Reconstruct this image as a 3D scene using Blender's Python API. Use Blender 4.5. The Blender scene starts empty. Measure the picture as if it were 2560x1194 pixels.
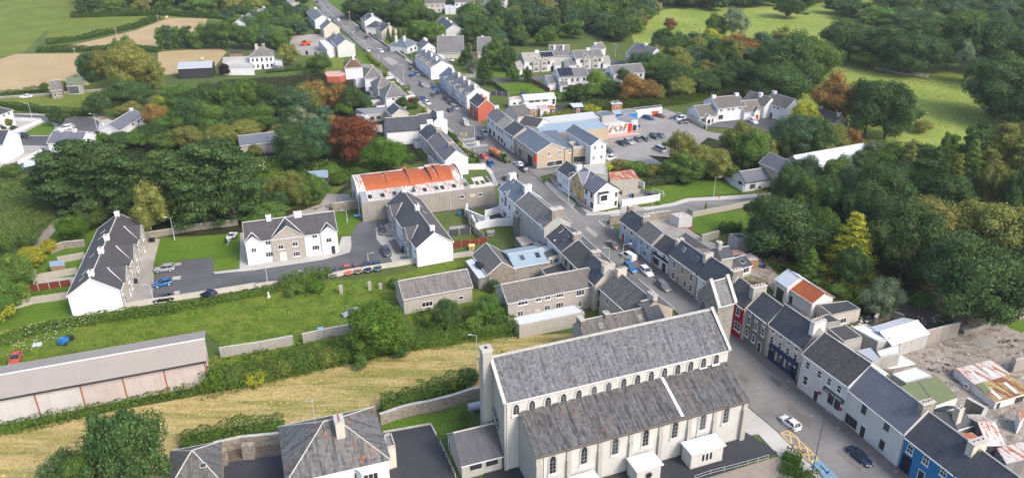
import bpy,math,random
import numpy as np
from mathutils import Matrix,Vector
random.seed(7)
SC=bpy.context.scene
COL=SC.collection
F_PX,TILT,CAM_H=2000.0,math.radians(26.0),88.0
cam_d=bpy.data.cameras.new('drone_camera');cam=bpy.data.objects.new('drone_camera',cam_d);COL.objects.link(cam)
cam.location=(0,0,CAM_H);cam.rotation_euler=(math.pi/2-TILT,0,0)
cam_d.sensor_width=36.0;cam_d.lens=F_PX/2560*36.0;cam_d.clip_start=1.0;cam_d.clip_end=6000.0
SC.camera=cam
SUN_EL,SUN_AZ=math.radians(42),math.radians(128)
world=bpy.data.worlds.new('World');SC.world=world;world.use_nodes=True
wn=world.node_tree;wn.nodes.clear()
wo=wn.nodes.new('ShaderNodeOutputWorld');wb=wn.nodes.new('ShaderNodeBackground');ws=wn.nodes.new('ShaderNodeTexSky')
ws.sky_type='NISHITA';ws.sun_disc=False;ws.sun_elevation=SUN_EL;ws.sun_rotation=SUN_AZ
ws.air_density=0.9;ws.dust_density=3.0;ws.ozone_density=1.0
wb.inputs['Strength'].default_value=0.15
wn.links.new(ws.outputs[0],wb.inputs[0]);wn.links.new(wb.outputs[0],wo.inputs[0])
sun_d=bpy.data.lights.new('sun','SUN');sun=bpy.data.objects.new('sun',sun_d);COL.objects.link(sun)
sun_d.energy=1.0;sun_d.angle=math.radians(17);sun_d.color=(1.0,0.95,0.87)
sdir=Vector((math.sin(SUN_AZ)*math.cos(SUN_EL),math.cos(SUN_AZ)*math.cos(SUN_EL),math.sin(SUN_EL)))
sun.rotation_euler=(-sdir).to_track_quat('-Z','Y').to_euler();sun.location=sdir*300
SC.view_settings.view_transform='Standard';SC.view_settings.look='None'
SC.view_settings.exposure=1.27;SC.view_settings.gamma=1.0;SC.view_settings.use_curve_mapping=False
SC.cycles.max_bounces=4;SC.cycles.diffuse_bounces=3;SC.cycles.glossy_bounces=2;SC.cycles.transmission_bounces=2
SC.cycles.use_denoising=True
ZONES=dict(P=(0,0,1),A1=(580,0,7.959),A2=(880,0,6.385),A3=(1000,130,7.959),A4=(780,140,7.959),A5=(860,250,6.708),A6=(1200,240,6.35),A7=(1240,90,6.35),A8=(1640,210,5.08),B1=(1160,560,6.35),B2=(1220,430,8.467),B3=(1220,650,5.795),B4=(1520,500,6.35),B5=(1740,660,5.795),B6=(2080,780,5.306),B7=(2160,969,5.3075),B8=(0,200,4.976))
for r_,y_ in(('a',0),('b',400),('c',794)):
 for c_ in range(4):ZONES[r_+str(c_+1)]=(640*c_,y_,2.9844)
def pts(s):
 z=ZONES['P'];out=[]
 for t in s.split():
  if t in ZONES:z=ZONES[t]
  else:
   a,b=t.split(',');out.append((z[0]+float(a)/z[2],z[1]+float(b)/z[2]))
 return out
_c,_s=math.cos(TILT),math.sin(TILT)
FWV,UPV,RTV,CP=Vector((0,_c,-_s)),Vector((0,_s,_c)),Vector((1,0,0)),Vector((0,0,CAM_H))
def ray(p):return FWV+RTV*((p[0]-1280)/F_PX)-UPV*((p[1]-597)/F_PX)
def G(p,z=0.0):
 d=ray(p);return CP+d*((z-CAM_H)/d.z)
def proj(w):
 d=Vector(w)-CP;zc=d.dot(FWV);return(1280+F_PX*d.dot(RTV)/zc,597-F_PX*d.dot(UPV)/zc)
def ppm(p):return F_PX/((G(p)-CP).dot(FWV))
def solve_h(top,base):
 best=(1e9,0);h=0.5
 while h<45:
  w=G(top,h);q=proj((w.x,w.y,0));e=abs(q[1]-base[1])
  if e<best[0]:best=(e,h)
  h+=0.1
 return best[1]
def h_from_base(base,ytop):
 g=G(base);lo,hi=0.1,60
 for _ in range(30):
  m=(lo+hi)/2
  if proj((g.x,g.y,m))[1]>ytop:lo=m
  else:hi=m
 return(lo+hi)/2
REG=[]
def tag(o,label=None,cat=None,group=None,kind=None):
 if label:o['label']=label
 if cat:o['category']=cat
 if group:o['group']=group
 if kind:o['kind']=kind
 return o
def link(name,data,parent=None,loc=None,rz=0.0,scale=None):
 o=bpy.data.objects.new(name,data);COL.objects.link(o)
 if parent is not None:o.parent=parent
 if loc is not None:o.location=loc
 if rz:o.rotation_euler=(0,0,rz)
 if scale is not None:o.scale=scale
 return o
def thing(name,label,cat,loc,rz=0.0,group=None):
 o=link(name,None,None,loc,rz);o.empty_display_size=0.5
 tag(o,label,cat,group);REG.append(o);return o
def reg(o,label,cat,group=None):tag(o,label,cat,group);REG.append(o);return o
MATS={}
def nt_new(name):
 m=bpy.data.materials.new(name);m.use_nodes=True;nt=m.node_tree
 b=nt.nodes.get('Principled BSDF');return m,nt,b
def N(nt,t,**k):
 n=nt.nodes.new(t)
 for a,v in k.items():setattr(n,a,v)
 return n
def L(nt,a,b):nt.links.new(a,b)
def ramp(nt,fac,stops):
 r=N(nt,'ShaderNodeValToRGB');e=r.color_ramp.elements
 while len(e)<len(stops):e.new(0.5)
 for i,(p,c)in enumerate(stops):
  e[i].position=p;e[i].color=(c[0],c[1],c[2],1)if isinstance(c,(tuple,list))else(c,c,c,1)
 L(nt,fac,r.inputs[0]);return r
def noise(nt,co,scale,detail=4,rough=0.6,dist=0.0):
 n=N(nt,'ShaderNodeTexNoise');n.inputs['Scale'].default_value=scale;n.inputs['Detail'].default_value=detail
 n.inputs['Roughness'].default_value=rough;n.inputs['Distortion'].default_value=dist
 if co is not None:L(nt,co,n.inputs['Vector'])
 return n
def mix(nt,a,b,fac,mode='MIX'):
 m=N(nt,'ShaderNodeMix',data_type='RGBA',blend_type=mode)
 for s,v in((m.inputs[6],a),(m.inputs[7],b)):
  if isinstance(v,(tuple,list)):s.default_value=(v[0],v[1],v[2],1)
  else:L(nt,v,s)
 if isinstance(fac,(int,float)):m.inputs[0].default_value=fac
 else:L(nt,fac,m.inputs[0])
 return m.outputs[2]
def mapping(nt,co,sc,rot=0.0):
 m=N(nt,'ShaderNodeMapping');m.inputs['Scale'].default_value=sc;m.inputs['Rotation'].default_value=(0,0,rot);L(nt,co,m.inputs[0]);return m.outputs[0]
def coord(nt,kind='Object'):return N(nt,'ShaderNodeTexCoord').outputs[kind]
def bump(nt,b,h,strength=0.3,dist=0.05):
 n=N(nt,'ShaderNodeBump');n.inputs['Strength'].default_value=strength;n.inputs['Distance'].default_value=dist
 L(nt,h,n.inputs['Height']);L(nt,n.outputs[0],b.inputs['Normal'])
def plain(name,c,rough=0.6,var=0.12,scale=1.5,metal=0.0,spec=0.4):
 if name in MATS:return MATS[name]
 m,nt,b=nt_new(name);co=coord(nt)
 n=noise(nt,co,scale,5,0.65);n2=noise(nt,co,scale*9,3)
 r=ramp(nt,n.outputs[0],[(0.3,tuple(x*(1-var)for x in c)),(0.7,tuple(min(1,x*(1+var))for x in c))])
 c2=mix(nt,r.outputs[0],tuple(x*0.75 for x in c),ramp(nt,n2.outputs[0],[(0.55,0),(0.8,0.5)]).outputs[0])
 L(nt,c2,b.inputs['Base Color']);b.inputs['Roughness'].default_value=rough;b.inputs['Metallic'].default_value=metal
 b.inputs['Specular IOR Level'].default_value=spec
 MATS[name]=m;return m
def render_wall(name,c,dirt=0.35,dc=(0.16,0.14,0.11)):
 m,nt,b=nt_new(name);co=coord(nt)
 big=noise(nt,co,0.35,5,0.7);st=noise(nt,mapping(nt,co,(2.2,2.2,0.18)),1.0,5,0.7);fine=noise(nt,co,14,3)
 base=ramp(nt,big.outputs[0],[(0.3,tuple(x*0.88 for x in c)),(0.7,tuple(min(1,x*1.06)for x in c))]).outputs[0]
 f=ramp(nt,st.outputs[0],[(0.52,0.0),(0.85,dirt)]).outputs[0]
 c2=mix(nt,base,dc,f);c3=mix(nt,c2,tuple(x*0.7 for x in c),ramp(nt,fine.outputs[0],[(0.5,0),(0.8,0.28)]).outputs[0])
 L(nt,c3,b.inputs['Base Color']);b.inputs['Roughness'].default_value=0.85;b.inputs['Specular IOR Level'].default_value=0.2
 bump(nt,b,fine.outputs[0],0.25,0.02);MATS[name]=m;return m
def slate(name,c,c2,w=0.45,h=0.28,moss=0.0,mc=(0.09,0.1,0.05),streak=0.3,rough=0.55,lich=0.0):
 m,nt,b=nt_new(name);uv=coord(nt,'UV')
 bk=N(nt,'ShaderNodeTexBrick');L(nt,uv,bk.inputs['Vector']);bk.inputs['Scale'].default_value=1.0
 bk.inputs['Brick Width'].default_value=w;bk.inputs['Row Height'].default_value=h;bk.inputs['Mortar Size'].default_value=0.016
 bk.inputs['Color1'].default_value=(*c,1);bk.inputs['Color2'].default_value=(*c2,1);bk.inputs['Mortar'].default_value=(*[x*0.5 for x in c],1)
 big=noise(nt,uv,0.22,5,0.7);st=noise(nt,mapping(nt,uv,(1.6,0.16,1)),1.0,6,0.75);sp=noise(nt,uv,2.2,6,0.75)
 k=mix(nt,bk.outputs[0],tuple(min(1,x*1.5+0.012)for x in c),ramp(nt,big.outputs[0],[(0.4,0.0),(0.75,0.45)]).outputs[0])
 k=mix(nt,k,tuple(x*0.3 for x in c),ramp(nt,st.outputs[0],[(0.45,0.0),(0.58,streak)]).outputs[0]);st2=noise(nt,mapping(nt,uv,(4.5,0.5,1)),1.0,4,0.7);k=mix(nt,k,tuple(min(1,x*1.9+0.02)for x in c),ramp(nt,st2.outputs[0],[(0.52,0.0),(0.66,streak*0.7)]).outputs[0])
 if moss:k=mix(nt,k,mc,ramp(nt,sp.outputs[0],[(0.5-moss*0.12,0.0),(0.68,min(1,0.35+moss*0.5))]).outputs[0])
 if lich:
  lo=noise(nt,uv,1.1,6,0.8);big2=noise(nt,uv,0.13,3)
  f=N(nt,'ShaderNodeMath',operation='MULTIPLY');L(nt,ramp(nt,lo.outputs[0],[(0.53,0),(0.6,1)]).outputs[0],f.inputs[0]);L(nt,ramp(nt,big2.outputs[0],[(0.48,0),(0.56,lich)]).outputs[0],f.inputs[1])
  k=mix(nt,k,(0.42,0.17,0.05),f.outputs[0])
 rnd=N(nt,'ShaderNodeNewGeometry').outputs['Random Per Island']
 if lich or name.endswith('tiles'):k=mix(nt,k,mix(nt,(0,0,0),k,0.4),ramp(nt,rnd,[(0.0,0.0),(0.6,0.12),(0.9,0.45),(1.0,0.7)]).outputs[0])
 L(nt,k,b.inputs['Base Color']);b.inputs['Roughness'].default_value=rough;b.inputs['Specular IOR Level'].default_value=0.35
 mf=N(nt,'ShaderNodeMath',operation='SUBTRACT');mf.inputs[0].default_value=1.0;L(nt,bk.outputs['Fac'],mf.inputs[1])
 ad=N(nt,'ShaderNodeMath',operation='ADD');L(nt,mf.outputs[0],ad.inputs[0]);L(nt,sp.outputs[0],ad.inputs[1])
 bump(nt,b,ad.outputs[0],0.45,0.03);MATS[name]=m;return m
def sheet(name,c,rust=0.0,rc=(0.30,0.07,0.02),pitch=0.25,metal=0.0,c2=None,rough=0.55,rc2=(0.42,0.13,0.04)):
 m,nt,b=nt_new(name);uv=coord(nt,'UV')
 w=N(nt,'ShaderNodeTexWave',wave_type='BANDS',bands_direction='X',wave_profile='SIN');L(nt,uv,w.inputs['Vector'])
 w.inputs['Scale'].default_value=0.314/pitch;w.inputs['Distortion'].default_value=0.0
 big=noise(nt,uv,0.35,6,0.75);st=noise(nt,mapping(nt,uv,(2.5,0.12,1)),1.0,6,0.7)
 base=mix(nt,tuple(x*0.85 for x in c),c2 or tuple(min(1,x*1.1)for x in c),big.outputs[0])
 if rust>0:
  ad=N(nt,'ShaderNodeMath',operation='ADD');L(nt,big.outputs[0],ad.inputs[0]);L(nt,st.outputs[0],ad.inputs[1])
  hf=N(nt,'ShaderNodeMath',operation='MULTIPLY');L(nt,ad.outputs[0],hf.inputs[0]);hf.inputs[1].default_value=0.5
  th=0.5+(1-rust)*0.12;f=ramp(nt,hf.outputs[0],[(max(0.0,th-0.015),0.0),(th+0.015,1.0)])
  rr=mix(nt,rc,rc2,noise(nt,uv,1.3,6,0.7).outputs[0]);base=mix(nt,base,rr,f.outputs[0])
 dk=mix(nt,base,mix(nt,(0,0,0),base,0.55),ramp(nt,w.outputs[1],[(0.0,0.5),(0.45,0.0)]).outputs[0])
 L(nt,dk,b.inputs['Base Color']);b.inputs['Roughness'].default_value=rough;b.inputs['Metallic'].default_value=metal
 b.inputs['Specular IOR Level'].default_value=0.3
 bump(nt,b,w.outputs[1],0.5,0.04);MATS[name]=m;return m
def stone(name,c1,c2,mort,scale=2.2):
 m,nt,b=nt_new(name);co=coord(nt)
 v=N(nt,'ShaderNodeTexVoronoi',feature='F1');L(nt,mapping(nt,co,(1,1,1.7)),v.inputs['Vector']);v.inputs['Scale'].default_value=scale
 vd=N(nt,'ShaderNodeTexVoronoi',feature='DISTANCE_TO_EDGE');L(nt,mapping(nt,co,(1,1,1.7)),vd.inputs['Vector']);vd.inputs['Scale'].default_value=scale
 sep=N(nt,'ShaderNodeSeparateColor');L(nt,v.outputs['Color'],sep.inputs[0])
 base=mix(nt,c1,c2,sep.outputs[0]);big=noise(nt,co,0.5,5,0.7)
 base=mix(nt,base,tuple(x*0.45 for x in c1),ramp(nt,big.outputs[0],[(0.5,0),(0.75,0.5)]).outputs[0])
 k=mix(nt,base,mort,ramp(nt,vd.outputs['Distance'],[(0.02,1),(0.09,0)]).outputs[0])
 L(nt,k,b.inputs['Base Color']);b.inputs['Roughness'].default_value=0.9;b.inputs['Specular IOR Level'].default_value=0.15
 bump(nt,b,ramp(nt,vd.outputs['Distance'],[(0.0,0),(0.2,1)]).outputs[0],0.6,0.05);MATS[name]=m;return m
def ground_mat(name,c1,c2,c3=None,s1=0.08,s2=1.2,stretch=None,rot=0.0,f3=0.5,bumpd=0.1,c4=None):
 m,nt,b=nt_new(name);co=coord(nt);big=noise(nt,co,s1,5,0.65,0.3)
 co2=mapping(nt,co,stretch or(1,1,1),rot);mid=noise(nt,co2,s2,6,0.75);fine=noise(nt,co,3.2,6,0.8)
 k=mix(nt,c1,c2,ramp(nt,big.outputs[0],[(0.35,0),(0.65,1)]).outputs[0])
 if c3:k=mix(nt,k,c3,ramp(nt,mid.outputs[0],[(0.46,0),(0.62,f3)]).outputs[0])
 if c4:k=mix(nt,k,c4,ramp(nt,noise(nt,co,0.35,6,0.8).outputs[0],[(0.52,0),(0.62,0.8)]).outputs[0])
 k=mix(nt,k,mix(nt,(0,0,0),k,0.35),ramp(nt,fine.outputs[0],[(0.4,0.75),(0.6,0.0)]).outputs[0])
 L(nt,k,b.inputs['Base Color']);b.inputs['Roughness'].default_value=0.95;b.inputs['Specular IOR Level'].default_value=0.1
 bump(nt,b,fine.outputs[0],0.7,bumpd);MATS[name]=m;return m
def asphalt(name,c,patch=0.35,lightc=None):
 m,nt,b=nt_new(name);co=coord(nt);big=noise(nt,co,0.06,4,0.6,0.5);mid=noise(nt,co,0.6,6,0.75);fine=noise(nt,co,9,3)
 k=mix(nt,tuple(x*0.8 for x in c),lightc or tuple(x*1.3 for x in c),ramp(nt,big.outputs[0],[(0.35,0),(0.65,1)]).outputs[0])
 k=mix(nt,k,tuple(x*0.6 for x in c),ramp(nt,mid.outputs[0],[(0.5,0),(0.7,patch)]).outputs[0])
 v=N(nt,'ShaderNodeTexVoronoi',feature='DISTANCE_TO_EDGE');L(nt,co,v.inputs['Vector']);v.inputs['Scale'].default_value=0.16
 k=mix(nt,k,tuple(x*0.5 for x in c),ramp(nt,v.outputs['Distance'],[(0.0,0.45),(0.012,0)]).outputs[0])
 k=mix(nt,k,tuple(x*1.5 for x in c),ramp(nt,fine.outputs[0],[(0.5,0),(0.8,0.3)]).outputs[0])
 L(nt,k,b.inputs['Base Color']);b.inputs['Roughness'].default_value=0.85;b.inputs['Specular IOR Level'].default_value=0.25
 bump(nt,b,fine.outputs[0],0.3,0.01);MATS[name]=m;return m
def obj_color_mat(name,rough=0.9,spec=0.12,leaf=True):
 m,nt,b=nt_new(name);oi=N(nt,'ShaderNodeObjectInfo');co=coord(nt)
 k=oi.outputs['Color']
 if leaf:
  g=N(nt,'ShaderNodeNewGeometry').outputs['Random Per Island']
  hs=N(nt,'ShaderNodeHueSaturation');L(nt,k,hs.inputs['Color'])
  mr=N(nt,'ShaderNodeMapRange');L(nt,g,mr.inputs[0]);mr.inputs[3].default_value=0.6;mr.inputs[4].default_value=1.75;L(nt,mr.outputs[0],hs.inputs['Value'])
  n=noise(nt,co,2.5,3);mr2=N(nt,'ShaderNodeMapRange');L(nt,n.outputs[0],mr2.inputs[0]);mr2.inputs[3].default_value=0.455;mr2.inputs[4].default_value=0.535;L(nt,mr2.outputs[0],hs.inputs['Hue'])
  L(nt,hs.outputs[0],b.inputs['Base Color'])
  tl=N(nt,'ShaderNodeBsdfTranslucent');L(nt,hs.outputs[0],tl.inputs[0]);mx=N(nt,'ShaderNodeMixShader');mx.inputs[0].default_value=0.35
  L(nt,b.outputs[0],mx.inputs[1]);L(nt,tl.outputs[0],mx.inputs[2]);L(nt,mx.outputs[0],nt.nodes['Material Output'].inputs[0])
 else:
  L(nt,k,b.inputs['Base Color'])
 b.inputs['Roughness'].default_value=rough;b.inputs['Specular IOR Level'].default_value=spec
 MATS[name]=m;return m
W=lambda v,w=1.0,k=1.0:(v,v*w,v*k)
render_wall('white_render',(0.62,0.61,0.59),0.4);render_wall('bright_white',(0.69,0.69,0.69),0.2);render_wall('cream_render',(0.52,0.475,0.40),0.5)
render_wall('grey_render',(0.36,0.35,0.33),0.7);render_wall('concrete_wall',(0.34,0.32,0.29),0.9,(0.08,0.07,0.06));render_wall('dashed_cream',(0.42,0.385,0.335),0.45)
render_wall('pale_blue',(0.34,0.45,0.53),0.12);render_wall('mid_blue',(0.27,0.42,0.55),0.1);render_wall('strong_blue',(0.03,0.17,0.37),0.08)
render_wall('red_paint',(0.32,0.012,0.022),0.08);render_wall('brick_red',(0.42,0.11,0.07),0.15);render_wall('taupe_paint',(0.18,0.165,0.14),0.1)
render_wall('tan_paint',(0.42,0.345,0.25),0.1);render_wall('beige_paint',(0.48,0.40,0.32),0.12);render_wall('yellow_paint',(0.56,0.40,0.18),0.08)
render_wall('pale_grey',(0.52,0.52,0.505),0.25);render_wall('church_render_with_shade',(0.38,0.36,0.325),0.45,(0.22,0.2,0.17));render_wall('church_white',(0.49,0.475,0.445),0.6,(0.3,0.27,0.22))  # church render is darkened: the left end's shade is put into its colour
render_wall('pale_block',(0.50,0.475,0.455),0.5,(0.33,0.22,0.18));render_wall('pink_block',(0.46,0.40,0.375),0.9,(0.36,0.19,0.155));render_wall('old_concrete',(0.30,0.27,0.23),0.9,(0.07,0.06,0.05));render_wall('dark_concrete',(0.16,0.155,0.15),0.9,(0.45,0.42,0.4))
stone('grey_stone',(0.36,0.33,0.29),(0.20,0.19,0.18),(0.42,0.39,0.34));stone('rubble',(0.30,0.26,0.21),(0.16,0.14,0.12),(0.30,0.27,0.22),1.8);stone('church_stone',(0.24,0.22,0.19),(0.15,0.14,0.13),(0.28,0.26,0.23),1.4)
slate('dark_slate',(0.060,0.064,0.074),(0.045,0.048,0.056));slate('blue_slate',(0.115,0.14,0.165),(0.10,0.12,0.145),streak=0.1);slate('smooth_grey',(0.125,0.13,0.155),(0.115,0.12,0.14),streak=0.08)
slate('grey_slate',(0.15,0.145,0.14),(0.11,0.108,0.105));slate('brown_tile',(0.14,0.125,0.11),(0.11,0.10,0.09),0.33,0.33,moss=0.25,mc=(0.07,0.07,0.05));slate('beige_tile',(0.30,0.275,0.235),(0.25,0.23,0.2),0.33,0.33)
slate('old_stone_slate',(0.19,0.175,0.16),(0.12,0.11,0.10),0.5,0.3,moss=0.6,mc=(0.08,0.075,0.06),streak=0.6);slate('mossy_dark',(0.055,0.052,0.05),(0.035,0.034,0.035),moss=0.5,mc=(0.15,0.135,0.11),streak=0.5)
slate('streaky',(0.10,0.095,0.088),(0.07,0.065,0.06),moss=0.4,mc=(0.19,0.18,0.16),streak=0.9);slate('red_tile',(0.14,0.06,0.035),(0.09,0.045,0.03),0.3,0.3,moss=0.3)
slate('charcoal_tile',(0.068,0.064,0.064),(0.055,0.052,0.052),0.3,0.3,moss=0.12,mc=(0.1,0.09,0.075))
slate('church_slate_tiles',(0.112,0.117,0.127),(0.092,0.096,0.105),9,9,moss=0.3,mc=(0.30,0.29,0.27),streak=0.8,lich=0.12);slate('aisle_slate_tiles',(0.115,0.113,0.112),(0.092,0.090,0.090),9,9,moss=0.25,mc=(0.075,0.072,0.068),streak=0.95,lich=0.3)
slate('villa_slate_tiles',(0.15,0.146,0.14),(0.12,0.117,0.113),9,9,moss=0.45,mc=(0.06,0.055,0.05),streak=0.9,lich=0.6)
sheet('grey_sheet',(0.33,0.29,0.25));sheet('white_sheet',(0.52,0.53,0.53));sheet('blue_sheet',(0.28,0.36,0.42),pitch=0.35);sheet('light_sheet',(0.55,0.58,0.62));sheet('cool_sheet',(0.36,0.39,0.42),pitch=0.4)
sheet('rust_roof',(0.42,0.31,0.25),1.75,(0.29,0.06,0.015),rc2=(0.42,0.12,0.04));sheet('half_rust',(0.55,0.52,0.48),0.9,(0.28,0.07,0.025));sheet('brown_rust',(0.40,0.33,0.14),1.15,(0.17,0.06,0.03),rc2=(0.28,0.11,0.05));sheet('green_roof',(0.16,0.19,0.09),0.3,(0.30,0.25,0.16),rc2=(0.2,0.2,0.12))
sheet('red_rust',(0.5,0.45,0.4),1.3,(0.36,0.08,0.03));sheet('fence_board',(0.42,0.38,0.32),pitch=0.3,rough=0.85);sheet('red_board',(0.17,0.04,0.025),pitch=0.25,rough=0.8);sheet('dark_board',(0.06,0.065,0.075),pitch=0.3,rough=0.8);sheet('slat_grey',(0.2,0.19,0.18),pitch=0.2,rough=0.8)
ground_mat('grass_field',(0.131,0.187,0.0281),(0.206,0.253,0.0468),(0.16,0.16,0.0468));ground_mat('lawn',(0.0795,0.168,0.015),(0.131,0.224,0.0262),(0.16,0.187,0.0374),f3=0.4)
ground_mat('rough_grass',(0.075,0.15,0.014),(0.16,0.225,0.025),(0.26,0.25,0.06),s1=0.16,s2=0.7,f3=0.75,c4=(0.045,0.09,0.012));ground_mat('pasture',(0.225,0.302,0.0526),(0.343,0.395,0.0921),(0.184,0.236,0.0526),s1=0.03,s2=0.5)
ground_mat('hay',(0.478,0.364,0.146),(0.562,0.437,0.198),(0.177,0.218,0.0364),s1=0.07,s2=0.35,stretch=(0.10,0.9,1),rot=-0.36,f3=0.85,c4=(0.374,0.291,0.104));ground_mat('stubble',(0.456,0.34,0.185),(0.525,0.398,0.224),(0.408,0.311,0.165),s2=0.5,stretch=(0.2,1.5,1),f3=0.5)
ground_mat('base_ground',(0.091,0.137,0.0364),(0.143,0.189,0.0455),(0.078,0.078,0.039));ground_mat('scrub_ground',(0.072,0.12,0.024),(0.132,0.18,0.036),(0.12,0.102,0.06));ground_mat('bare_earth',(0.17,0.132,0.0978),(0.221,0.178,0.136),(0.111,0.0935,0.068))
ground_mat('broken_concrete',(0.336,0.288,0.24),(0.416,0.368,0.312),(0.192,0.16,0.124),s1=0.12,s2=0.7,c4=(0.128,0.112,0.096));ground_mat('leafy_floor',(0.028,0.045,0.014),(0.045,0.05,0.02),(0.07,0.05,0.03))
asphalt('road',(0.15,0.144,0.135),0.25,(0.215,0.206,0.19));asphalt('new_asphalt',(0.040,0.042,0.047),0.2);asphalt('estate_road',(0.0978,0.0978,0.1),0.2);asphalt('lot',(0.234,0.222,0.204),0.12);asphalt('pave_dark',(0.136,0.12,0.108),0.3)
asphalt('pavement',(0.368,0.352,0.32),0.15);asphalt('concrete_yard',(0.288,0.264,0.232),0.35);asphalt('gravel_path',(0.24,0.2,0.16),0.3)
plain('white_trim',(0.66,0.66,0.66));plain('frame_white',(0.68,0.68,0.68),var=0.03);plain('dark_trim',(0.03,0.032,0.036));plain('concrete',(0.42,0.40,0.36),0.85,0.2);plain('terracotta',(0.26,0.10,0.06));plain('steel',(0.42,0.43,0.44),0.4,0.08,metal=0.3)
plain('galvanised',(0.50,0.51,0.52),0.45,0.06);plain('timber',(0.28,0.17,0.09),0.8,0.2);plain('bark',(0.11,0.085,0.06),0.95,0.3,3);plain('dead_wood',(0.38,0.33,0.27),0.9,0.2);plain('rubber',(0.018,0.018,0.019),0.75)
plain('blue_plastic',(0.02,0.16,0.42),0.45);plain('black_plastic',(0.02,0.022,0.024),0.5);plain('orange_plastic',(0.62,0.10,0.03),0.5);plain('red_paint_gloss',(0.55,0.02,0.02),0.4);plain('road_white',(0.72,0.72,0.70),0.8);plain('road_yellow',(0.62,0.43,0.16),0.8,0.2)
plain('road_blue',(0.14,0.24,0.33),0.85,0.4);plain('roof_felt',(0.045,0.047,0.052),0.9,0.2);plain('flat_white',(0.54,0.56,0.57),0.8,0.1);plain('mid_grey',(0.20,0.20,0.205),0.8,0.2);plain('shop_navy',(0.012,0.03,0.09),0.4);plain('door_red',(0.30,0.015,0.02),0.4)
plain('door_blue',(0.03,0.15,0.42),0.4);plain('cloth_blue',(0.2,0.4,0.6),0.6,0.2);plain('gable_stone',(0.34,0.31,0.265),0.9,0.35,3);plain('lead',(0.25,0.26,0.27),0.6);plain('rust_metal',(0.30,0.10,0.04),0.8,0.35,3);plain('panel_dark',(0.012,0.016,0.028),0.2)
plain('panel_line',(0.4,0.42,0.45));plain('chrome',(0.6,0.6,0.6),0.2,0.02,metal=0.9);plain('tractor_green',(0.10,0.19,0.03),0.4);plain('tank_rust',(0.40,0.15,0.07),0.6,0.3,1.2);plain('straw',(0.42,0.33,0.2),0.95,0.2);plain('flower_white',(0.75,0.72,0.66),0.8);plain('patch_pink',(0.5,0.3,0.25),0.8)
MATS['paint']=obj_color_mat('paint',0.22,0.55,False);MATS['leaf']=obj_color_mat('leaf')
MATS['paint'].node_tree.nodes['Principled BSDF'].inputs['Coat Weight'].default_value=0.5
def glassy(name,c,rough=0.08,spec=0.6):
 m,nt,b=nt_new(name);co=coord(nt);oi=N(nt,'ShaderNodeObjectInfo')
 k=mix(nt,c,tuple(min(1,x*3+0.05)for x in c),ramp(nt,oi.outputs['Random'],[(0.55,0),(0.9,0.8)]).outputs[0])
 n=noise(nt,co,1.2,2);k=mix(nt,k,tuple(x*0.5 for x in c),ramp(nt,n.outputs[0],[(0.4,0.6),(0.6,0)]).outputs[0])
 L(nt,k,b.inputs['Base Color']);b.inputs['Roughness'].default_value=rough;b.inputs['Specular IOR Level'].default_value=spec;MATS[name]=m
glassy('pane',(0.035,0.038,0.042));glassy('car_glass',(0.012,0.015,0.018),0.05,0.8);glassy('lamp_glass',(0.5,0.5,0.48),0.15);glassy('tail_glass',(0.35,0.01,0.01),0.15);glassy('lead_glass',(0.02,0.022,0.028),0.25,0.4)
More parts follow.
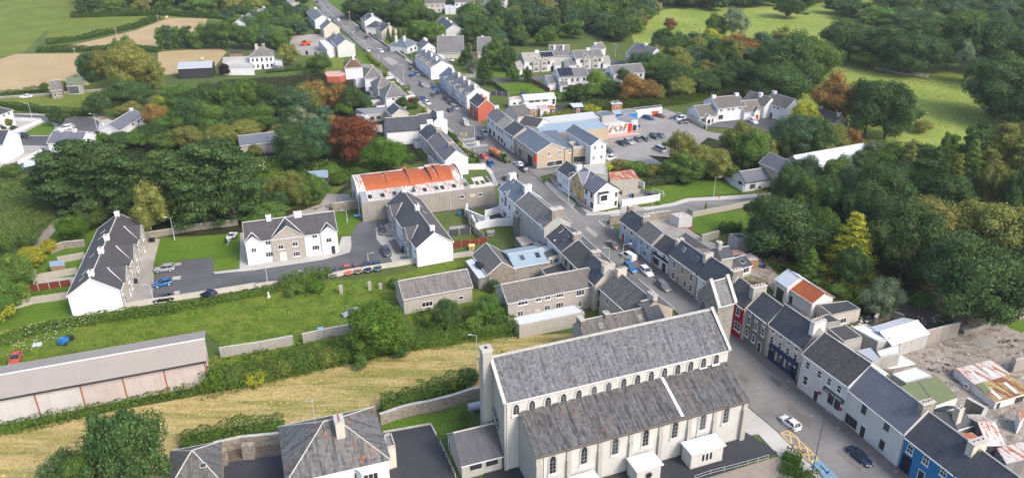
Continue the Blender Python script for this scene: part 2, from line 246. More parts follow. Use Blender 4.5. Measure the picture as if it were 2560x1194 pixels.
class MB:
 def __init__(s):s.v=[];s.f=[];s.uv=[]
 def face(s,ps,uv=None):
  i=len(s.v);s.v+=[tuple(p)for p in ps];s.f.append(tuple(range(i,i+len(ps))));s.uv+=(uv or[(p[0]+p[1]*0.0,p[2])for p in ps]);return s
 def box(s,x0,x1,y0,y1,z0,z1,M=None):
  c=[(x0,y0,z0),(x1,y0,z0),(x1,y1,z0),(x0,y1,z0),(x0,y0,z1),(x1,y0,z1),(x1,y1,z1),(x0,y1,z1)]
  if M is not None:c=[tuple(M@Vector(p))for p in c]
  ux,uy=x1-x0,y1-y0
  for q in((0,3,2,1),(4,5,6,7)):s.face([c[k]for k in q],[(0,0),(ux,0),(ux,uy),(0,uy)])
  h=z1-z0
  for q,u in(((0,1,5,4),ux),((1,2,6,5),uy),((2,3,7,6),ux),((3,0,4,7),uy)):s.face([c[k]for k in q],[(0,0),(u,0),(u,h),(0,h)])
  return s
 def prism(s,poly,z0,z1,top_uv=True):
  n=len(poly)
  ar=sum(poly[i][0]*poly[(i+1)%n][1]-poly[(i+1)%n][0]*poly[i][1]for i in range(n))
  if ar<0:poly=poly[::-1]
  s.face([(p[0],p[1],z1)for p in poly],[(p[0],p[1])for p in poly]);s.face([(p[0],p[1],z0)for p in poly[::-1]])
  for i in range(n):
   a,b=poly[i],poly[(i+1)%n];d=math.hypot(b[0]-a[0],b[1]-a[1])
   s.face([(a[0],a[1],z0),(b[0],b[1],z0),(b[0],b[1],z1),(a[0],a[1],z1)],[(0,z0),(d,z0),(d,z1),(0,z1)])
  return s
 def slab(s,q,t=0.12):
  q=[Vector(p)for p in q];e=(q[1]-q[0]).normalized();nrm=(q[1]-q[0]).cross(q[-1]-q[0]).normalized();up=nrm.cross(e)
  uv=[((p-q[0]).dot(e),(p-q[0]).dot(up))for p in q];lo=[p-Vector((0,0,t))for p in q]
  s.face(q,uv);s.face(lo[::-1],uv[::-1]);n=len(q)
  for i in range(n):s.face([lo[i],lo[(i+1)%n],q[(i+1)%n],q[i]],[(0,0),(0.1,0),(0.1,0.1),(0,0.1)])
  return s
 def cyl(s,p0,p1,r0,r1=None,n=8,caps=True):
  p0,p1=Vector(p0),Vector(p1);r1=r0 if r1 is None else r1;d=(p1-p0);dn=d.normalized()
  a=dn.orthogonal().normalized();b=dn.cross(a);A=[];B=[]
  for i in range(n):
   t=2*math.pi*i/n;o=a*math.cos(t)+b*math.sin(t);A.append(p0+o*r0);B.append(p1+o*r1)
  for i in range(n):
   j=(i+1)%n;s.face([A[i],A[j],B[j],B[i]],[(i/n,0),((i+1)/n,0),((i+1)/n,d.length),(i/n,d.length)])
  if caps:s.face(A[::-1]);s.face(B)
  return s
 def mesh(s,name,mat,smooth=False):
  me=bpy.data.meshes.new(name);me.from_pydata(s.v,[],s.f)
  uvl=me.uv_layers.new(name='UVMap');uvl.data.foreach_set('uv',np.array(s.uv,dtype=np.float32).ravel())
  me.materials.append(MATS[mat])
  if smooth:me.shade_smooth()
  return me
 def obj(s,name,mat,parent=None,smooth=False,loc=None,rz=0.0):return link(name,s.mesh(name,mat,smooth),parent,loc,rz)
def quads_mesh(name,V,mat):
 n=len(V);me=bpy.data.meshes.new(name);me.vertices.add(n*4);me.vertices.foreach_set('co',V.astype(np.float32).ravel())
 me.loops.add(n*4);me.loops.foreach_set('vertex_index',np.arange(n*4,dtype=np.int32));me.polygons.add(n)
 me.polygons.foreach_set('loop_start',np.arange(0,n*4,4,dtype=np.int32));me.update(calc_edges=True);me.materials.append(MATS[mat]);return me
WC={}
def win_meshes(w,h,style):
 k=(round(w,2),round(h,2),style)
 if k in WC:return WC[k]
 fr=MB();t=0.09;d=0.07
 fr.box(-w/2,-w/2+t,-d,0,0,h);fr.box(w/2-t,w/2,-d,0,0,h);fr.box(-w/2+t,w/2-t,-d,0,h-t,h);fr.box(-w/2+t,w/2-t,-d,0,0,t)
 if style in('sash','sashb','grid'):fr.box(-w/2+t,w/2-t,-d+0.01,-0.005,h*0.5-0.035,h*0.5+0.035)
 if style=='grid':fr.box(-0.03,0.03,-d+0.012,-0.006,t,h*0.5-0.036);fr.box(-0.03,0.03,-d+0.012,-0.006,h*0.5+0.036,h-t)
 if style in('cas','casb'):
  n=2 if w<1.5 else 3
  for i in range(1,n):x=-w/2+w*i/n;fr.box(x-0.04,x+0.04,-d+0.01,-0.005,t,h-t)
 mf='dark_trim' if style[-1]=='b' and style!='b' else 'frame_white'
 pn=MB().box(-w/2+t*0.8,w/2-t*0.8,-0.03,-0.001,t*0.8,h-t*0.8);sl=MB().box(-w/2-0.12,w/2+0.12,-0.16,0,-0.13,-0.003)
 WC[k]=(fr.mesh('window',mf),pn.mesh('pane','pane'),sl.mesh('sill','concrete' if style[-1]=='b' else 'frame_white'));return WC[k]
def door_meshes(w,h,mat,frame='frame_white'):
 k=('d',round(w,2),round(h,2),mat,frame)
 if k in WC:return WC[k]
 fr=MB().box(-w/2-0.1,-w/2,-0.09,0,0,h+0.1).box(w/2,w/2+0.1,-0.09,0,0,h+0.1).box(-w/2,w/2,-0.09,0,h,h+0.1)
 dr=MB().box(-w/2,w/2,-0.05,-0.001,0.02,h)
 if w<1.5:dr.box(-w*0.32,w*0.32,-0.065,-0.051,h*0.12,h*0.45);dr.box(-w*0.32,w*0.32,-0.065,-0.051,h*0.52,h*0.9)
 WC[k]=(fr.mesh('door_frame',frame),dr.mesh('door',mat));return WC[k]
class House:pass
SIDES={}
def place_on(H,side,pt):
 Mi=H.M.inverted();o=Mi@CP;d=(Mi.to_3x3()@ray(pt))
 if side=='f':t=(0-o.y)/d.y
 elif side=='k':t=(H.D-o.y)/d.y
 elif side=='l':t=(0-o.x)/d.x
 elif side=='r':t=(H.Lx-o.x)/d.x
 p=o+d*t;return p
def wall_xf(H,side,p,z,off=0.0):
 if side=='f':return(p,-0.003-off,z),0.0
 if side=='k':return(p,H.D+0.003+off,z),math.pi
 if side=='l':return(-0.003-off,p,z),-math.pi/2
 if side=='r':return(H.Lx+0.003+off,p,z),math.pi/2
def real_side(H,s):return{'A':'l','B':'r'}.get(s,s)if not H.flip else{'A':'r','B':'l'}.get(s,s)
def add_window(H,side,p,z,w,h,style='cas',off=0.0,sill=True):
 loc,rz=wall_xf(H,side,p,z,off);fm,pm,sm=win_meshes(w,h,style)
 o=link('window',fm,H.root,loc,rz);link('pane',pm,o)
 if sill:link('sill',sm,o)
 return o
def add_door(H,side,p,w=0.95,h=2.1,mat='dark_trim',z=0.0,frame='frame_white',off=0.0,name='door'):
 loc,rz=wall_xf(H,side,p,z,off);fm,dm=door_meshes(w,h,mat,frame)
 o=link(name,dm,H.root,loc,rz);link('door_frame',fm,o);return o
def openings(H,spec,off=0.0):
 for it in spec:
  side=real_side(H,it[0]);what=it[1]
  if isinstance(what,str):
   for pt in pts(what):
    p=place_on(H,side,pt);u=p.x if side in 'fk' else p.y
    if it[4].startswith('door'):add_door(H,side,u,it[2],it[3],it[4][5:]or 'dark_trim')
    else:add_window(H,side,u,max(0.3,p.z-it[3]/2),it[2],it[3],it[4],off,it[3]<2)
  else:
   for fr,z in what:
    ln=H.Lx if side in 'fk' else H.D
    if H.flip and side in 'fk':fr=1-fr
    if it[4].startswith('door'):add_door(H,side,fr*ln,it[2],it[3],it[4][5:]or 'dark_trim')
    else:add_window(H,side,fr*ln,z,it[2],it[3],it[4],off)
def fit_depth(A,B,R,h,p0,hip):
 ux=(B-A).normalized();best=(1e9,)
 s=F_PX/((B-CP).dot(FWV))
 for sg in(1,-1):
  n=Vector((-ux.y,ux.x,0))*sg
  for i in range(12,110):
   d=i*0.1
   for j in range(-7,8):
    pt=p0+j*2;w=B+n*d-ux*(d if hip else 0);q=proj((w.x,w.y,h+d*math.tan(math.radians(pt))))
    e=math.hypot(q[0]-R[0],q[1]-R[1])/s
    c=e*e+(j*2/12)**2*0.5
    if c<best[0]:best=(c,n,d,pt)
 return best[1],best[2]*2,best[3]
LOG=[]
def house(name,label,cat,P,h=5.2,pitch=36,wall='white_render',roof='grey_slate',wins=(),chim=(),gab=(),hipA=False,hipB=False,eo=0.25,vo=0.15,trim='white_trim',D=None,C=None,sky=(),base=None,group=None,ridge='concrete',wallB=None,tiles=None,away=True,barge=True,wing=None,plinth=None,RA=False,endm=None):
 pp=pts(P);Apx,Bpx=pp[0],pp[1]
 if base is not None:h=solve_h(Apx,pts(base)[0])
 A,B=G(Apx,h),G(Bpx,h);ux=(B-A).normalized()
 if C is not None:
  c=G(pts(C)[0],h);n=Vector((-ux.y,ux.x,0));dd=(c-A).dot(n)
  if dd<0:n=-n
  D=abs(dd)
 elif D is not None:
  n=Vector((-ux.y,ux.x,0))
  if(n.y<0)==away:n=-n
 else:n,D,pitch=fit_depth(B,A,pp[2],h,pitch,hipA)if RA else fit_depth(A,B,pp[2],h,pitch,hipB)
 H=House();H.flip=ux.x*n.y-ux.y*n.x<0
 if H.flip:A,B=B,A;ux=-ux;hipA,hipB=hipB,hipA
 Lx=(B-A).length;rz=math.atan2(ux.y,ux.x)
 H.root=thing(name,label,cat,(A.x,A.y,0),rz,group);H.Lx,H.D,H.h,H.pitch=Lx,D,h,pitch
 H.M=Matrix.Translation((A.x,A.y,0))@Matrix.Rotation(rz,4,'Z');tp=math.tan(math.radians(pitch));rise=D/2*tp;H.rise=rise;H.tp=tp
 LOG.append((name,label[:40],round(Lx,1),round(D,1),round(h,1),round(pitch)))
 w=MB();hw=h-0.06
 lo=[(0,0,0),(Lx,0,0),(Lx,D,0),(0,D,0)]
 w.face([(0,0,0),(Lx,0,0),(Lx,0,hw),(0,0,hw)]);w.face([(Lx,D,0),(0,D,0),(0,D,hw),(Lx,D,hw)])
 if hipB:w.face([(Lx,0,0),(Lx,D,0),(Lx,D,hw),(Lx,0,hw)])
 else:w.face([(Lx,0,0),(Lx,D,0),(Lx,D,hw),(Lx,D/2,hw+rise),(Lx,0,hw)])
 if hipA:w.face([(0,D,0),(0,0,0),(0,0,hw),(0,D,hw)])
 else:w.face([(0,D,0),(0,0,0),(0,0,hw),(0,D/2,hw+rise),(0,D,hw)])
 w.face(lo[::-1]);w.obj('wall',wall,H.root)
 if endm:
  for x in(-0.02,Lx+0.02):MB().face([(x,0.05,0),(x,D-0.05,0),(x,D-0.05,hw+0.03),(x,D/2,hw+rise),(x,0.05,hw+0.03)][::(1 if x>0 else-1)]).obj('party_wall',endm,H.root)
 if plinth:MB().box(-0.02,Lx+0.02,-0.05,0.3,0,0.5).obj('plinth',plinth,H.root)
 ez=h-eo*tp+0.07;rzz=h+rise+0.07;ha=min(D/2,Lx/2-0.05)
 xa,xb=(-eo if hipA else-vo),(Lx+eo if hipB else Lx+vo);ra,rb=(ha if hipA else xa),(Lx-ha if hipB else xb)
 E=[(xa,-eo,ez),(xb,-eo,ez),(xb,D+eo,ez),(xa,D+eo,ez)];R0,R1=(ra,D/2,rzz),(rb,D/2,rzz)
 r=MB();r.slab([E[0],E[1],R1,R0]);r.slab([E[2],E[3],R0,R1])
 if hipB:r.slab([E[1],E[2],R1])
 if hipA:r.slab([E[3],E[0],R0])
 r.obj('roof',roof,H.root)
 if tiles:tile_slope(H,[E[0],E[1],R1,R0],*tiles);(tile_slope(H,[E[1],E[2],R1],*tiles)if hipB else None);(tile_slope(H,[E[3],E[0],R0],*tiles)if hipA else None)
 rd=MB()
 def cap(a,b,ww=0.13):
  a,b=Vector(a),Vector(b);rd.cyl(a+Vector((0,0,0.02)),b+Vector((0,0,0.02)),ww,n=6)
 cap(R0,R1)
 if hipB:cap(E[1],R1,0.1);cap(E[2],R1,0.1)
 if hipA:cap(E[0],R0,0.1);cap(E[3],R0,0.1)
 rd.obj('ridge_tiles',ridge,H.root)
 for y0,y1 in((-eo-0.12,-eo+0.02),(D+eo-0.02,D+eo+0.12)):MB().box(xa,xb,y0,y1,ez-0.17,ez-0.03).obj('gutter',trim,H.root)
 if barge:
  for side,x in((hipA,xa-0.03),(hipB,xb+0.03)):
   if side:continue
   for y,ry in((-eo,D/2),(D+eo,D/2)):
    bb=MB();a,b=Vector((x,y,ez-0.13)),Vector((x,ry,rzz-0.13));u=Vector((0,0,0.2));t=Vector((0.03,0,0))
    q=[a-t,a+t,b+t,b-t];q2=[k+u for k in q]
    for f in((0,1,2,3),):bb.face([q[i]for i in f]);bb.face([q2[i]for i in f[::-1]])
    for i in range(4):j=(i+1)%4;bb.face([q[i],q[j],q2[j],q2[i]])
    bb.obj('bargeboard',trim,H.root)
 for c in chim:
  t,cw,cd,chh,cm,pots=c[:6];yf=c[6]if len(c)>6 else 0.5
  if H.flip:t=1-t
  cx=min(max(t*Lx,cw/2+0.02),Lx-cw/2-0.02)if not(hipA or hipB)else t*Lx
  cy=yf*D;zt=h+rise+chh;zb=h+min(cy,D-cy)*tp-0.6-cd*0.5*tp
  o=MB().box(cx-cw/2,cx+cw/2,cy-cd/2,cy+cd/2,zb,zt-0.18).obj('chimney',cm,H.root)
  MB().box(cx-cw/2-0.08,cx+cw/2+0.08,cy-cd/2-0.08,cy+cd/2+0.08,zt-0.18,zt).obj('chimney_cap','concrete' if cm!='bright_white' else 'white_trim',o)
  for i in range(pots):
   f=(i+0.5)/pots-0.5;dx,dy=(0,f*cd*0.9)if cd>=cw else(f*cw*0.9,0)
   MB().cyl((cx+dx,cy+dy,zt),(cx+dx,cy+dy,zt+0.32),0.12,0.09,6).obj('chimney_pot','terracotta',o)
 for s in sky:
  sd,t,uf,sw,sh=s
  if H.flip:t=1-t
  cx=t*Lx;y=D/2*uf;sl=math.radians(pitch)
  M=Matrix.Translation((cx,y if sd=='f' else D-y,h+y*tp+0.09))@Matrix.Rotation(0 if sd=='f' else math.pi,4,'Z')@Matrix.Rotation(sl,4,'X')
  o=MB().box(-sw/2,sw/2,-sh/2,sh/2,0,0.09,M).obj('skylight','galvanised',H.root)
  MB().box(-sw/2+0.06,sw/2-0.06,-sh/2+0.06,sh/2-0.06,0.09,0.11,M).obj('pane','pane',o)
 for gb in gab:
  sd,t,gw,gp,gm,gwins=gb[:6];gt=math.tan(math.radians(gb[6]if len(gb)>6 else pitch));hg=gb[7]if len(gb)>7 else h
  if H.flip:t=1-t
  cx=t*Lx;gr=gw/2*gt;yi=min((gr+hg-h)/tp,D/2)
  M=Matrix.Translation((cx,0,0))if sd=='f' else Matrix.Translation((cx,D,0))@Matrix.Rotation(math.pi,4,'Z')
  k=MB();pol=[(-gw/2,0),(gw/2,0),(gw/2,hg-0.06),(0,hg+gr-0.06),(-gw/2,hg-0.06)]
  fr=[tuple(M@Vector((x,-gp,z)))for x,z in pol];bk=[tuple(M@Vector((x,0.3,z)))for x,z in pol]
  k.face(fr);
  for i in range(5):j=(i+1)%5;k.face([fr[j],fr[i],bk[i],bk[j]])
  k.obj('gable_wall',gm,H.root);k=MB();y0=-gp-0.2
  a=lambda x,y,z:tuple(M@Vector((x,y,z)))
  e2=gw/2+0.15;ze=hg-0.15*gt+0.07;zr=hg+gr+0.07;ye=max(0.02,(ze-h)/tp)
  k.slab([a(e2,y0,ze),a(e2,ye,ze),a(0,yi,zr),a(0,y0,zr)]);k.slab([a(-e2,ye,ze),a(-e2,y0,ze),a(0,y0,zr),a(0,yi,zr)]);go=k.obj('gable_roof',roof,H.root)
  if gp>=0:
   for s_ in(-1,1):MB().cyl(a(s_*e2,ye,ze+0.03),a(0,yi,zr+0.03),0.09,n=5).obj('valley_flashing',trim,go)
  for s in(-1,1):
   k=MB();p,q=Vector((s*e2,y0-0.03,ze-0.1)),Vector((0,y0-0.03,zr-0.1));Z=Vector((0,0,0.17))
   Y=Vector((0,0.05,0));qq=[p,q,q+Z,p+Z];k.face([tuple(M@v)for v in qq]);k.face([tuple(M@(v+Y))for v in qq[::-1]])
   k.face([tuple(M@v)for v in(p+Z,q+Z,q+Z+Y,p+Z+Y)]);k.face([tuple(M@v)for v in(p,q,q+Y,p+Y)]);k.obj('bargeboard',trim,go)
  for dx,z,ww,wh,st in gwins:
   loc,rz2=wall_xf(H,sd,cx+(dx if sd=='f' else-dx),z,gp)
   if st.startswith('door'):
    fm,dm=door_meshes(ww,wh,st[5:]);o=link('door',dm,H.root,loc,rz2);link('door_frame',fm,o)
   else:
    fm,pm,sm=win_meshes(ww,wh,st);o=link('window',fm,H.root,loc,rz2);link('pane',pm,o);link('sill',sm,o)
 openings(H,wins);return H
def tile_slope(H,q,tw,th,mat,lift=0.03):
 q=[Vector(p)for p in q];e=(q[1]-q[0]).normalized();nrm=(q[1]-q[0]).cross(q[-1]-q[0]).normalized();up=nrm.cross(e)
 U=[((p-q[0]).dot(e),(p-q[0]).dot(up))for p in q];vmax=max(u[1]for u in U);rng=random.Random(5);mb=MB();r=0;v=0.0
 def span(v):
  xs=[]
  for i in range(len(U)):
   a,b=U[i],U[(i+1)%len(U)]
   if(a[1]-v)*(b[1]-v)<=0 and abs(a[1]-b[1])>1e-6:xs.append(a[0]+(b[0]-a[0])*(v-a[1])/(b[1]-a[1]))
  return(min(xs),max(xs))if len(xs)>1 else None
 cnt=0;singles=[]
 while v<vmax-0.05:
  v1=min(v+th*1.02,vmax-0.01);s0,s1=span(max(v,0.001)),span(v1)
  if s0 and s1:
   x0,x1=max(s0[0],s1[0]),min(s0[1],s1[1]);x=x0-(tw/2 if r%2 else 0)
   while x<x1:
    a,b=max(x+0.012,x0),min(x+tw-0.012,x1);x+=tw
    if b-a<0.06:continue
    l0=lift+rng.uniform(0.0,0.035);l1=0.008+rng.uniform(0,0.008);sk=rng.uniform(-0.012,0.012)
    P0,P1,P2,P3=(q[0]+e*a+up*(v+sk)+nrm*l0,q[0]+e*b+up*(v-sk)+nrm*l0,q[0]+e*b+up*v1+nrm*l1,q[0]+e*a+up*v1+nrm*l1)
    i=len(mb.v);D0,D1=P0-nrm*l0,P1-nrm*l0
    mb.v+=[tuple(t)for t in(P0,P1,P2,P3,D0,D1)];mb.f+=[(i,i+1,i+2,i+3),(i+4,i+5,i+1,i)]
    uu=[(a,v),(b,v),(b,v1),(a,v1)];mb.uv+=uu+[(a,v),(b,v),(b,v),(a,v)]
  v+=th;r+=1
 o=mb.obj('roof_slates',mat,H.root);o['kind']='stuff';return o
def flat(name,label,cat,P,h,wall='white_render',roof='flat_white',base=None,para=0.12,lean=0.0,group=None,oh=0.0,wins=(),sheetuv=False):
 pp=pts(P)
 if base is not None:h=solve_h(pp[0],pts(base)[0])
 c=[G(p,h)for p in pp];o0=c[0];H=House();ux=(c[1]-c[0]).normalized();rz=math.atan2(ux.y,ux.x)
 M=Matrix.Translation((o0.x,o0.y,0))@Matrix.Rotation(rz,4,'Z');Mi=M.inverted();loc=[(Mi@p)for p in c]
 H.root=thing(name,label,cat,(o0.x,o0.y,0),rz,group);H.M=M;H.Lx=loc[1].x;H.D=max(l.y for l in loc);H.flip=False;H.h=h;H.loc=loc;H.loc=loc
 poly=[(l.x,l.y)for l in loc];hs=[h-lean if i in(0,1)else h for i in range(len(poly))]
 k=MB();n=len(poly);ar=sum(poly[i][0]*poly[(i+1)%n][1]-poly[(i+1)%n][0]*poly[i][1]for i in range(n));idx=list(range(n))if ar>0 else list(range(n))[::-1]
 for a,b in zip(idx,idx[1:]+idx[:1]):k.face([(*poly[a],0),(*poly[b],0),(*poly[b],hs[b]-0.02),(*poly[a],hs[a]-0.02)])
 k.face([(*poly[i],0)for i in idx[::-1]]);k.obj('wall',wall,H.root)
 cx,cy=sum(p[0]for p in poly)/n,sum(p[1]for p in poly)/n;q=[]
 for i in idx:
  x,y=poly[i];d=math.hypot(x-cx,y-cy);f=(d+oh)/d;q.append((cx+(x-cx)*f,cy+(y-cy)*f,hs[i]+0.06))
 j0=idx.index(0);q=q[j0:]+q[:j0];MB().slab(q,0.08).obj('roof',roof,H.root)
 if para:
  kk=MB()
  for i in range(n):
   a,b=Vector(q[i]),Vector(q[(i+1)%n]);e=(b-a).normalized();nn=Vector((-e.y,e.x,0));a2,b2=a+nn*0.2,b+nn*0.2;z=Vector((0,0,para))
   lo=Vector((0,0,0.02));kk.face([a+z,b+z,b2+z,a2+z]);kk.face([a-lo,b-lo,b+z,a+z]);kk.face([b2-lo,a2-lo,a2+z,b2+z])
  kk.obj('parapet','concrete',H.root)
 openings(H,wins);return H
LEVEL=[0.0]
def sheet_ground(name,P,mat,z=None,thick=0.0,kind='structure',label=None):
 if z is None:LEVEL[0]+=0.004;z=LEVEL[0]
 c=[G(p,0)for p in(pts(P)if isinstance(P,str)else P)];mb=MB();poly=[(v.x,v.y)for v in c]
 mb.prism(poly,0.0 if thick else z-0.003,z+thick);o=mb.obj(name,mat);o['kind']=kind;return o
def ribbon(name,P,width,mat,z,thick=0.0,kind='structure'):
 c=[G(p,0)for p in(pts(P)if isinstance(P,str)else P)];Lp,Rp=[],[]
 for i,p in enumerate(c):
  a,b=c[max(0,i-1)],c[min(len(c)-1,i+1)];e=(b-a).normalized();n=Vector((-e.y,e.x,0));Lp.append(p+n*width/2);Rp.append(p-n*width/2)
 mb=MB()
 for i in range(len(c)-1):
  q=[Rp[i],Rp[i+1],Lp[i+1],Lp[i]];mb.face([(v.x,v.y,z+thick)for v in q])
  if thick:
   for a,b in((Rp[i],Rp[i+1]),(Lp[i+1],Lp[i])):mb.face([(a.x,a.y,0),(b.x,b.y,0),(b.x,b.y,z+thick),(a.x,a.y,z+thick)])
 o=mb.obj(name,mat);o['kind']=kind;return o
def garden_wall(label,P,h=1.5,t=0.25,mat='concrete_wall',cap='concrete',name='boundary_wall',cat='wall',group=None,piers=0):
 c=[G(p,0)for p in pts(P)];o0=c[0];root=thing(name,label,cat,(o0.x,o0.y,0),0,group);rel=[v-o0 for v in c]
 w=MB();cp=MB();pr=MB()
 for a,b in zip(rel,rel[1:]):
  d=(b-a).length;ang=math.atan2(b.y-a.y,b.x-a.x);M=Matrix.Translation(a)@Matrix.Rotation(ang,4,'Z');n=max(1,int(d/6))
  w.box(0,d,-t/2,t/2,0,h,M);cp.box(0,d,-t/2-0.04,t/2+0.04,h+0.003,h+0.09,M)
  if piers:
   m=max(1,int(round(d/piers)))
   for i in range(m+1):pr.box(d*i/m-0.22,d*i/m+0.22,-t/2-0.09,t/2+0.09,0,h+0.3,M)
 w.obj('wall',mat,root);cp.obj('coping',cap,root)
 if piers:pr.obj('pier',mat,root)
 return root
PANEL={}
def panel_fence(label,P,h=1.8,plen=2.4,mat='fence_board',post='concrete',name='panel_fence',cat='fence',group=None,solid=True):
 c=[G(p,0)for p in pts(P)];o0=c[0];root=thing(name,label,cat,(o0.x,o0.y,0),0,group)
 for a,b in zip(c,c[1:]):
  d=(b-a).length;n=max(1,int(round(d/plen)));e=(b-a)/n;ang=math.atan2(e.y,e.x);l=e.length
  kp,kk=('p',post,h),('q',mat,round(l,2),h)
  if kp not in PANEL:PANEL[kp]=MB().box(-0.07,0.07,-0.07,0.07,0,h+0.08).mesh('post',post)
  if kk not in PANEL:
   mb=MB().box(0.075,l-0.075,-0.03,0.03,0.25,h-0.05);MB.box(mb,0.075,l-0.075,-0.045,0.045,h-0.05,h);mb.box(0.075,l-0.075,-0.04,0.04,0.02,0.25);PANEL[kk]=mb.mesh('panel',mat)
  for i in range(n):
   p=a-o0+e*i;link('post',PANEL[kp],root,(p.x,p.y,0),ang);link('panel',PANEL[kk],root,(p.x,p.y,0),ang)
 p=c[-1]-o0;link('post',PANEL[kp],root,(p.x,p.y,0));return root
def rail_fence(label,P,h=1.1,gap=2.0,mat='steel',name='railing',cat='railing',group=None):
 c=[G(p,0)for p in pts(P)];o0=c[0];root=thing(name,label,cat,(o0.x,o0.y,0),0,group);pm=MB().cyl((0,0,0),(0,0,h),0.035,n=6).mesh('post',mat)
 for a,b in zip(c,c[1:]):
  d=(b-a).length;n=max(1,int(round(d/gap)));r=MB()
  for z in(h*0.5,h):r.cyl(a-o0+Vector((0,0,z)),b-o0+Vector((0,0,z)),0.025,n=5)
  r.obj('rail',mat,root)
  for i in range(n+1):p=a-o0+(b-a)*i/n;link('post',pm,root,(p.x,p.y,0))
 return root
RNG=np.random.default_rng(11)
def cards(P0,size,up=0.35,nrm=None):
 n=len(P0);r=RNG.normal(size=(n,3));
 if nrm is not None:r=nrm*1.3+r*0.75
 r[:,2]+=up;r/=np.linalg.norm(r,axis=1)[:,None]+1e-9
 a=np.cross(r,RNG.normal(size=(n,3)));a/=np.linalg.norm(a,axis=1)[:,None]+1e-9;b=np.cross(r,a)
 s=(size*RNG.uniform(0.6,1.3,n))[:,None];s2=s*RNG.uniform(0.6,1.0,n)[:,None]
 return np.stack([P0-a*s*0.5,P0-b*s2*0.5+r*s*0.08,P0+a*s*0.5,P0+b*s2*0.5-r*s*0.05],axis=1)
def hedge(label,P,w=1.4,h=1.6,color=(0.045,0.075,0.015),rag=0.3,dens=38,size=0.34,name='hedge',cat='hedge',group=None,flowers=0):
 c=[G(p,0)for p in pts(P)];o0=c[0];pts3=[];nr=[]
 core=MB()
 for a,b in zip(c,c[1:]):
  a,b=a-o0,b-o0;d=(b-a).length;e=(b-a)/max(d,0.01);n=Vector((-e.y,e.x,0));sz=size*(1 if d<60 else 1.15);m=int(dens*1.9*d*(w+2*h)/4.5)
  t=RNG.uniform(0,d,m);ang=RNG.uniform(-0.12,math.pi+0.12,m);ph=RNG.uniform(0,6.28,6)
  bump_=1+rag*(np.sin(t*0.9+ph[0])*0.35+np.sin(t*2.3+ph[1]+ang)*0.35+np.sin(t*0.31+ph[2])*0.6)+RNG.normal(0,0.05,m)
  bump_=np.clip(1+(bump_-1)*0.6,0.75,1.3)*np.where(RNG.uniform(0,1,m)<0.3,RNG.uniform(0.6,1.0,m),1.0);x=np.cos(ang)*w/2*bump_*np.clip(1.25-0.0*ang,1,1.3);z=np.maximum(0.05,(np.abs(np.sin(ang))**0.55)*h*bump_);
  base=np.array(a)[None,:]+t[:,None]*np.array(e)[None,:]+x[:,None]*np.array(n)[None,:];base[:,2]=z
  N3=np.cos(ang)[:,None]*np.array(n)[None,:];N3[:,2]=np.sin(ang);pts3.append(base);nr.append(N3)
  M=Matrix.Translation(a)@Matrix.Rotation(math.atan2(e.y,e.x),4,'Z');core.box(0,d,-w*0.27,w*0.27,0,h*0.5,M)
 V=cards(np.concatenate(pts3),size,0.3,np.concatenate(nr));bx=np.array(core.v).reshape(-1,4,3)
 me=quads_mesh(name,np.concatenate([V,bx]),'leaf');o=link(name,me,None,(o0.x,o0.y,0));o.color=(*color,1);reg(o,label,cat,group);return o
def ground_cover(name,P,color,h=0.6,dens=2.0,size=0.6,clump=0.5,z=0.0,flowers=None,cat=None):
 c=[G(p,0)for p in pts(P)];xs=np.array([v.x for v in c]);ys=np.array([v.y for v in c])
 area=0.5*abs(np.dot(xs,np.roll(ys,1))-np.dot(ys,np.roll(xs,1)));m=int(min(area*dens*2.2,60000));n=len(c)
 X=RNG.uniform(xs.min(),xs.max(),m*2);Y=RNG.uniform(ys.min(),ys.max(),m*2);ins=np.zeros(len(X),bool);j=n-1
 for i in range(n):
  cond=((ys[i]>Y)!=(ys[j]>Y));xx=(xs[j]-xs[i])*(Y-ys[i])/(ys[j]-ys[i]+1e-9)+xs[i];ins^=cond&(X<xx);j=i
 X,Y=X[ins],Y[ins];k=int(area*dens)
 X,Y=X[:k],Y[:k];ph=RNG.uniform(0,6.28,8)
 f=0.5+0.25*np.sin(X*0.35+ph[0])*np.sin(Y*0.3+ph[1])+0.25*np.sin(X*0.9+Y*0.4+ph[2])*np.sin(Y*0.8+ph[3]);keep=RNG.uniform(0,1,len(X))>(1-f)*clump;X,Y,f=X[keep],Y[keep],f[keep]
 Z=h*f*RNG.uniform(0.2,1.0,len(X));P0=np.stack([X,Y,Z+z],1);V=cards(P0,size,0.9)
 o=link(name,quads_mesh(name,V,'leaf'));o.color=(*color,1);o['kind']='stuff';return o
def ico(center,r,sub=1):
 import bmesh
 bm=bmesh.new();bmesh.ops.create_icosphere(bm,subdivisions=sub,radius=1.0);out=[]
 for f in bm.faces:
  v=[np.array(x.co)*np.array(r)+np.array(center)for x in f.verts];out.append([v[0],v[1],v[2],v[2]])
 bm.free();return out
CROWN={}
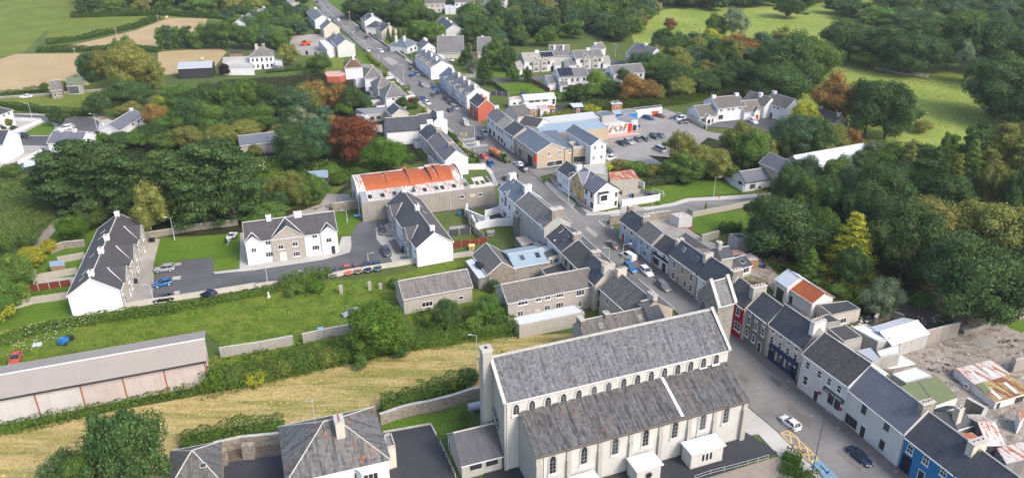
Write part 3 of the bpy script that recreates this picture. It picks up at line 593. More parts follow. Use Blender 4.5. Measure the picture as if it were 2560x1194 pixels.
def crown_mesh(kind,seed):
 if(kind,seed)in CROWN:return CROWN[(kind,seed)]
 rng=np.random.default_rng(seed*17+len(kind));P0,NR=[],[];size=0.056;core=[];n_each=520
 lobes=[]
 if kind=='round':
  for i in range(46):
   d=rng.normal(size=3);d/=np.linalg.norm(d);d[2]=d[2]*0.9+0.06;d[:2]*=1.22 if d[2]<0 else 1.0;rr=rng.uniform(0.45,0.88)
   s=rng.uniform(0.14,0.34);lobes.append((d*rr*np.array([1,1,0.98]),np.array([s,s,s*0.85])))
  lobes.append((np.array([0,0,0.0]),np.array([0.6,0.6,0.6])))
 elif kind=='loose':
  for i in range(34):
   d=rng.normal(size=3);d/=np.linalg.norm(d);rr=rng.uniform(0.35,0.9);s=rng.uniform(0.13,0.3);lobes.append((d*rr,np.array([s,s,s*0.9])))
  lobes.append((np.array([0,0,-0.1]),np.array([0.42,0.42,0.5])));n_each=380
 elif kind=='column':
  for i in range(28):
   z=rng.uniform(-0.95,0.9);a=rng.uniform(0,6.28);r=0.62*math.sqrt(max(0.05,1-z*z))*rng.uniform(0.5,1);s=rng.uniform(0.2,0.34)
   lobes.append((np.array([r*math.cos(a),r*math.sin(a),z]),np.array([s,s,s*0.6])))
  lobes.append((np.array([0,0,0]),np.array([0.45,0.45,0.8])))
 elif kind=='cypress':
  for i in range(46):
   z=rng.uniform(-0.9,0.92);a=rng.uniform(0,6.28);R=(1-max(0,z)*0.75)*rng.uniform(0.35,0.95);s=rng.uniform(0.16,0.34)
   lobes.append((np.array([R*math.cos(a)*0.9,R*math.sin(a)*0.9,z]),np.array([s,s*1.0,s*0.22])))
  lobes.append((np.array([0,0,-0.1]),np.array([0.5,0.5,0.75])));n_each=300;size=0.07
 elif kind=='conifer':
  for i in range(46):
   z=-0.95+1.9*(i/46)**0.9;a=i*2.4+rng.uniform(-0.3,0.3);R=0.78*(1-(z+0.95)/1.95)+0.05;s=0.30*(1-(z+0.95)/2.4)+0.05
   lobes.append((np.array([R*math.cos(a)*rng.uniform(0.6,1),R*math.sin(a)*rng.uniform(0.6,1),z-0.05*R]),np.array([s,s,s*0.32])))
  lobes.append((np.array([0,0,-0.3]),np.array([0.33,0.33,0.6])));n_each=260
 elif kind=='bush':
  for i in range(14):
   d=rng.normal(size=3);d/=np.linalg.norm(d);d[2]=abs(d[2])*0.9-0.2;s=rng.uniform(0.3,0.45);lobes.append((d*rng.uniform(0.4,0.66),np.array([s,s,s*0.85])))
  n_each=260;size=0.11
 for cen,rad in lobes:
  m=int(n_each*(rad.mean()/0.27)**1.6)if kind!='bush' else n_each;d=rng.normal(size=(m,3));d/=np.linalg.norm(d,axis=1)[:,None]
  r=rng.uniform(0.8,1.28,m)[:,None];P0.append(cen+d*rad*r);NR.append(d);core+=ico(cen,rad*0.72)
 P0=np.concatenate(P0);NR=np.concatenate(NR);V=np.concatenate([cards(P0,size,0.25,NR),np.array(core)]);V=np.clip(V,-1.25,1.25)
 me=quads_mesh('crown',V,'leaf');CROWN[(kind,seed)]=me;return me
TRUNK={}
def trunk_mesh(seed,bare=False):
 k=(seed,bare)
 if k in TRUNK:return TRUNK[k]
 rng=random.Random(seed);mb=MB()
 if not bare:
  mb.cyl((0,0,-0.02),(0.02,0.01,0.5),0.05,0.035,7);
  for i in range(5):
   a=i*1.257+rng.uniform(-0.3,0.3);mb.cyl((0.02,0.01,0.32+0.05*i),(0.3*math.cos(a),0.3*math.sin(a),0.62+0.06*i),0.02,0.006,5)
  mb.cyl((0.02,0.01,0.5),(0,0,0.85),0.033,0.01,6)
 else:
  def br(p,d,l,r,lv):
   q=p+d*l;mb.cyl(p,q,r,r*0.6,5)
   if lv==0:return
   for i in range(3):
    dd=(d+Vector((rng.uniform(-0.8,0.8),rng.uniform(-0.8,0.8),rng.uniform(-0.2,0.6)))).normalized();br(p.lerp(q,rng.uniform(0.6,1)),dd,l*0.62,r*0.55,lv-1)
  br(Vector((0,0,0)),Vector((0.05,0,1)),0.4,0.03,3)
 TRUNK[k]=mb.mesh('trunk','dead_wood' if bare else 'bark');return TRUNK[k]
GREEN=dict(D=(0.0607,0.108,0.0338),M=(0.0945,0.165,0.0355),B=(0.0675,0.125,0.0607),O=(0.177,0.194,0.0506),Y=(0.312,0.327,0.0355),R=(0.185,0.068,0.0312),A=(0.227,0.149,0.0454),L=(0.127,0.206,0.0355),K=(0.0574,0.105,0.0338),V=(0.0746,0.144,0.0207),S=(0.144,0.186,0.101),P=(0.0506,0.027,0.0371))
CW=dict(D='dark green',M='mid green',B='bluish green',O='olive green',Y='yellow green',R='copper red',A='amber brown',L='light green',K='deep green',V='fresh green',S='silvery green',P='purple black')
KN=dict(round=('broadleaf_tree','round crowned tree'),loose=('broadleaf_tree','open crowned tree'),column=('column_tree','tall narrow tree'),cypress=('cypress_tree','spreading cypress'),conifer=('conifer_tree','pointed conifer'),bush=('garden_bush','bush'),bare=('dead_tree','bare dead tree'))
tree_rng=random.Random(3)
TREES=[]
def tree(kind,x,ytop,ybase,wpx,col,where,group=None,label=None,jit=True):
 g=G((x,ybase));s=ppm((x,ybase));r=wpx/2/s;d=math.hypot(g.x,g.y)
 H=h_from_base((x,ybase),ytop)
 al=math.atan2(CAM_H,d);H=max(1.0,H-0.45*r*math.sin(al));
 c=GREEN[col];j=tree_rng.uniform(0.85,1.2);j2=tree_rng.uniform(0.92,1.08);c=(c[0]*j*j2,c[1]*j,c[2]*j)
 nm,word=KN[kind];seed=tree_rng.randint(1,4 if kind in('round','loose')else 2);rz=tree_rng.uniform(0,6.28)
 lab=label or('%s %s %s'%(CW[col],word,where));cat='bush' if kind=='bush' else 'tree'
 if kind=='bush':
  o=link(nm,crown_mesh(kind,seed),None,(g.x,g.y,H*0.42),rz,(r,r,H*0.58));o.color=(*c,1);reg(o,lab,cat,group);o['_px']=0;return o
 root=thing(nm,lab,cat,(g.x,g.y,0),rz,group)
 if kind=='bare':link('trunk',trunk_mesh(seed,True),root,(0,0,0),0,(H,H,H));return root
 cb=H*(0.05 if H>5 else 0.04)
 if kind in('conifer','cypress','column'):cb=H*0.05
 ch=(H-cb)/2;cz=cb+ch
 link('trunk',trunk_mesh(seed),root,(0,0,0),0,(max(r,H*0.3),max(r,H*0.3),H));k=1/0.95 if kind!='conifer' else 1
 o=link('crown',crown_mesh(kind,seed),root,(0,0,cz),0,(r*k*(1.1 if kind=='column' else 1),r*k*(1.1 if kind=='column' else 1),ch*1.02));o.color=(*c,1);return root
def woods(poly,n,hr,rr,cols,kinds,where,group,seed=1,mind=0.75):
 c=[G(p,0)for p in pts(poly)];rng=random.Random(seed);xs=[v.x for v in c];ys=[v.y for v in c];got=[];tries=0
 while len(got)<n and tries<n*60:
  tries+=1;x,y=rng.uniform(min(xs),max(xs)),rng.uniform(min(ys),max(ys));ins=False;j=len(c)-1
  for i in range(len(c)):
   if(ys[i]>y)!=(ys[j]>y)and x<(xs[j]-xs[i])*(y-ys[i])/(ys[j]-ys[i]+1e-9)+xs[i]:ins=not ins
   j=i
  if not ins:continue
  r=rng.uniform(*rr)
  if any(math.hypot(x-a,y-b)<(r+q)*mind for a,b,q in got):continue
  got.append((x,y,r))
 for x,y,r in got:
  H=rng.uniform(*hr)*(0.75+0.25*r/rr[1]);col=rng.choice(cols);kind=rng.choice(kinds);nm,word=KN[kind];cc=GREEN[col];j=rng.uniform(0.85,1.2)
  root=thing(nm,'%s %s %s'%(CW[col],word,where),'tree',(x,y,0),rng.uniform(0,6.28),group);seed2=rng.randint(1,4 if kind in('round','loose')else 2)
  cb=H*0.05;ch=(H-cb)/2
  link('trunk',trunk_mesh(seed2),root,(0,0,0),0,(max(r,H*0.3),max(r,H*0.3),H));o=link('crown',crown_mesh(kind,seed2),root,(0,0,cb+ch),0,(r*1.08,r*1.08,ch*1.03));o.color=(cc[0]*j,cc[1]*j,cc[2]*j,1)
def far_wood(name,poly,n,hr,rr,cols,seed,mind=0.7):
 c=[G(p,0)for p in pts(poly)];rng=random.Random(seed);xs=[v.x for v in c];ys=[v.y for v in c];got=[];tries=0;parts={}
 while len(got)<n and tries<n*60:
  tries+=1;x,y=rng.uniform(min(xs),max(xs)),rng.uniform(min(ys),max(ys));ins=False;j=len(c)-1
  for i in range(len(c)):
   if(ys[i]>y)!=(ys[j]>y)and x<(xs[j]-xs[i])*(y-ys[i])/(ys[j]-ys[i]+1e-9)+xs[i]:ins=not ins
   j=i
  if not ins:continue
  r=rng.uniform(*rr)
  if any(math.hypot(x-a,y-b)<(r+q)*mind for a,b,q in got):continue
  got.append((x,y,r));H=rng.uniform(*hr)*(0.75+0.25*r/rr[1]);me=crown_mesh(rng.choice(['round','loose']),rng.randint(1,4));V=np.empty(len(me.vertices)*3,np.float32)
  me.vertices.foreach_get('co',V);V=V.reshape(-1,4,3)[rng.randint(0,4)::5];cen=V.mean(axis=1,keepdims=True);V=cen+(V-cen)*2.1;a_=rng.uniform(0,6.28)
  R3=np.array([[math.cos(a_),-math.sin(a_),0],[math.sin(a_),math.cos(a_),0],[0,0,1]]);V=(V@R3.T)*np.array([r*1.08,r*1.08,H*0.5])+np.array([x,y,H*0.52]);parts.setdefault(rng.choice(cols),[]).append(V)
 for k,v in parts.items():
  o=link(name,quads_mesh(name,np.concatenate(v),'leaf'));o.color=(*GREEN[k],1);o['kind']='stuff'
CARS={}
def car_proto(kind):
 if kind in CARS:return CARS[kind]
 L_,W_,H_,z0=dict(hatch=(4.1,1.76,1.48,0.17),suv=(4.5,1.86,1.66,0.2),sedan=(4.7,1.82,1.44,0.16),van=(4.5,1.82,1.86,0.18),mpv=(5.0,1.92,1.95,0.18))[kind]
 hl=L_/2;belt={'hatch':0.92,'suv':1.05,'sedan':0.90,'van':1.1,'mpv':1.12}[kind];hood=belt-0.06
 st=dict(hatch=[(-1,.80,.72),(-.985,.9,.88),(-.9,.97,.93),(-.45,1,.94),(.2,1,.93),(.42,.99,.90),(.8,.95,.80),(.95,.86,.70),(1,.70,.55)],suv=[(-1,.82,.80),(-.985,.92,1.0),(-.9,.98,1.06),(-.45,1,1.06),(.2,1,1.05),(.42,.99,1.02),(.82,.96,.93),(.96,.88,.82),(1,.74,.62)],sedan=[(-1,.76,.70),(-.98,.86,.88),(-.8,.95,.94),(-.45,1,.94),(.15,1,.92),(.38,.99,.89),(.8,.95,.78),(.95,.85,.68),(1,.70,.52)],van=[(-1,.92,1.1),(-.99,.96,1.12),(-.9,1,1.12),(-.45,1,1.12),(.3,1,1.12),(.55,.99,1.05),(.85,.95,.92),(.97,.87,.78),(1,.74,.6)],mpv=[(-1,.90,1.1),(-.99,.95,1.14),(-.9,.99,1.14),(-.45,1,1.14),(.4,1,1.13),(.62,.99,1.06),(.88,.95,.95),(.97,.87,.8),(1,.74,.6)])[kind]
 hw=W_/2;V=[];F=[]
 def ring(x,w,zt):
  b=z0+(0.12 if abs(x)>0.93 else 0);return[(x*hl,-w*hw*0.90,b),(x*hl,-w*hw,b+0.14),(x*hl,-w*hw*1.0,zt-0.22),(x*hl,-w*hw*0.95,zt-0.05),(x*hl,-w*hw*0.80,zt),(x*hl,0,zt+0.03),(x*hl,w*hw*0.80,zt),(x*hl,w*hw*0.95,zt-0.05),(x*hl,w*hw*1.0,zt-0.22),(x*hl,w*hw,b+0.14),(x*hl,w*hw*0.90,b)]
 for s in st:V+=ring(*s)
 n=11
 for i in range(len(st)-1):
  for j in range(n):F.append((i*n+j,i*n+(j+1)%n,(i+1)*n+(j+1)%n,(i+1)*n+j))
 F.append(tuple(range(n))[::-1]);F.append(tuple((len(st)-1)*n+j for j in range(n)))
 me=bpy.data.meshes.new('body');me.from_pydata(V,[],F);me.materials.append(MATS['paint']);me.shade_smooth()
 cb=dict(hatch=(-.93,.44,-.66,.0),suv=(-.93,.42,-.78,.05),sedan=(-.74,.40,-.45,.02),van=(-.97,.58,-.95,.30),mpv=(-.97,.66,-.92,.42))[kind]
 xb,xf,rb,rf=[c*hl for c in cb];wb_,wt=hw*0.90,hw*(0.70 if kind in('hatch','sedan')else 0.76);zb=belt-0.06;zt=H_-0.05
 P=lambda x,y,z:(x,y,z)
 gl=MB();b=[P(xb,-wb_,zb),P(xf,-wb_,zb),P(xf,wb_,zb),P(xb,wb_,zb)];t=[P(rb,-wt,zt),P(rf,-wt,zt),P(rf,wt,zt),P(rb,wt,zt)]
 for i in range(4):gl.face([b[i],b[(i+1)%4],t[(i+1)%4],t[i]])
 gl.face(t);glass=gl.mesh('glasshouse','car_glass')
 rf_=MB();o=0.03
 R=[(rb-0.06,-wt-o),(rf+0.05,-wt-o),(rf+0.05,wt+o),(rb-0.06,wt+o)];Ri=[(rb+0.12,-wt+0.12),(rf-0.15,-wt+0.12),(rf-0.15,wt-0.12),(rb+0.12,wt-0.12)]
 for i in range(4):
  j=(i+1)%4;rf_.face([(*R[i],zt-0.03),(*R[j],zt-0.03),(*Ri[j],H_),(*Ri[i],H_)])if True else None
 rf_.face([(*p,H_)for p in Ri]);roofm=rf_.mesh('roof','paint');roofm.shade_smooth()
 pils=[]
 def post(a,c,w=0.05):pils.append(('pillar',MB().cyl(a,c,w,w*0.8,5).mesh('pillar','paint')))
 for s in(-1,1):
  post((xf,s*(wb_),zb),(rf,s*(wt+0.01),zt));post((xb,s*(wb_),zb),(rb,s*(wt+0.01),zt),0.08)
  m=(xb+xf)/2-0.05;mt=(rb+rf)/2;post((m,s*(wb_+0.01),zb),(mt,s*(wt+0.02),zt),0.045)
  if kind in('van',):
   q=[(xb,s*(wb_+.02),zb),(m,s*(wb_+.02),zb),(mt,s*(wt+.03),zt),(rb,s*(wt+.03),zt)];pils.append(('side_panel',MB().face(q if s<0 else q[::-1]).mesh('side_panel','paint')))
 if kind=='van':q=[(xb-.02,wb_,zb),(xb-.02,-wb_,zb),(rb-.02,-wt,zt),(rb-.02,wt,zt)];pils.append(('side_panel',MB().face(q).mesh('side_panel','paint')))
 wr=0.33 if kind in('hatch','sedan')else 0.36;tm=MB().cyl((0,-0.11,0),(0,0.11,0),wr,n=14).mesh('tyre','rubber');rm=MB().cyl((0,-0.12,0),(0,0.12,0),wr*0.62,n=10).mesh('rim','galvanised')
 head=MB().box(-0.14,0.06,-0.2,0.2,-0.07,0.07).mesh('headlight','lamp_glass');tail=MB().box(-0.04,0.08,-0.12,0.12,-0.13,0.13).mesh('tail_light','tail_glass')
 plate=MB().box(-0.02,0.02,-0.26,0.26,-0.06,0.06).mesh('number_plate','white_trim');arch=MB().cyl((0,-0.02,0),(0,0.02,0),wr*1.17,n=14).mesh('wheel_arch','black_plastic')
 mir=MB().box(-0.09,0.07,-0.1,0.1,-0.07,0.07).mesh('mirror','paint');gr=MB().box(-0.03,0.03,-0.45,0.45,-0.09,0.09).mesh('grille','black_plastic')
 CARS[kind]=dict(me=me,glass=glass,roof=roofm,pil=pils,tm=tm,rm=rm,head=head,tail=tail,plate=plate,arch=arch,mir=mir,gr=gr,hl=hl,hw=hw,wr=wr,belt=belt,xf=xf,zb=zb,wb=wb_);return CARS[kind]
CCOL=dict(white=(0.66,0.66,0.66),black=(0.012,0.013,0.015),silver=(0.30,0.31,0.32),grey=(0.13,0.14,0.145),darkgrey=(0.045,0.05,0.055),blue=(0.008,0.07,0.19),brightblue=(0.012,0.115,0.28),navy=(0.004,0.013,0.045),red=(0.42,0.016,0.01),orange=(0.42,0.07,0.025),paleblue=(0.20,0.26,0.29),teal=(0.012,0.05,0.075),bronze=(0.12,0.09,0.075),dullred=(0.13,0.06,0.05))
def car(kind,color,p,front,where,group,detail=True):
 a,b=pts(p)[0],pts(front)[0]if isinstance(front,str)else front;g=G(a,0.75);f=G(b,0.75);g0=Vector((g.x,g.y,0));rz=math.atan2(f.y-g.y,f.x-g.x)
 K=car_proto(kind);kn=dict(hatch='hatchback',suv='tall SUV',sedan='saloon car',van='small panel van',mpv='long people carrier')[kind];cn={'darkgrey':'dark grey','brightblue':'bright blue','navy':'dark navy blue','paleblue':'pale blue-grey','dullred':'dull red','teal':'dark teal'}.get(color,color)
 root=thing('parked_car' if kind not in('van','mpv')else 'parked_van','%s %s %s'%(cn,kn,where),'car' if kind not in('van','mpv')else 'van',(g0.x,g0.y,0.03),rz,group);c=(*CCOL[color],1)
 for nm,k in(('body','me'),('glasshouse','glass'),('cabin_roof','roof')):
  o=link(nm,K[k],root)
  if k!='glass':o.color=c
 for nm,me in K['pil']:link(nm,me,root).color=c
 for sx in(-0.60,0.62):
  for sy in(-1,1):
   w=link('wheel',K['tm'],root,(sx*K['hl'],sy*(K['hw']-0.09),K['wr']));link('rim',K['rm'],w);link('wheel_arch',K['arch'],root,(sx*K['hl'],sy*(K['hw']-0.012),K['wr']+0.02))
 for sy in(-1,1):
  link('headlight',K['head'],root,(K['hl']*0.945,sy*K['hw']*0.62,K['belt']*0.70));link('tail_light',K['tail'],root,(-K['hl']*0.985,sy*K['hw']*0.74,K['belt']*0.80))
  m=link('mirror',K['mir'],root,(K['xf']-0.28,sy*(K['hw']+0.08),K['belt']+0.04));m.color=c
 for sx in(-1,1):link('number_plate',K['plate'],root,(sx*K['hl']*0.995,0,0.47))
 link('grille',K['gr'],root,(K['hl']*0.985,0,0.62));return root
def lamp_post(label,base,ytop,mat='galvanised',side=-1,arm=1.2,group='street lamps',dark=False):
 b=pts(base)[0];g=G(b);h=min(12,h_from_base(b,ytop));root=thing('street_lamp',label,'street lamp',(g.x,g.y,0),0,group);m='dark_trim' if dark else mat
 MB().cyl((0,0,0),(0,0,1.2),0.11,0.10).cyl((0,0,1.2),(0,0,h),0.075,0.045).obj('pole',m,root)
 MB().cyl((0,0,h-0.05),(side*arm,0,h+0.15),0.035,n=6).obj('arm',m,root)
 MB().box(side*arm-0.35,side*arm+0.3,-0.14,0.14,h+0.10,h+0.22).obj('lamp_head','lamp_glass' if not dark else 'dark_trim',root);return root
def telegraph_pole(label,base,ytop,group='telegraph poles'):
 b=pts(base)[0];g=G(b);h=min(12,h_from_base(b,ytop));root=thing('telegraph_pole',label,'pole',(g.x,g.y,0),0.3,group)
 MB().cyl((0,0,0),(0,0,h),0.16,0.11).obj('pole','dead_wood',root);MB().box(-0.9,0.9,-0.06,0.06,h-0.5,h-0.36).obj('crossarm','dead_wood',root);return root
def bin_(label,base,mat='blue_plastic',group='wheelie bins'):
 g=G(pts(base)[0]);root=thing('wheelie_bin',label,'bin',(g.x,g.y,0),random.uniform(0,6),group)
 k=MB();a,b=[(-.24,-.28),(.24,-.28),(.24,.28),(-.24,.28)],[(-.3,-.36),(.3,-.36),(.3,.36),(-.3,.36)]
 for i in range(4):j=(i+1)%4;k.face([(*a[i],0.08),(*a[j],0.08),(*b[j],1.0),(*b[i],1.0)])
 k.face([(*p,0.08)for p in a[::-1]]);k.obj('bin_body',mat,root);MB().box(-.33,.33,-.39,.41,1.0,1.07).obj('lid',mat,root)
 for s in(-1,1):MB().cyl((s*.2,.26,.1),(s*.28,.26,.1),.1).obj('wheel','rubber',root)
 return root
def text_on(H,side,u,z,txt,size,mat,off=0.16,parent=None,spacing=1.0,ext=0.01):
 cu=bpy.data.curves.new('lettering','FONT');cu.body=txt;cu.size=size;cu.align_x='CENTER';cu.align_y='CENTER';cu.extrude=ext;cu.space_character=spacing
 tmp=bpy.data.objects.new('lettering',cu);COL.objects.link(tmp);dg=bpy.context.evaluated_depsgraph_get();me=bpy.data.meshes.new_from_object(tmp.evaluated_get(dg));bpy.data.objects.remove(tmp)
 me.materials.clear();me.materials.append(MATS[mat]);o=bpy.data.objects.new('lettering',me);COL.objects.link(o);o.parent=parent or H.root
 loc,rz=wall_xf(H,side,u,z,off);o.matrix_local=Matrix.Translation(loc)@Matrix.Rotation(rz,4,'Z')@Matrix.Rotation(math.pi/2,4,'X');return o
def box_on(H,side,name,pt_or_u,z,w,h,d,mat,off=0.0,parent=None):
 loc,rz=wall_xf(H,side,pt_or_u,z,off);o=MB().box(-w/2,w/2,-d,0,0,h).obj(name,mat,H.root if parent is None else parent);o.location=loc;o.rotation_euler=(0,0,rz);return o
ORD=['leftmost','second from left','third from left','fourth from left','fifth from left','sixth from left','seventh from left','eighth from left']
def finish_labels():
 from collections import defaultdict
 bpy.context.view_layer.update();d=defaultdict(list)
 for o in REG:
  if '_px' in o:del o['_px']
  d[o['label']].append(o)
 for lab,os in d.items():
  if len(os)<2:continue
  rows=1 if len(os)<=8 else 2 if len(os)<=16 else 3;os.sort(key=lambda o:o.location.y);n=len(os);per=-(-n//rows)
  for r in range(rows):
   part=os[r*per:(r+1)*per];part.sort(key=lambda o:proj(o.location)[0]);rn='' if rows==1 else(('front row, ','back row, ')if rows==2 else('front row, ','middle row, ','back row, '))[r]
   for i,o in enumerate(part):
    w=ORD[min(i,7)]if i<len(part)-1 else 'rightmost'
    if len(part)==1:w='alone'
    o['label']='%s, %s%s'%(lab,rn,w)
    # ============================================================ THE LAND
b_=MB();b_.face([(-3000,-400,-0.02),(3000,-400,-0.02),(3000,5000,-0.02),(-3000,5000,-0.02)]);b_.obj('ground','base_ground')['kind']='structure'
SG=sheet_ground
SG('pasture',"P 1560,45 2000,-40 2700,-40 2700,460 2160,460 2080,400 1990,280 1880,240 1600,140",'pasture')
SG('pasture',"P 130,44 410,42 330,76 110,112",'grass_field');SG('field',"P -400,60 60,-20 820,-60 900,-10 700,60 400,45 150,45 60,130 -400,240",'grass_field')
SG('stubble_field',"P 135,124 340,76 420,46 520,46 505,75 395,130 240,126",'stubble');SG('stubble_field',"P -300,240 40,135 215,133 205,190 225,212 40,230 -300,260",'stubble');SG('stubble_field',"P 395,130 545,120 566,130 540,165 440,185 395,190",'stubble')
SG('rough_pasture',"P -200,252 0,246 130,240 290,222 330,280 150,278 -200,282",'grass_field')
SG('estate_ground',"P -200,284 240,284 300,310 380,300 420,340 160,350 120,420 -200,440",'pavement')
SG('estate_road',"B8 -600,470 150,425 640,445 900,455 1150,475 1240,520 1210,650 880,650 940,570 880,530 800,545 560,525 540,500 150,465 -600,520",'estate_road')
SG('estate_road',"B8 200,700 640,695 620,820 250,810",'estate_road');SG('estate_road',"B8 170,1030 520,840 600,880 260,1080",'estate_road')
SG('front_lawn',"B8 330,640 560,525 640,530 690,600 620,690 220,690",'lawn')
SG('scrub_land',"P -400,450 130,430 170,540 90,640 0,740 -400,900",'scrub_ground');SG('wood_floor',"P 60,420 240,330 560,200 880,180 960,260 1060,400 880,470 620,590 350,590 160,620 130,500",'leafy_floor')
SG('rough_ground',"P 560,395 900,380 1090,430 880,450 820,500 700,530 600,500",'rough_grass')
SG('gardens',"P -50,820 150,545 350,560 330,800 -100,850",'lawn')
SG('footpath',"P 85,612 112,575 155,532 165,540 128,590 100,620",'gravel_path')
SG('terrace_yard',"b1 1040,560 1195,590 1145,785 1150,945 1130,1068 900,1110 960,900",'concrete_yard')
SG('estate_road',"b1 1160,870 1310,740 1590,725 1610,845 1910,825 b2 0,815 500,745 690,690 710,560 760,470 860,425 985,405 1010,470 890,510 900,590 985,700 1040,800 850,835 550,885 380,895 0,955 b1 1600,990 1400,1032 1130,1068",'estate_road')
SG('green',"b1 1195,590 1790,545 1785,810 1600,833 1585,728 1350,750 1300,780 1143,786",'lawn');SG('green',"b1 1600,990 1610,960 1800,925 1840,950 1700,985",'lawn');SG('green',"b2 570,400 985,395 985,407 860,423 760,468 712,556 600,566 610,690 590,700",'lawn');SG('green',"b2 370,870 400,835 520,850 540,875 400,895",'lawn');SG('green',"b2 940,800 960,765 1020,765 1035,795",'lawn')
SG('pavement',"b2 -20,770 605,690 640,575 708,568 712,640 700,690 500,745 0,820 b1 1605,850 1592,836 1788,812 1792,545 1830,540 1900,770",'pavement',z=0.0,thick=0.1);SG('pavement',"b2 890,510 1000,470 1200,770 1040,795 985,700 900,590",'pavement',z=0.0,thick=0.1)
for q in("b1 1305,770 1355,765 1350,785 1300,790","b1 1290,870 1350,865 1345,892 1285,896","b1 1300,980 1342,975 1338,1002 1295,1005"):SG('parking_bay_apron',q,'pavement',z=0.09)
for q in("b2 985,605 1040,590 1100,690 1045,705","b2 960,565 1020,558 1030,570 970,577","b2 1070,725 1130,718 1140,733 1080,740","b2 1090,765 1160,755 1180,768 1100,782"):SG('gravel_bed',q,'pave_dark',z=0.112)
SG('rough_meadow',"P -100,840 160,800 560,745 830,705 985,690 1010,740 965,790 890,815 560,872 510,828 0,935 -100,960",'rough_grass')
SG('overgrown_strip',"P 480,930 560,870 890,820 1040,840 1290,790 1300,840 1000,880 640,960 500,985 450,1000",'rough_grass');SG('rough_ground',"P 985,690 1180,640 1300,700 1290,830 1040,840 1000,760",'rough_grass')
SG('hay_meadow',"P -200,1110 0,1083 250,1035 440,1000 640,962 1000,882 1280,842 1450,832 1450,870 1210,965 1190,985 950,1022 710,1075 450,1118 430,1194 380,1300 -200,1360",'hay')
SG('yard',"b2 230,420 480,330 530,255 690,255 760,350 560,390",'concrete_yard');SG('yard',"b2 600,110 660,108 690,190 625,200",'estate_road');SG('lane',"b2 1290,378 1830,322 1840,352 1310,400",'estate_road');SG('back_yard',"b2 1440,500 1590,480 1600,520 1450,540",'concrete_yard')
SG('presbytery_yard',"c2 -300,1090 220,1000 230,1300 -320,1300",'new_asphalt');SG('flower_bed',"c2 -280,985 210,940 215,1020 -290,1088",'bare_earth')
SG('church_lawn',"c2 925,790 1200,735 1560,690 1570,800 1420,880 1340,870 1305,797 950,855",'lawn');SG('church_drive',"c2 950,862 1303,799 1385,960 1500,1230 960,1230",'new_asphalt');SG('church_apron',"P 1215,1110 1855,1075 1945,1132 1760,1200 1700,1300 1200,1320",'new_asphalt')
SG('churchyard_gravel',"P 1735,1205 1950,1140 2060,1240 1780,1300",'gravel_path')
SG('estate_ground',"A7 -50,480 330,420 2540,300 2540,520 2000,620 1200,880 830,910 180,940 -50,760",'base_ground');SG('estate_green',"A7 -150,480 60,485 210,560 340,650 -200,670",'lawn');SG('estate_green',"A7 -150,765 540,748 835,900 200,935 -20,830",'lawn');SG('estate_road',"A7 -400,690 420,668 700,640 900,600 1600,520 1830,370 2060,450 1700,540 760,700 560,700 0,745 -400,765",'estate_road')
SG('field_strip',"A2 1400,845 1700,838 2040,835 2050,930 1900,930 1500,880",'stubble')
SG('garden',"A1 1900,-10 2420,-40 2640,380 2290,392",'lawn');SG('garden',"A4 830,-10 1110,-10 1270,200 1005,222",'lawn');SG('garden',"A1 1960,1100 2450,1080 2300,1300 1900,1250",'base_ground')
SG('garden',"A4 -100,-100 640,20 620,290 -100,420",'grass_field');SG('builders_yard',"A1 1130,690 1870,690 1880,800 2000,1100 1380,1110 1170,950",'concrete_yard');SG('yard',"A5 400,430 640,420 650,560 520,520",'concrete_yard')
SG('car_park',"a3 560,1010 930,990 935,860 1140,815 1230,850 1310,905 1460,985 1620,1010 1500,1230 660,1230",'lot');SG('paving',"a3 640,1012 935,988 960,1005 690,1040",'patch_pink');SG('kerb_island',"a3 893,1130 915,1118 1210,1105 1215,1130 960,1172",'pavement',z=0,thick=0.13)
SG('courtyard',"A8 640,560 800,460 1300,370 1560,440 1450,600 1300,640 880,560",'estate_road');SG('forecourt',"b3 -60,60 450,20 470,180 250,95 -40,40",'estate_road')
SG('green',"b3 985,218 1530,138 1738,250 1310,285 1200,322 1105,337 1040,290",'lawn');SG('green',"B4 1340,285 2270,165 2260,450 1560,600 1330,500",'lawn');SG('garden',"b3 800,200 900,195 930,235 820,245",'lawn');SG('garden',"b3 835,300 1000,280 1010,300 845,320",'lawn');SG('yard',"b3 820,245 990,230 1000,280 825,300",'concrete_yard')
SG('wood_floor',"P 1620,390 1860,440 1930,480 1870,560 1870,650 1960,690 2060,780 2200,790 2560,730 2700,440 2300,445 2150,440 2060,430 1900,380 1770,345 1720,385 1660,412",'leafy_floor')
SG('garden',"P 1900,650 2080,660 2260,700 2250,770 2100,760 1900,700",'rough_grass');SG('garden',"P 1560,400 1650,420 1640,470 1560,470",'rough_grass')
SG('cleared_ground',"P 2150,800 2230,760 2400,740 2700,680 2700,830 2390,830 2240,850 2120,850",'bare_earth');SG('derelict_yard',"P 2040,800 2130,850 2340,835 2395,805 2700,820 2700,1260 2480,1250 2400,1100 2200,930 2080,860 1900,700 1860,640 1900,640",'broken_concrete')
SG('concrete_path',"B6 2040,110 2240,120 2547,-20 2700,-60 2547,20 2260,130 2100,140",'pavement');SG('lawn',"B6 2280,180 2547,110 2700,80 2700,330 2540,300 2420,250",'lawn');SG('concrete_slab',"B6 1800,395 2005,335 2150,430 2145,460 2000,500",'lot');SG('concrete_slab',"B6 640,680 870,560 1100,690 1090,710 760,770",'flat_white')
SG('back_yards',"P 1540,480 1600,520 1700,560 1760,600 1870,640 1900,700 1800,720 1560,560",'concrete_yard')
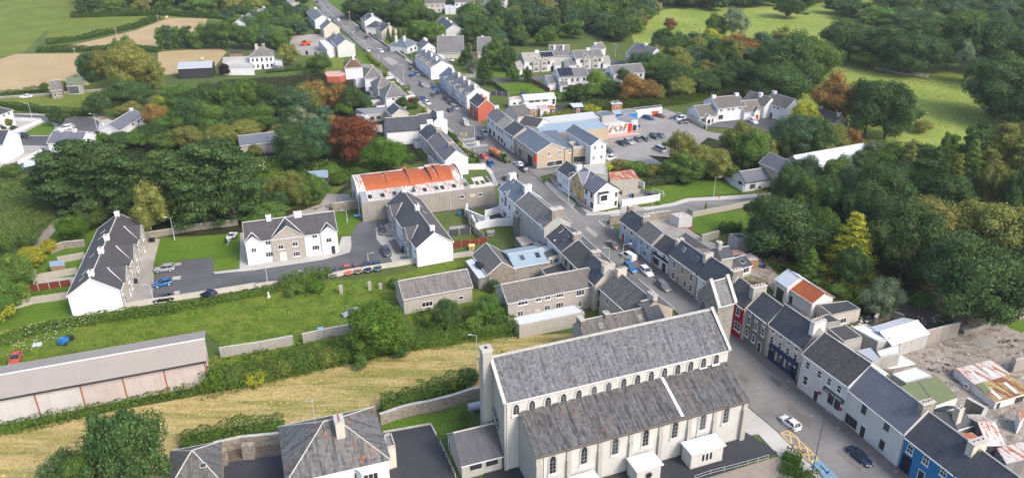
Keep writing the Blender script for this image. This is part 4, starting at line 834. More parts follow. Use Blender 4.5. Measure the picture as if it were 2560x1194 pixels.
SG('main_street',"P 770,-8 818,3 863,39 A2 330,650 530,740 850,960 A3 200,300 560,600 860,870 1180,1130 A6 0,510 150,640 540,1010 760,1170 900,1190 1250,1200 B2 1380,40 1100,120 1180,250 1500,560 1900,880 2120,935 2540,930 B4 0,330 b3 690,530 700,575 850,700 1060,890 1400,1130 c4 0,395 620,920 850,1130 1100,1340 500,1340 330,1090 90,870 c3 1700,620 1640,560 1500,100 P 1700,790 1560,680 1440,590 1330,510 1246,462 1232,427 1188,386 1119,316 1039,239 1012,210 972,178 905,121 850,70",'road')
SG('side_street',"B4 -330,262 0,245 500,190 1050,105 1300,30 1900,5 2600,-45 2600,25 1340,190 980,240 560,262 200,300 -80,330 -60,480 -300,420",'road')
SG('side_street',"A6 760,1165 1100,1190 1560,1080 2000,1010 2050,1040 1700,1150 1300,1200 b3 260,110 130,90",'road')
for q in("A2 480,940 590,925 750,1010 640,1060","b3 130,90 145,92 330,265 240,180"):SG('road_patch',q,'concrete_yard' if q[0]=='A' else 'pave_dark',z=LEVEL[0]+0.006)
PV=lambda q,m='pavement':SG('pavement',q,m,z=0.0,thick=0.14)
PV("B2 1180,250 1500,560 1900,880 2120,935 2540,930 2540,850 2230,845 1950,740 1600,460 1380,280 1250,190");PV("B4 0,243 500,188 1050,103 1300,28 1900,3 2600,-48 2600,-110 1900,-62 1200,-22 1000,20 800,95 220,150 0,180")
PV("b3 690,530 700,575 850,700 1060,890 1400,1130 c4 -200,235 0,395 620,920 850,1130 1100,1340 1250,1340 960,1110 550,765 240,515 -100,200 b3 1480,1090 1360,1020 930,680 800,570 750,480 700,490",'pave_dark')
PV("A3 200,300 560,600 640,640 860,870 1180,1130 A6 0,510 150,640 540,1010 760,1170 900,1190 1000,1150 900,1140 540,890 250,630 100,500 -60,350 A3 1350,1100 790,690 630,550 370,330 310,240",'pave_dark')
PV("P 863,39 905,72 A2 330,650 530,740 850,960 1000,1060 1040,1040 830,900 540,700 330,560 0,370 P 852,24 818,-6",'pavement')
PV("P 1246,462 1232,427 1188,386 1119,316 1039,239 1012,210 972,178 968,186 1005,215 1030,243 1112,322 1180,392 1222,432 1236,466",'pavement');PV("P 1846,985 1870,1000 1950,1078 2035,1155 2130,1240 2090,1260 1990,1185 1895,1085 1845,1090",'pavement')
for q_,m_ in(("c3 1700,420 1760,470 1740,500 1680,450",'pave_dark'),("c4 150,640 330,790 300,830 120,680",'pave_dark'),("c4 520,980 700,1130 690,1160 500,1010",'pave_dark'),("b3 560,500 640,560 625,590 545,520",'concrete_yard'),("b3 960,720 1050,800 1030,830 940,745",'pave_dark'),("B2 950,330 1100,470 1060,500 920,360",'pave_dark'),("A6 250,780 330,850 300,880 220,800",'estate_road'),("A3 520,640 600,710 560,740 480,670",'concrete_yard'),("c4 20,430 110,500 80,530 0,460",'estate_road'),("A5 1850,560 1920,620 1890,650 1820,590",'estate_road'),("b3 480,330 560,400 540,430 460,360",'estate_road'),("a3 700,1060 780,1050 790,1090 705,1100",'concrete_yard')):SG('road_patch',q_,m_,z=LEVEL[0]+0.004)
zM=LEVEL[0]+0.012
def dash(P,n,w=0.14,on=0.5,mat='road_white',nm='centre_line'):
 a=[G(p)for p in pts(P)]
 for p,q in zip(a,a[1:]):
  mb=MB()
  for i in range(n):
   u,v=p+(q-p)*i/n,p+(q-p)*(i+on)/n;e=(v-u).normalized();nn=Vector((-e.y,e.x,0))*w/2;mb.face([tuple(k+Vector((0,0,zM)))for k in(u-nn,v-nn,v+nn,u+nn)])
  o=mb.obj(nm,mat);o['kind']='structure'
dash("A1 1690,0 1900,200 2060,370 2420,700",9,0.2,0.6);dash("A2 20,540 200,700 400,830",6,0.2,0.5);dash("b3 645,458 690,500 700,500",1,0.15,1.0);dash("b3 645,458 725,452",1,0.15,1.0)
for q in("c4 90,870 155,848","c4 155,848 372,1055","c4 372,1055 312,1085","c4 312,1085 90,870","c4 90,870 220,900","c4 155,848 180,960","c4 180,960 290,985","c4 220,900 250,1025","c4 250,1025 340,1030","c4 290,985 312,1085"):dash(q,1,0.22,1.0,'road_yellow','hatched_marking')
SG('accessible_bay',"c4 318,1090 385,1068 560,1230 480,1260",'road_blue',z=zM);dash("c4 390,1110 440,1170 450,1150",1,0.2,1.0,'road_white','wheelchair_symbol');dash("c4 318,1090 385,1068",1,0.15,1.0);dash("A5 1960,590 2050,610 2060,565 1975,555 1960,590",1,0.3,1.0,'road_yellow')
def road_text(txt,at,along,size,mat='road_white'):
 cu=bpy.data.curves.new('lettering','FONT');cu.body=txt;cu.size=size;cu.align_x='CENTER';cu.align_y='CENTER'
 tmp=bpy.data.objects.new('lettering',cu);COL.objects.link(tmp);me=bpy.data.meshes.new_from_object(tmp.evaluated_get(bpy.context.evaluated_depsgraph_get()));bpy.data.objects.remove(tmp)
 me.materials.clear();me.materials.append(MATS[mat]);a,b=G(pts(at)[0]),G(pts(along)[0]);o=link('road_lettering',me,None,(a.x,a.y,zM),math.atan2(b.y-a.y,b.x-a.x));o.scale=(1,1.5,1);o['kind']='structure'
road_text('SLOW',"A5 2105,670","A5 2260,650",1.6);road_text('CHILDREN',"A5 2170,730","A5 2330,705",1.5);road_text('CROSSING',"A5 2235,790","A5 2400,765",1.5)
for q in("c4 0,520","c4 325,740","c4 440,700","c4 150,475","c4 950,1150","c4 520,825","b3 1275,1050","b3 1110,875"):
 p=G(pts(q)[0],0);o=MB().box(-0.35,0.35,-0.3,0.3,0,0.006).obj('drain_cover','mid_grey',None,loc=(p.x,p.y,zM if q in("c4 0,520","c4 325,740")else 0.142),rz=0.7);o['kind']='structure'
 # ============================================================ CHURCH
C1=house('church','long rendered parish church with grey slate nave, clerestory and lean-to aisle','church',"P 1262,1005 1822,872 1218,897",RA=True,pitch=42,wall='church_white',roof='church_slate_tiles',base="P 1270,1176",eo=0.2,vo=-0.05,barge=False,tiles=(0.55,0.42,'church_slate_tiles'))
L1,D1,hN=C1.Lx,C1.D,C1.h
hA,Wa,XA,XB,zT=7.9,6.8,2.3,L1-0.4,hN-2.5
R_=C1.root
k=MB();k.face([(XA,-Wa,0),(XB,-Wa,0),(XB,-Wa,hA),(XA,-Wa,hA)]);k.face([(XA,-0.01,0),(XA,-Wa,0),(XA,-Wa,hA),(XA,-0.01,zT)]);k.face([(XB,-Wa,0),(XB,-0.01,0),(XB,-0.01,zT),(XB,-Wa,hA)]);k.obj('aisle_wall','church_white',R_)
ts=(zT-hA)/Wa;E4=[(XA-0.15,-Wa-0.25,hA-0.25*ts+0.1),(XB+0.25,-Wa-0.25,hA-0.25*ts+0.1),(XB+0.25,0,zT+0.1),(XA-0.15,0,zT+0.1)]
MB().slab(E4,0.15).obj('aisle_roof','aisle_slate_tiles',R_);tile_slope(C1,E4,0.52,0.40,'aisle_slate_tiles',0.035)
MB().box(XA-0.1,XB+0.2,-Wa-0.36,-Wa-0.22,hA-0.45,hA-0.3).obj('gutter','bark',R_);MB().box(XA-0.02,XB+0.02,-Wa-0.1,-Wa+0.1,0,0.55).obj('plinth','concrete',R_)
MB().box(-0.12,0.5,-0.1,0.0,0,hN-0.1).obj('corner_strip','church_render_with_shade',R_);k=MB();k.face([(-0.04,0,0),(-0.04,0,hN-0.1),(-0.04,D1/2,hN+C1.rise-0.2),(-0.04,D1,hN-0.1),(-0.04,D1,0)]);k.obj('shaded_end_render','church_render_with_shade',R_)  # nave end skin: shade of the left gable painted in as darker render
k=MB();k.face([(XA-0.04,-Wa,0),(XA-0.04,-Wa,hA),(XA-0.04,-0.12,zT),(XA-0.04,-0.12,0)]);k.obj('shaded_end_render','church_render_with_shade',R_)  # aisle end skin, with the same shade in its colour
z0,z1=hN-0.1,hN+C1.rise+0.25
for x0,x1 in((-0.42,0.12),(L1-0.25,L1+0.3)):
 for ya,yb in((-0.35,D1/2),(D1+0.35,D1/2)):
  k=MB();a,b=Vector((x0,ya,z0)),Vector((x0,yb,z1));T=Vector((x1-x0,0,0));Z=Vector((0,0,0.32))
  for q in((a+Z,a+T+Z,b+T+Z,b+Z),(a,a+T,a+T+Z,a+Z),(a,a+Z,b+Z,b),(a+T,b+T,b+T+Z,a+T+Z),(a,b,b+T,a+T)):k.face(q)
  k.obj('coping','concrete',R_)
MB().box(0,L1,D1/2-0.22,D1/2+0.22,hN+C1.rise+0.02,hN+C1.rise+0.22).obj('ridge_capping','concrete',R_)
def arch(mb,cx,z0,w,h,y0,y1,n=6,lancet=True):
 pr=[(cx-w/2,z0),(cx+w/2,z0)];hs=h-w*(0.85 if lancet else 0.5)
 for i in range(n+1):
  t=i/n;
  if lancet:pr.append((cx+w/2*(1-t**1.6)if 1 else 0,z0+hs+(h-hs)*math.sin(t*math.pi/2)))
  else:pr.append((cx+w/2*math.cos(t*math.pi/2),z0+hs+w/2*math.sin(t*math.pi/2)))
 L_=[(2*cx-x,z)for x,z in pr[2:-1]][::-1];pr+=L_
 a=[(x,y0,z)for x,z in pr];b=[(x,y1,z)for x,z in pr];mb.face(a);n2=len(a)
 for i in range(n2):j=(i+1)%n2;mb.face([b[i],b[j],a[j],a[i]])
 return mb
def lancet(H,root,cx,y,z0,w,h,surround='church_render_with_shade',glass='lead_glass'):
 s=arch(MB(),cx,z0-0.15,w+0.55,h+0.45,y-0.10,y+0.05).obj('window',surround,root);arch(MB(),cx,z0,w,h,y-0.12,y-0.05).obj('pane',glass,s)
 m=MB()
 for i in range(1,4):m.box(cx-w/2,cx+w/2,y-0.15,y-0.125,z0+h*i/4.6-0.03,z0+h*i/4.6+0.03)
 m.box(cx-0.03,cx+0.03,y-0.155,y-0.13,z0,z0+h*0.8);m.obj('glazing_bars','mid_grey',s);MB().box(cx-w/2-0.3,cx+w/2+0.3,y-0.32,y,z0-0.3,z0-0.12).obj('sill','white_trim',s)
def local_u(H,P,y):
 out=[];Mi=H.M.inverted();o=Mi@CP
 for p in pts(P):d=Mi.to_3x3()@ray(p);t=(y-o.y)/d.y;q=o+d*t;out.append((q.x,q.z))
 return out
for u,z in local_u(C1,"c3 30,680 148,650 268,622 383,598 497,570 611,540 720,512 832,483 935,457 1037,430 1136,405 1235,380 1331,357 1427,332 1522,306",0):lancet(C1,R_,u,-0.01,z-0.85,0.95,1.75,'church_white')
for u,z in local_u(C1,"c3 303,1080 537,1010 770,940 997,878 1215,818 1425,758 1597,708",-Wa):lancet(C1,R_,u,-Wa,z-1.85,0.95,3.2)
us=[u for u,z in local_u(C1,"c3 303,1080 537,1010 770,940 997,878 1215,818 1425,758 1597,708",-Wa)]
for i in range(6):
 m=(us[i]+us[i+1])/2;MB().box(m-0.34,m+0.34,-Wa-0.42,-Wa+0.02,0,hA-2.2).box(m-0.34,m+0.34,-Wa-0.22,-Wa+0.02,hA-2.19,hA-0.7).obj('buttress','church_render_with_shade',R_)
for m in(XA+0.35,XB-0.35):MB().box(m-0.45,m+0.45,-Wa-0.6,-Wa+0.02,0,hA-1.6).box(m-0.4,m+0.4,-Wa-0.3,-Wa+0.02,hA-1.59,hA-0.5).obj('buttress','church_render_with_shade',R_)
for m in(us[5]-0.9,us[0]-1.4):MB().cyl((m,-Wa-0.12,0.2),(m,-Wa-0.12,hA-0.4),0.07,n=6).obj('downpipe','white_trim',R_)
MB().cyl((0.35,-0.2,0.2),(0.35,-0.2,hN-0.4),0.08,n=6).obj('downpipe','white_trim',R_)
uq=local_u(C1,"c3 1275,415 1375,635",-Wa/2);k=MB();uu=us[4]+1.2
for i in range(7):
 f0,f1=i/7,(i+0.96)/7;y0,y1=-Wa*f0-0.1,-Wa*f1-0.1;z0,z1=zT-Wa*f0*ts+0.16,zT-Wa*f1*ts+0.16;k.box(uu-0.28,uu+0.28,y1,y0,z1-0.02,z1+0.06)if 0 else k.slab([(uu-0.27,y1,z1),(uu+0.27,y1,z1),(uu+0.27,y0,z0),(uu-0.27,y0,z0)],0.05)
k.obj('roof_flashing','flat_white',R_)
k=MB();rc=(D1*0.36,7.2);n=24
for r0,r1,x0,x1 in((0,1.9,-0.05,-0.16),):k.cyl((x0,rc[0],rc[1]),(x1,rc[0],rc[1]),r1,n=n)
ro=k.obj('rose_window','church_stone',R_);MB().cyl((-0.16,rc[0],rc[1]),(-0.19,rc[0],rc[1]),1.6,n=24).obj('pane','lead_glass',ro);k=MB()
for i in range(8):a=i*math.pi/4;k.cyl((-0.21,rc[0]+0.35*math.cos(a),rc[1]+0.35*math.sin(a)),(-0.21,rc[0]+1.6*math.cos(a),rc[1]+1.6*math.sin(a)),0.07,n=5)
k.cyl((-0.19,rc[0],rc[1]),(-0.23,rc[0],rc[1]),0.4,n=12);k.obj('tracery','church_render_with_shade',ro)
o=MB().box(-1.6,-0.1,D1*0.5-0.75,D1*0.5+0.75,0,hN+C1.rise+1.6).obj('chimney','church_render_with_shade',R_);MB().box(-1.75,0.05,D1*0.5-0.9,D1*0.5+0.9,hN+C1.rise+1.61,hN+C1.rise+2.0).obj('chimney_cap','concrete',o);MB().cyl((-0.85,D1*0.5,hN+C1.rise+2.0),(-0.85,D1*0.5,hN+C1.rise+2.15),0.25).obj('chimney_pot','dark_trim',o)
def annex(P,d,h,nm,wl=(),rnd=False):
 (u0,z0),(u1,z1)=local_u(C1,P,-Wa-d);o=MB().box(u0,u1,-Wa-d,-Wa-0.76,0,h-0.2).obj(nm,'church_white',R_);MB().box(u0-0.3,u1+0.3,-Wa-d-0.3,-Wa-0.5,h-0.2,h).obj('roof','flat_white',o);MB().box(u0-0.05,u1+0.05,-Wa-d-0.06,-Wa-0.8,0,0.5).obj('plinth','concrete',o)
 if rnd:MB().cyl(((u0+u1)/2,-Wa-d+0.01,h*0.5),((u0+u1)/2,-Wa-d-0.08,h*0.5),0.65,n=18).obj('round_window','church_stone',o);MB().cyl(((u0+u1)/2,-Wa-d-0.081,h*0.5),((u0+u1)/2,-Wa-d-0.1,h*0.5),0.5,n=16).obj('pane','lead_glass',o)
 for f in wl:arch(MB(),u0+(u1-u0)*f,1.1,0.35,1.3,-Wa-d-0.06,-Wa-d+0.02).obj('window','lead_glass',o)
annex("c3 1350,960 1590,880",3.4,3.3,'porch',(0.38,0.5,0.62));annex("c3 940,1085 1120,1030",3.6,3.2,'porch',(),True);annex("c3 480,1150 652,1105",2.6,2.6,'porch')
K_=C1.M.inverted()
(bu0,bz0)=local_u(C1,"B5 275,890",0.0)[0]
BT=house('church_entrance_tower','stone entrance block with steep slate roof and lancet windows at the church street end','church',"B5 560,550 325,615",C="B5 85,400",pitch=52,h=15.0,wall='church_stone',roof='church_slate_tiles',eo=0.1,vo=-0.1,barge=False,tiles=(0.4,0.3,'church_slate_tiles'))
z0,z1=BT.h-0.1,BT.h+BT.rise+0.4
for x0,x1 in((-0.35,0.3),(BT.Lx-0.3,BT.Lx+0.35)):
 for ya,yb in((-0.3,BT.D/2),(BT.D+0.3,BT.D/2)):
  k=MB();a,b=Vector((x0,ya,z0)),Vector((x0,yb,z1));T=Vector((x1-x0,0,0));Z=Vector((0,0,0.4))
  for q in((a+Z,a+T+Z,b+T+Z,b+Z),(a,a+T,a+T+Z,a+Z),(a,a+Z,b+Z,b),(a+T,b+T,b+T+Z,a+T+Z),(a,b,b+T,a+T)):k.face(q)
  k.obj('coping','concrete',BT.root)
for s in(0,1):
 for f in(0.28,0.72):
  x=-0.06 if s==0 else BT.Lx+0.06;M=Matrix.Translation((x,BT.D*f,0))@Matrix.Rotation(-math.pi/2 if s==0 else math.pi/2,4,'Z');mb=MB();arch(mb,0,8.5,1.3,5.2,-0.02,0.1);mb.v=[tuple(M@Vector(v))for v in mb.v];w_=mb.obj('window','lead_glass',BT.root)
  mb=MB();mb.box(-0.8,0.8,-0.35,0.05,8.1,8.4);mb.v=[tuple(M@Vector(v))for v in mb.v];mb.obj('sill','concrete',w_)
SB=house('church_sacristy','small slate roofed rendered sacristy against the left end of the church','church',"c2 1535,1100 1835,1025 1760,790",pitch=42,h=2.8,wall='church_render_with_shade',roof='dark_slate',eo=0.15,wins=[('f',"c2 1640,1105 1760,1075",1.9,1.1,'casb'),('A',"c2 1447,935",1.0,2.1,'door:dark_trim')],barge=False)
# ============================================================ PRESBYTERY AND NEIGHBOUR
PR=house('presbytery','big white house with lichen spotted hipped slate roof and central chimney beside the church drive','house',"c2 985,1045 235,1215",C="c2 207,805",h=6.2,pitch=33,hipA=True,hipB=True,wall='bright_white',roof='villa_slate_tiles',tiles=(0.6,0.42,'villa_slate_tiles'),chim=[(0.42,1.3,1.9,1.4,'cream_render',4,0.36)],eo=0.35,wins=[('f',[(0.28,3.6),(0.62,3.6),(0.85,3.6)],2.3,1.3,'cas')])
PR2=PR;k=MB();cx=PR2.Lx*(0.2 if not PR2.flip else 0.8);cx=PR2.Lx-cx if False else cx
bay=MB().prism([(cx-2.0,0.02),(cx+2.0,0.02),(cx+1.3,-1.2),(cx-1.3,-1.2)],0,5.6).obj('bay_window','bright_white',PR.root);MB().prism([(cx-2.2,0.1),(cx+2.2,0.1),(cx+1.45,-1.45),(cx-1.45,-1.45)],5.62,5.9).obj('bay_roof','flat_white',bay)
for z in(1.0,3.7):fm,pm,sm=win_meshes(2.2,1.5,'cas');o=link('window',fm,bay,(cx,-1.21,z));link('pane',pm,o)
flat('side_porch','flat roofed cream side porch of the big white presbytery','porch',"c2 955,880 1010,868 1040,960 965,985",4.2,'cream_render','mid_grey',para=0.35)
house('outhouse','old slate roofed outhouse with small blue skylight at the lower edge','outbuilding',"c1 1640,1210 1255,1290 1260,1070",D=9,away=True,h=4.0,pitch=32,hipA=True,hipB=True,wall='rubble',roof='streaky',sky=[('f',0.3,0.5,0.9,0.7)])
# ============================================================ LONG SHED
def long_shed():
 A,B=G(pts("c1 1520,308")[0],6.2),G(pts("c1 0,588")[0],6.2);e=(B-A).normalized();B=A+e*((B-A).length+18);C_=G(pts("c1 1522,100")[0],6.2);n=Vector((-e.y,e.x,0));d=(C_-A).dot(n)
 rz=math.atan2(e.y,e.x);root=thing('farm_shed','long low shed with pale grey sheet roof and faded pink wall panels between red posts','shed',(A.x,A.y,0),rz);Lx=(B-A).length;D=abs(d);sg=1 if d>0 else-1
 M=Matrix.Translation((A.x,A.y,0))@Matrix.Rotation(rz,4,'Z');Mi=M.inverted();rise=1.5;h=6.2
 rd=Mi@G(pts("c1 1512,158")[0],h+rise);yr=rd.y
 k=MB();k.slab([(0.3,-0.4*sg,h),(-0.0+0.3,0,h)][:0]or[(Lx,-0.4*sg,h-0.1),(-0.5,-0.4*sg,h-0.1),(-0.5,yr,h+rise),(Lx,yr,h+rise)]if sg<0 else[(-0.5,-0.4,h-0.1),(Lx,-0.4,h-0.1),(Lx,yr,h+rise),(-0.5,yr,h+rise)],0.1);k.obj('roof','grey_sheet',root)
 k=MB();q=[(Lx,sg*(D+0.4),h-0.1),(-0.5,sg*(D+0.4),h-0.1),(-0.5,yr,h+rise),(Lx,yr,h+rise)];k.slab(q if sg>0 else[q[1],q[0],q[3],q[2]],0.1);k.obj('roof','grey_sheet',root)
 MB().cyl((-0.5,yr,h+rise+0.03),(Lx,yr,h+rise+0.03),0.15,n=6).obj('ridge_flashing','galvanised',root)
 k=MB().box(-0.4,Lx,-0.62*sg-0.1,-0.62*sg+0.1,h-0.35,h-0.12);k.obj('gutter','dark_trim',root)
 xs=[0.0]+[(Mi@G(pts(p)[0],0)).x for p in("c1 1250,548","c1 941,578","c1 634,680","c1 303,747")];xs.append(xs[-1]+(xs[-1]-xs[-2]));xs.append(Lx)
 xs=[0.0];
 for p in("c1 1213,360","c1 906,422","c1 588,480","c1 247,545"):
  o_=Mi@CP;dd=Mi.to_3x3()@ray(pts(p)[0]);t=-o_.y/dd.y;xs.append((o_+dd*t).x)
 w=xs[-1]-xs[-2]
 while xs[-1]+w<Lx:xs.append(xs[-1]+w)
 for i,(a,b)in enumerate(zip(xs,xs[1:])):MB().box(a+0.13,b-0.13,-0.08,0.1,0,h-0.3).obj('wall_panel','pale_block' if i in(3,4)else 'pink_block',root)
 for a in xs:MB().box(a-0.12,a+0.12,-0.2,0.12,0,h-0.2).obj('post','rust_metal',root)
 y0,y1=(0,sg*D);k=MB();k.face([(0,y0,0),(0,y0,h-0.2),(0,yr,h+rise-0.15),(0,y1,h-0.2),(0,y1,0)]);k.face([(xs[-1],y0,0),(xs[-1],y0,h-0.2),(xs[-1],yr,h+rise-0.15),(xs[-1],y1,h-0.2),(xs[-1],y1,0)]);k.box(0,xs[-1],y1-0.1,y1+0.1,0,h-0.3);k.obj('end_wall','white_render',root)
 for y in(0.3*sg*D,0.7*sg*D):MB().box(-0.12,-0.01,y-0.12,y+0.12,0,h+0.3).obj('post','rust_metal',root)
 print('SHED',Lx,D,yr,xs)
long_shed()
# ============================================================ MAIN STREET, RIGHT HAND ROW
T=dict(vo=-0.01,barge=False,endm='concrete_wall')
row='terraced houses on the right of the main street'
H0=house('terraced_house','terraced house with pale grey upper wall, blue lower wall and arched red door','house',"B4 188,308 455,505 580,300",wall='pale_grey',roof='dark_slate',base="B4 172,600",chim=[(0.02,0.8,1.5,1.0,'rubble',0),(0.97,0.9,1.9,1.1,'rubble',2)],group=row,**T,wins=[('f',"B4 270,430 380,510",1.1,1.5,'sash'),]);box_on(H0,'f','painted_lower_wall',H0.Lx/2,0,H0.Lx-0.04,2.75,0.03,'mid_blue');u_=place_on(H0,'f',pts("B4 245,570")[0]).x;box_on(H0,'f','door_arch',u_,0,1.9,2.5,0.09,'white_trim');box_on(H0,'f','door',u_,0,1.1,2.2,0.12,'door_red');openings(H0,[('f',"B4 365,665",1.2,1.7,'sash')],0.04)
house('terraced_house','pale blue terraced house with mossy stone slate roof','house',"B4 460,515 690,700 855,500",wall='pale_blue',roof='old_stone_slate',base="B4 440,820",group=row,**T,wins=[('f',"B4 527,665 635,745",0.9,1.4,'sash'),('f',"B4 585,850",1.6,1.5,'cas'),('f',"B4 485,790",0.9,2.1,'door:galvanised')])
SHP=house('terraced_shop','white terraced shop with black shopfront and dark tiled roof','shop',"B4 700,705 972,890 1138,682",wall='bright_white',roof='charcoal_tile',base="B4 668,985",group=row,**T,chim=[(0.97,0.9,1.8,1.2,'cream_render',1)],wins=[('f',"B4 765,810 895,915",1.1,1.5,'sash'),('f',"B4 760,985",2.6,1.9,'b'),('f',"B4 885,1100",1.4,2.2,'door:dark_trim')])
box_on(SHP,'f','fascia',SHP.Lx*0.5,2.75,SHP.Lx*0.92,0.55,0.22,'dark_trim')
house('terraced_house','beige two storey terraced house with white framed windows and two skylights','house',"B4 985,850 1415,1165 1565,905",wall='beige_paint',roof='dark_slate',base="b3 1168,870",group=row,**T,chim=[(0.98,0.9,2.0,1.3,'cream_render',3)],sky=[('f',0.25,0.62,0.9,1.1),('f',0.72,0.6,0.9,1.1)],wins=[('f',"b3 1210,780 1272,825 1338,875 1203,860 1290,925 1330,955",0.95,1.6,'sash'),('f',"b3 1237,893",0.9,2.1,'door:timber')])
house('terraced_house','white slate roofed terraced house between the beige house and the red house','house',"b3 1388,852 P 1811,731 1838,679",wall='bright_white',roof='dark_slate',base="b3 1367,1032",group=row,**T,wins=[('f',"b3 1437,935 1395,1015",1.0,1.7,'sash')],chim=[(0.97,1.0,2.6,0.9,'rubble',3)])
house('terraced_house','narrow bright red terraced house with rough dark roof','house',"P 1812,732 1861,770",D=6.4,pitch=42,wall='red_paint',roof='mossy_dark',h=7.5,group=row,**T,chim=[(0.97,1.1,3.2,1.2,'concrete_wall',4)],wins=[('f',"B5 610,685",1.0,1.7,'sash'),('f',"B5 600,900",1.9,1.8,'grid')])
house('terraced_house','three storey taupe terraced house with white windows','house',"P 1863.4,762 1920,805.5 1955,762",wall='taupe_paint',roof='dark_slate',base="P 1853,843",group=row,**T,wins=[('f',"B5 783,705 883,785 985,860",0.85,1.1,'sash'),('f',"B5 768,820 868,905 970,985 737,990 835,1075",0.9,1.6,'sash'),('f',"B5 925,1140",0.9,2.2,'door:dark_trim')])
PUB=house('terraced_pub','three storey cream terraced house above a dark navy pub front','pub',"P 1921,806 2008,869 2041,812",wall='cream_render',roof='dark_slate',base="P 1905,885",group=row,**T,chim=[(0.98,1.0,2.8,1.3,'white_render',4)],wins=[('f',"B5 1122,955 1233,1035 1350,1125 c4 157,182 215,225",0.85,1.1,'sash'),('f',"B5 1100,1090 c4 90,207 148,248 205,293",0.95,1.5,'sash'),('f',"c4 95,325 160,375 190,395",1.1,1.7,'b'),('f',"c4 20,280",1.3,2.4,'door:dark_trim')])
box_on(PUB,'f','pub_front',PUB.Lx*0.56,0.0,PUB.Lx*0.80,0.7,0.35,'shop_navy');box_on(PUB,'f','pub_fascia',PUB.Lx*0.56,2.9,PUB.Lx*0.80,0.8,0.4,'shop_navy')
for f in(0.17,0.3,0.43,0.56,0.69,0.82,0.95):box_on(PUB,'f','pilaster',PUB.Lx*f,0.7,0.28,2.2,0.3,'shop_navy')
CUT=house('terraced_shop','tall white terraced house with black hairdresser shopfront and heavy mossy roof','shop',"P 2007.8,881.8 2122.7,964.2 2180,911",wall='pale_grey',roof='mossy_dark',base="c4 240,515",group=row,vo=0.0,wins=[('f',"c4 298,355 385,420 458,475 532,530",1.0,1.5,'sash'),('f',"c4 280,465",1.1,1.9,'sash'),('f',"c4 468,610 515,650",1.6,2.0,'b'),('f',"c4 362,560",1.0,2.2,'door:dark_trim')])
u0=local_u(CUT,"c4 485,575",-0.2)[0];box_on(CUT,'f','shop_fascia',u0[0],u0[1]-0.45,4.6,0.85,0.2,'dark_trim');text_on(CUT,'f',u0[0],u0[1]-0.02,"CUT 'N EDGE",0.62,'road_white',off=0.23)
for u,z in local_u(CUT,"c4 380,560 535,680",-0.6):
 o=link('hanging_basket',crown_mesh('bush',1),CUT.root,(u,-0.6,z),0,(0.45,0.45,0.4));o.color=(0.35,0.06,0.12,1)
LG=house('terraced_house','light grey terraced house with smooth slate grey roof and arched ground floor window','house',"P 2122.7,971 2261.8,1082 2314,1016",wall='pale_grey',roof='smooth_grey',base="c4 555,765",group=row,vo=0.0,barge=False,chim=[(0.97,1.0,2.4,1.1,'rubble',4)],wins=[('f',"c4 717,680 887,805 850,945",1.0,1.7,'sashb'),('f',"c4 620,770",2.6,1.8,'casb'),('f',"c4 707,845",1.05,2.3,'door:dark_trim')])
BL=house('terraced_house','strong blue terraced house with rough slate roof and dark archway at street level','house',"P 2265,1089 2387.5,1184 2443,1115",wall='strong_blue',endm='cream_render',roof='dark_slate',base="c4 965,1110",group=row,vo=0.0,barge=False,chim=[(0.97,1.1,2.9,1.1,'cream_render',3)],wins=[('f',"c4 1062,980 1180,1060 1312,1150",1.1,1.6,'grid'),('f',"c4 1140,1180",1.2,2.2,'b')])
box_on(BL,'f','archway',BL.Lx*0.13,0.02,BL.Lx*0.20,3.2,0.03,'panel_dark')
house('terraced_house','dark slate roofed terraced house at the bottom edge beyond the strong blue house','house',"P 2391,1187 2520,1287",D=7.6,pitch=42,wall='white_render',roof='dark_slate',h=BL.h,group=row,vo=0.0,barge=False)
bk='outbuildings behind the main street'
flat('rear_wing','sloping dark slate roof of the rear wing behind the beige house','outbuilding',"B4 1110,600 1400,750 1620,775 1230,518",4.4,'grey_render','charcoal_tile',lean=0.0,para=0)
house('rear_wing','grey slate rear return with tall chimney behind the beige house','outbuilding',"B4 1800,925 1990,890 1920,730",h=5.5,wall='concrete_wall',roof='dark_slate',pitch=30,barge=False,chim=[(0.2,1.0,1.2,1.6,'concrete_wall',1)])
house('sun_room','small slate roofed sun room with white framed glazing and large rooflight','extension',"B4 2105,1075 2285,1020 2180,860",h=3.0,wall='white_render',roof='dark_slate',pitch=22,sky=[('f',0.45,0.5,1.2,1.3)],wins=[('f',"B4 2170,1110",2.6,1.5,'cas')],barge=False)
flat('garden_shed','rusty sheet roofed garden shed beside the slate sun room','shed',"B4 2250,960 2400,940 2270,835 2120,860",2.6,'timber','half_rust',para=0);flat('garden_shed','low rust red lean-to roof behind the slate sun room','shed',"B4 1990,860 2170,830 2060,790 1960,790",3.0,'concrete_wall','red_rust',para=0)
flat('garage','open fronted concrete garage with dark roof at the edge of the trees','garage',"B4 2070,625 2230,610 2120,535 1920,540",3.4,'grey_render','roof_felt',para=0.1,wins=[('l',[(0.5,0.2)],2.4,2.3,'b')])
flat('shed','small white block shed with rust striped roof beside the side street','shed',"B4 1130,290 1345,268 1215,195 990,225",4.0,'pale_grey','half_rust',base="B4 1130,455",para=0.1,wins=[('l',[(0.5,0.1)],1.8,2.4,'door:galvanised')])
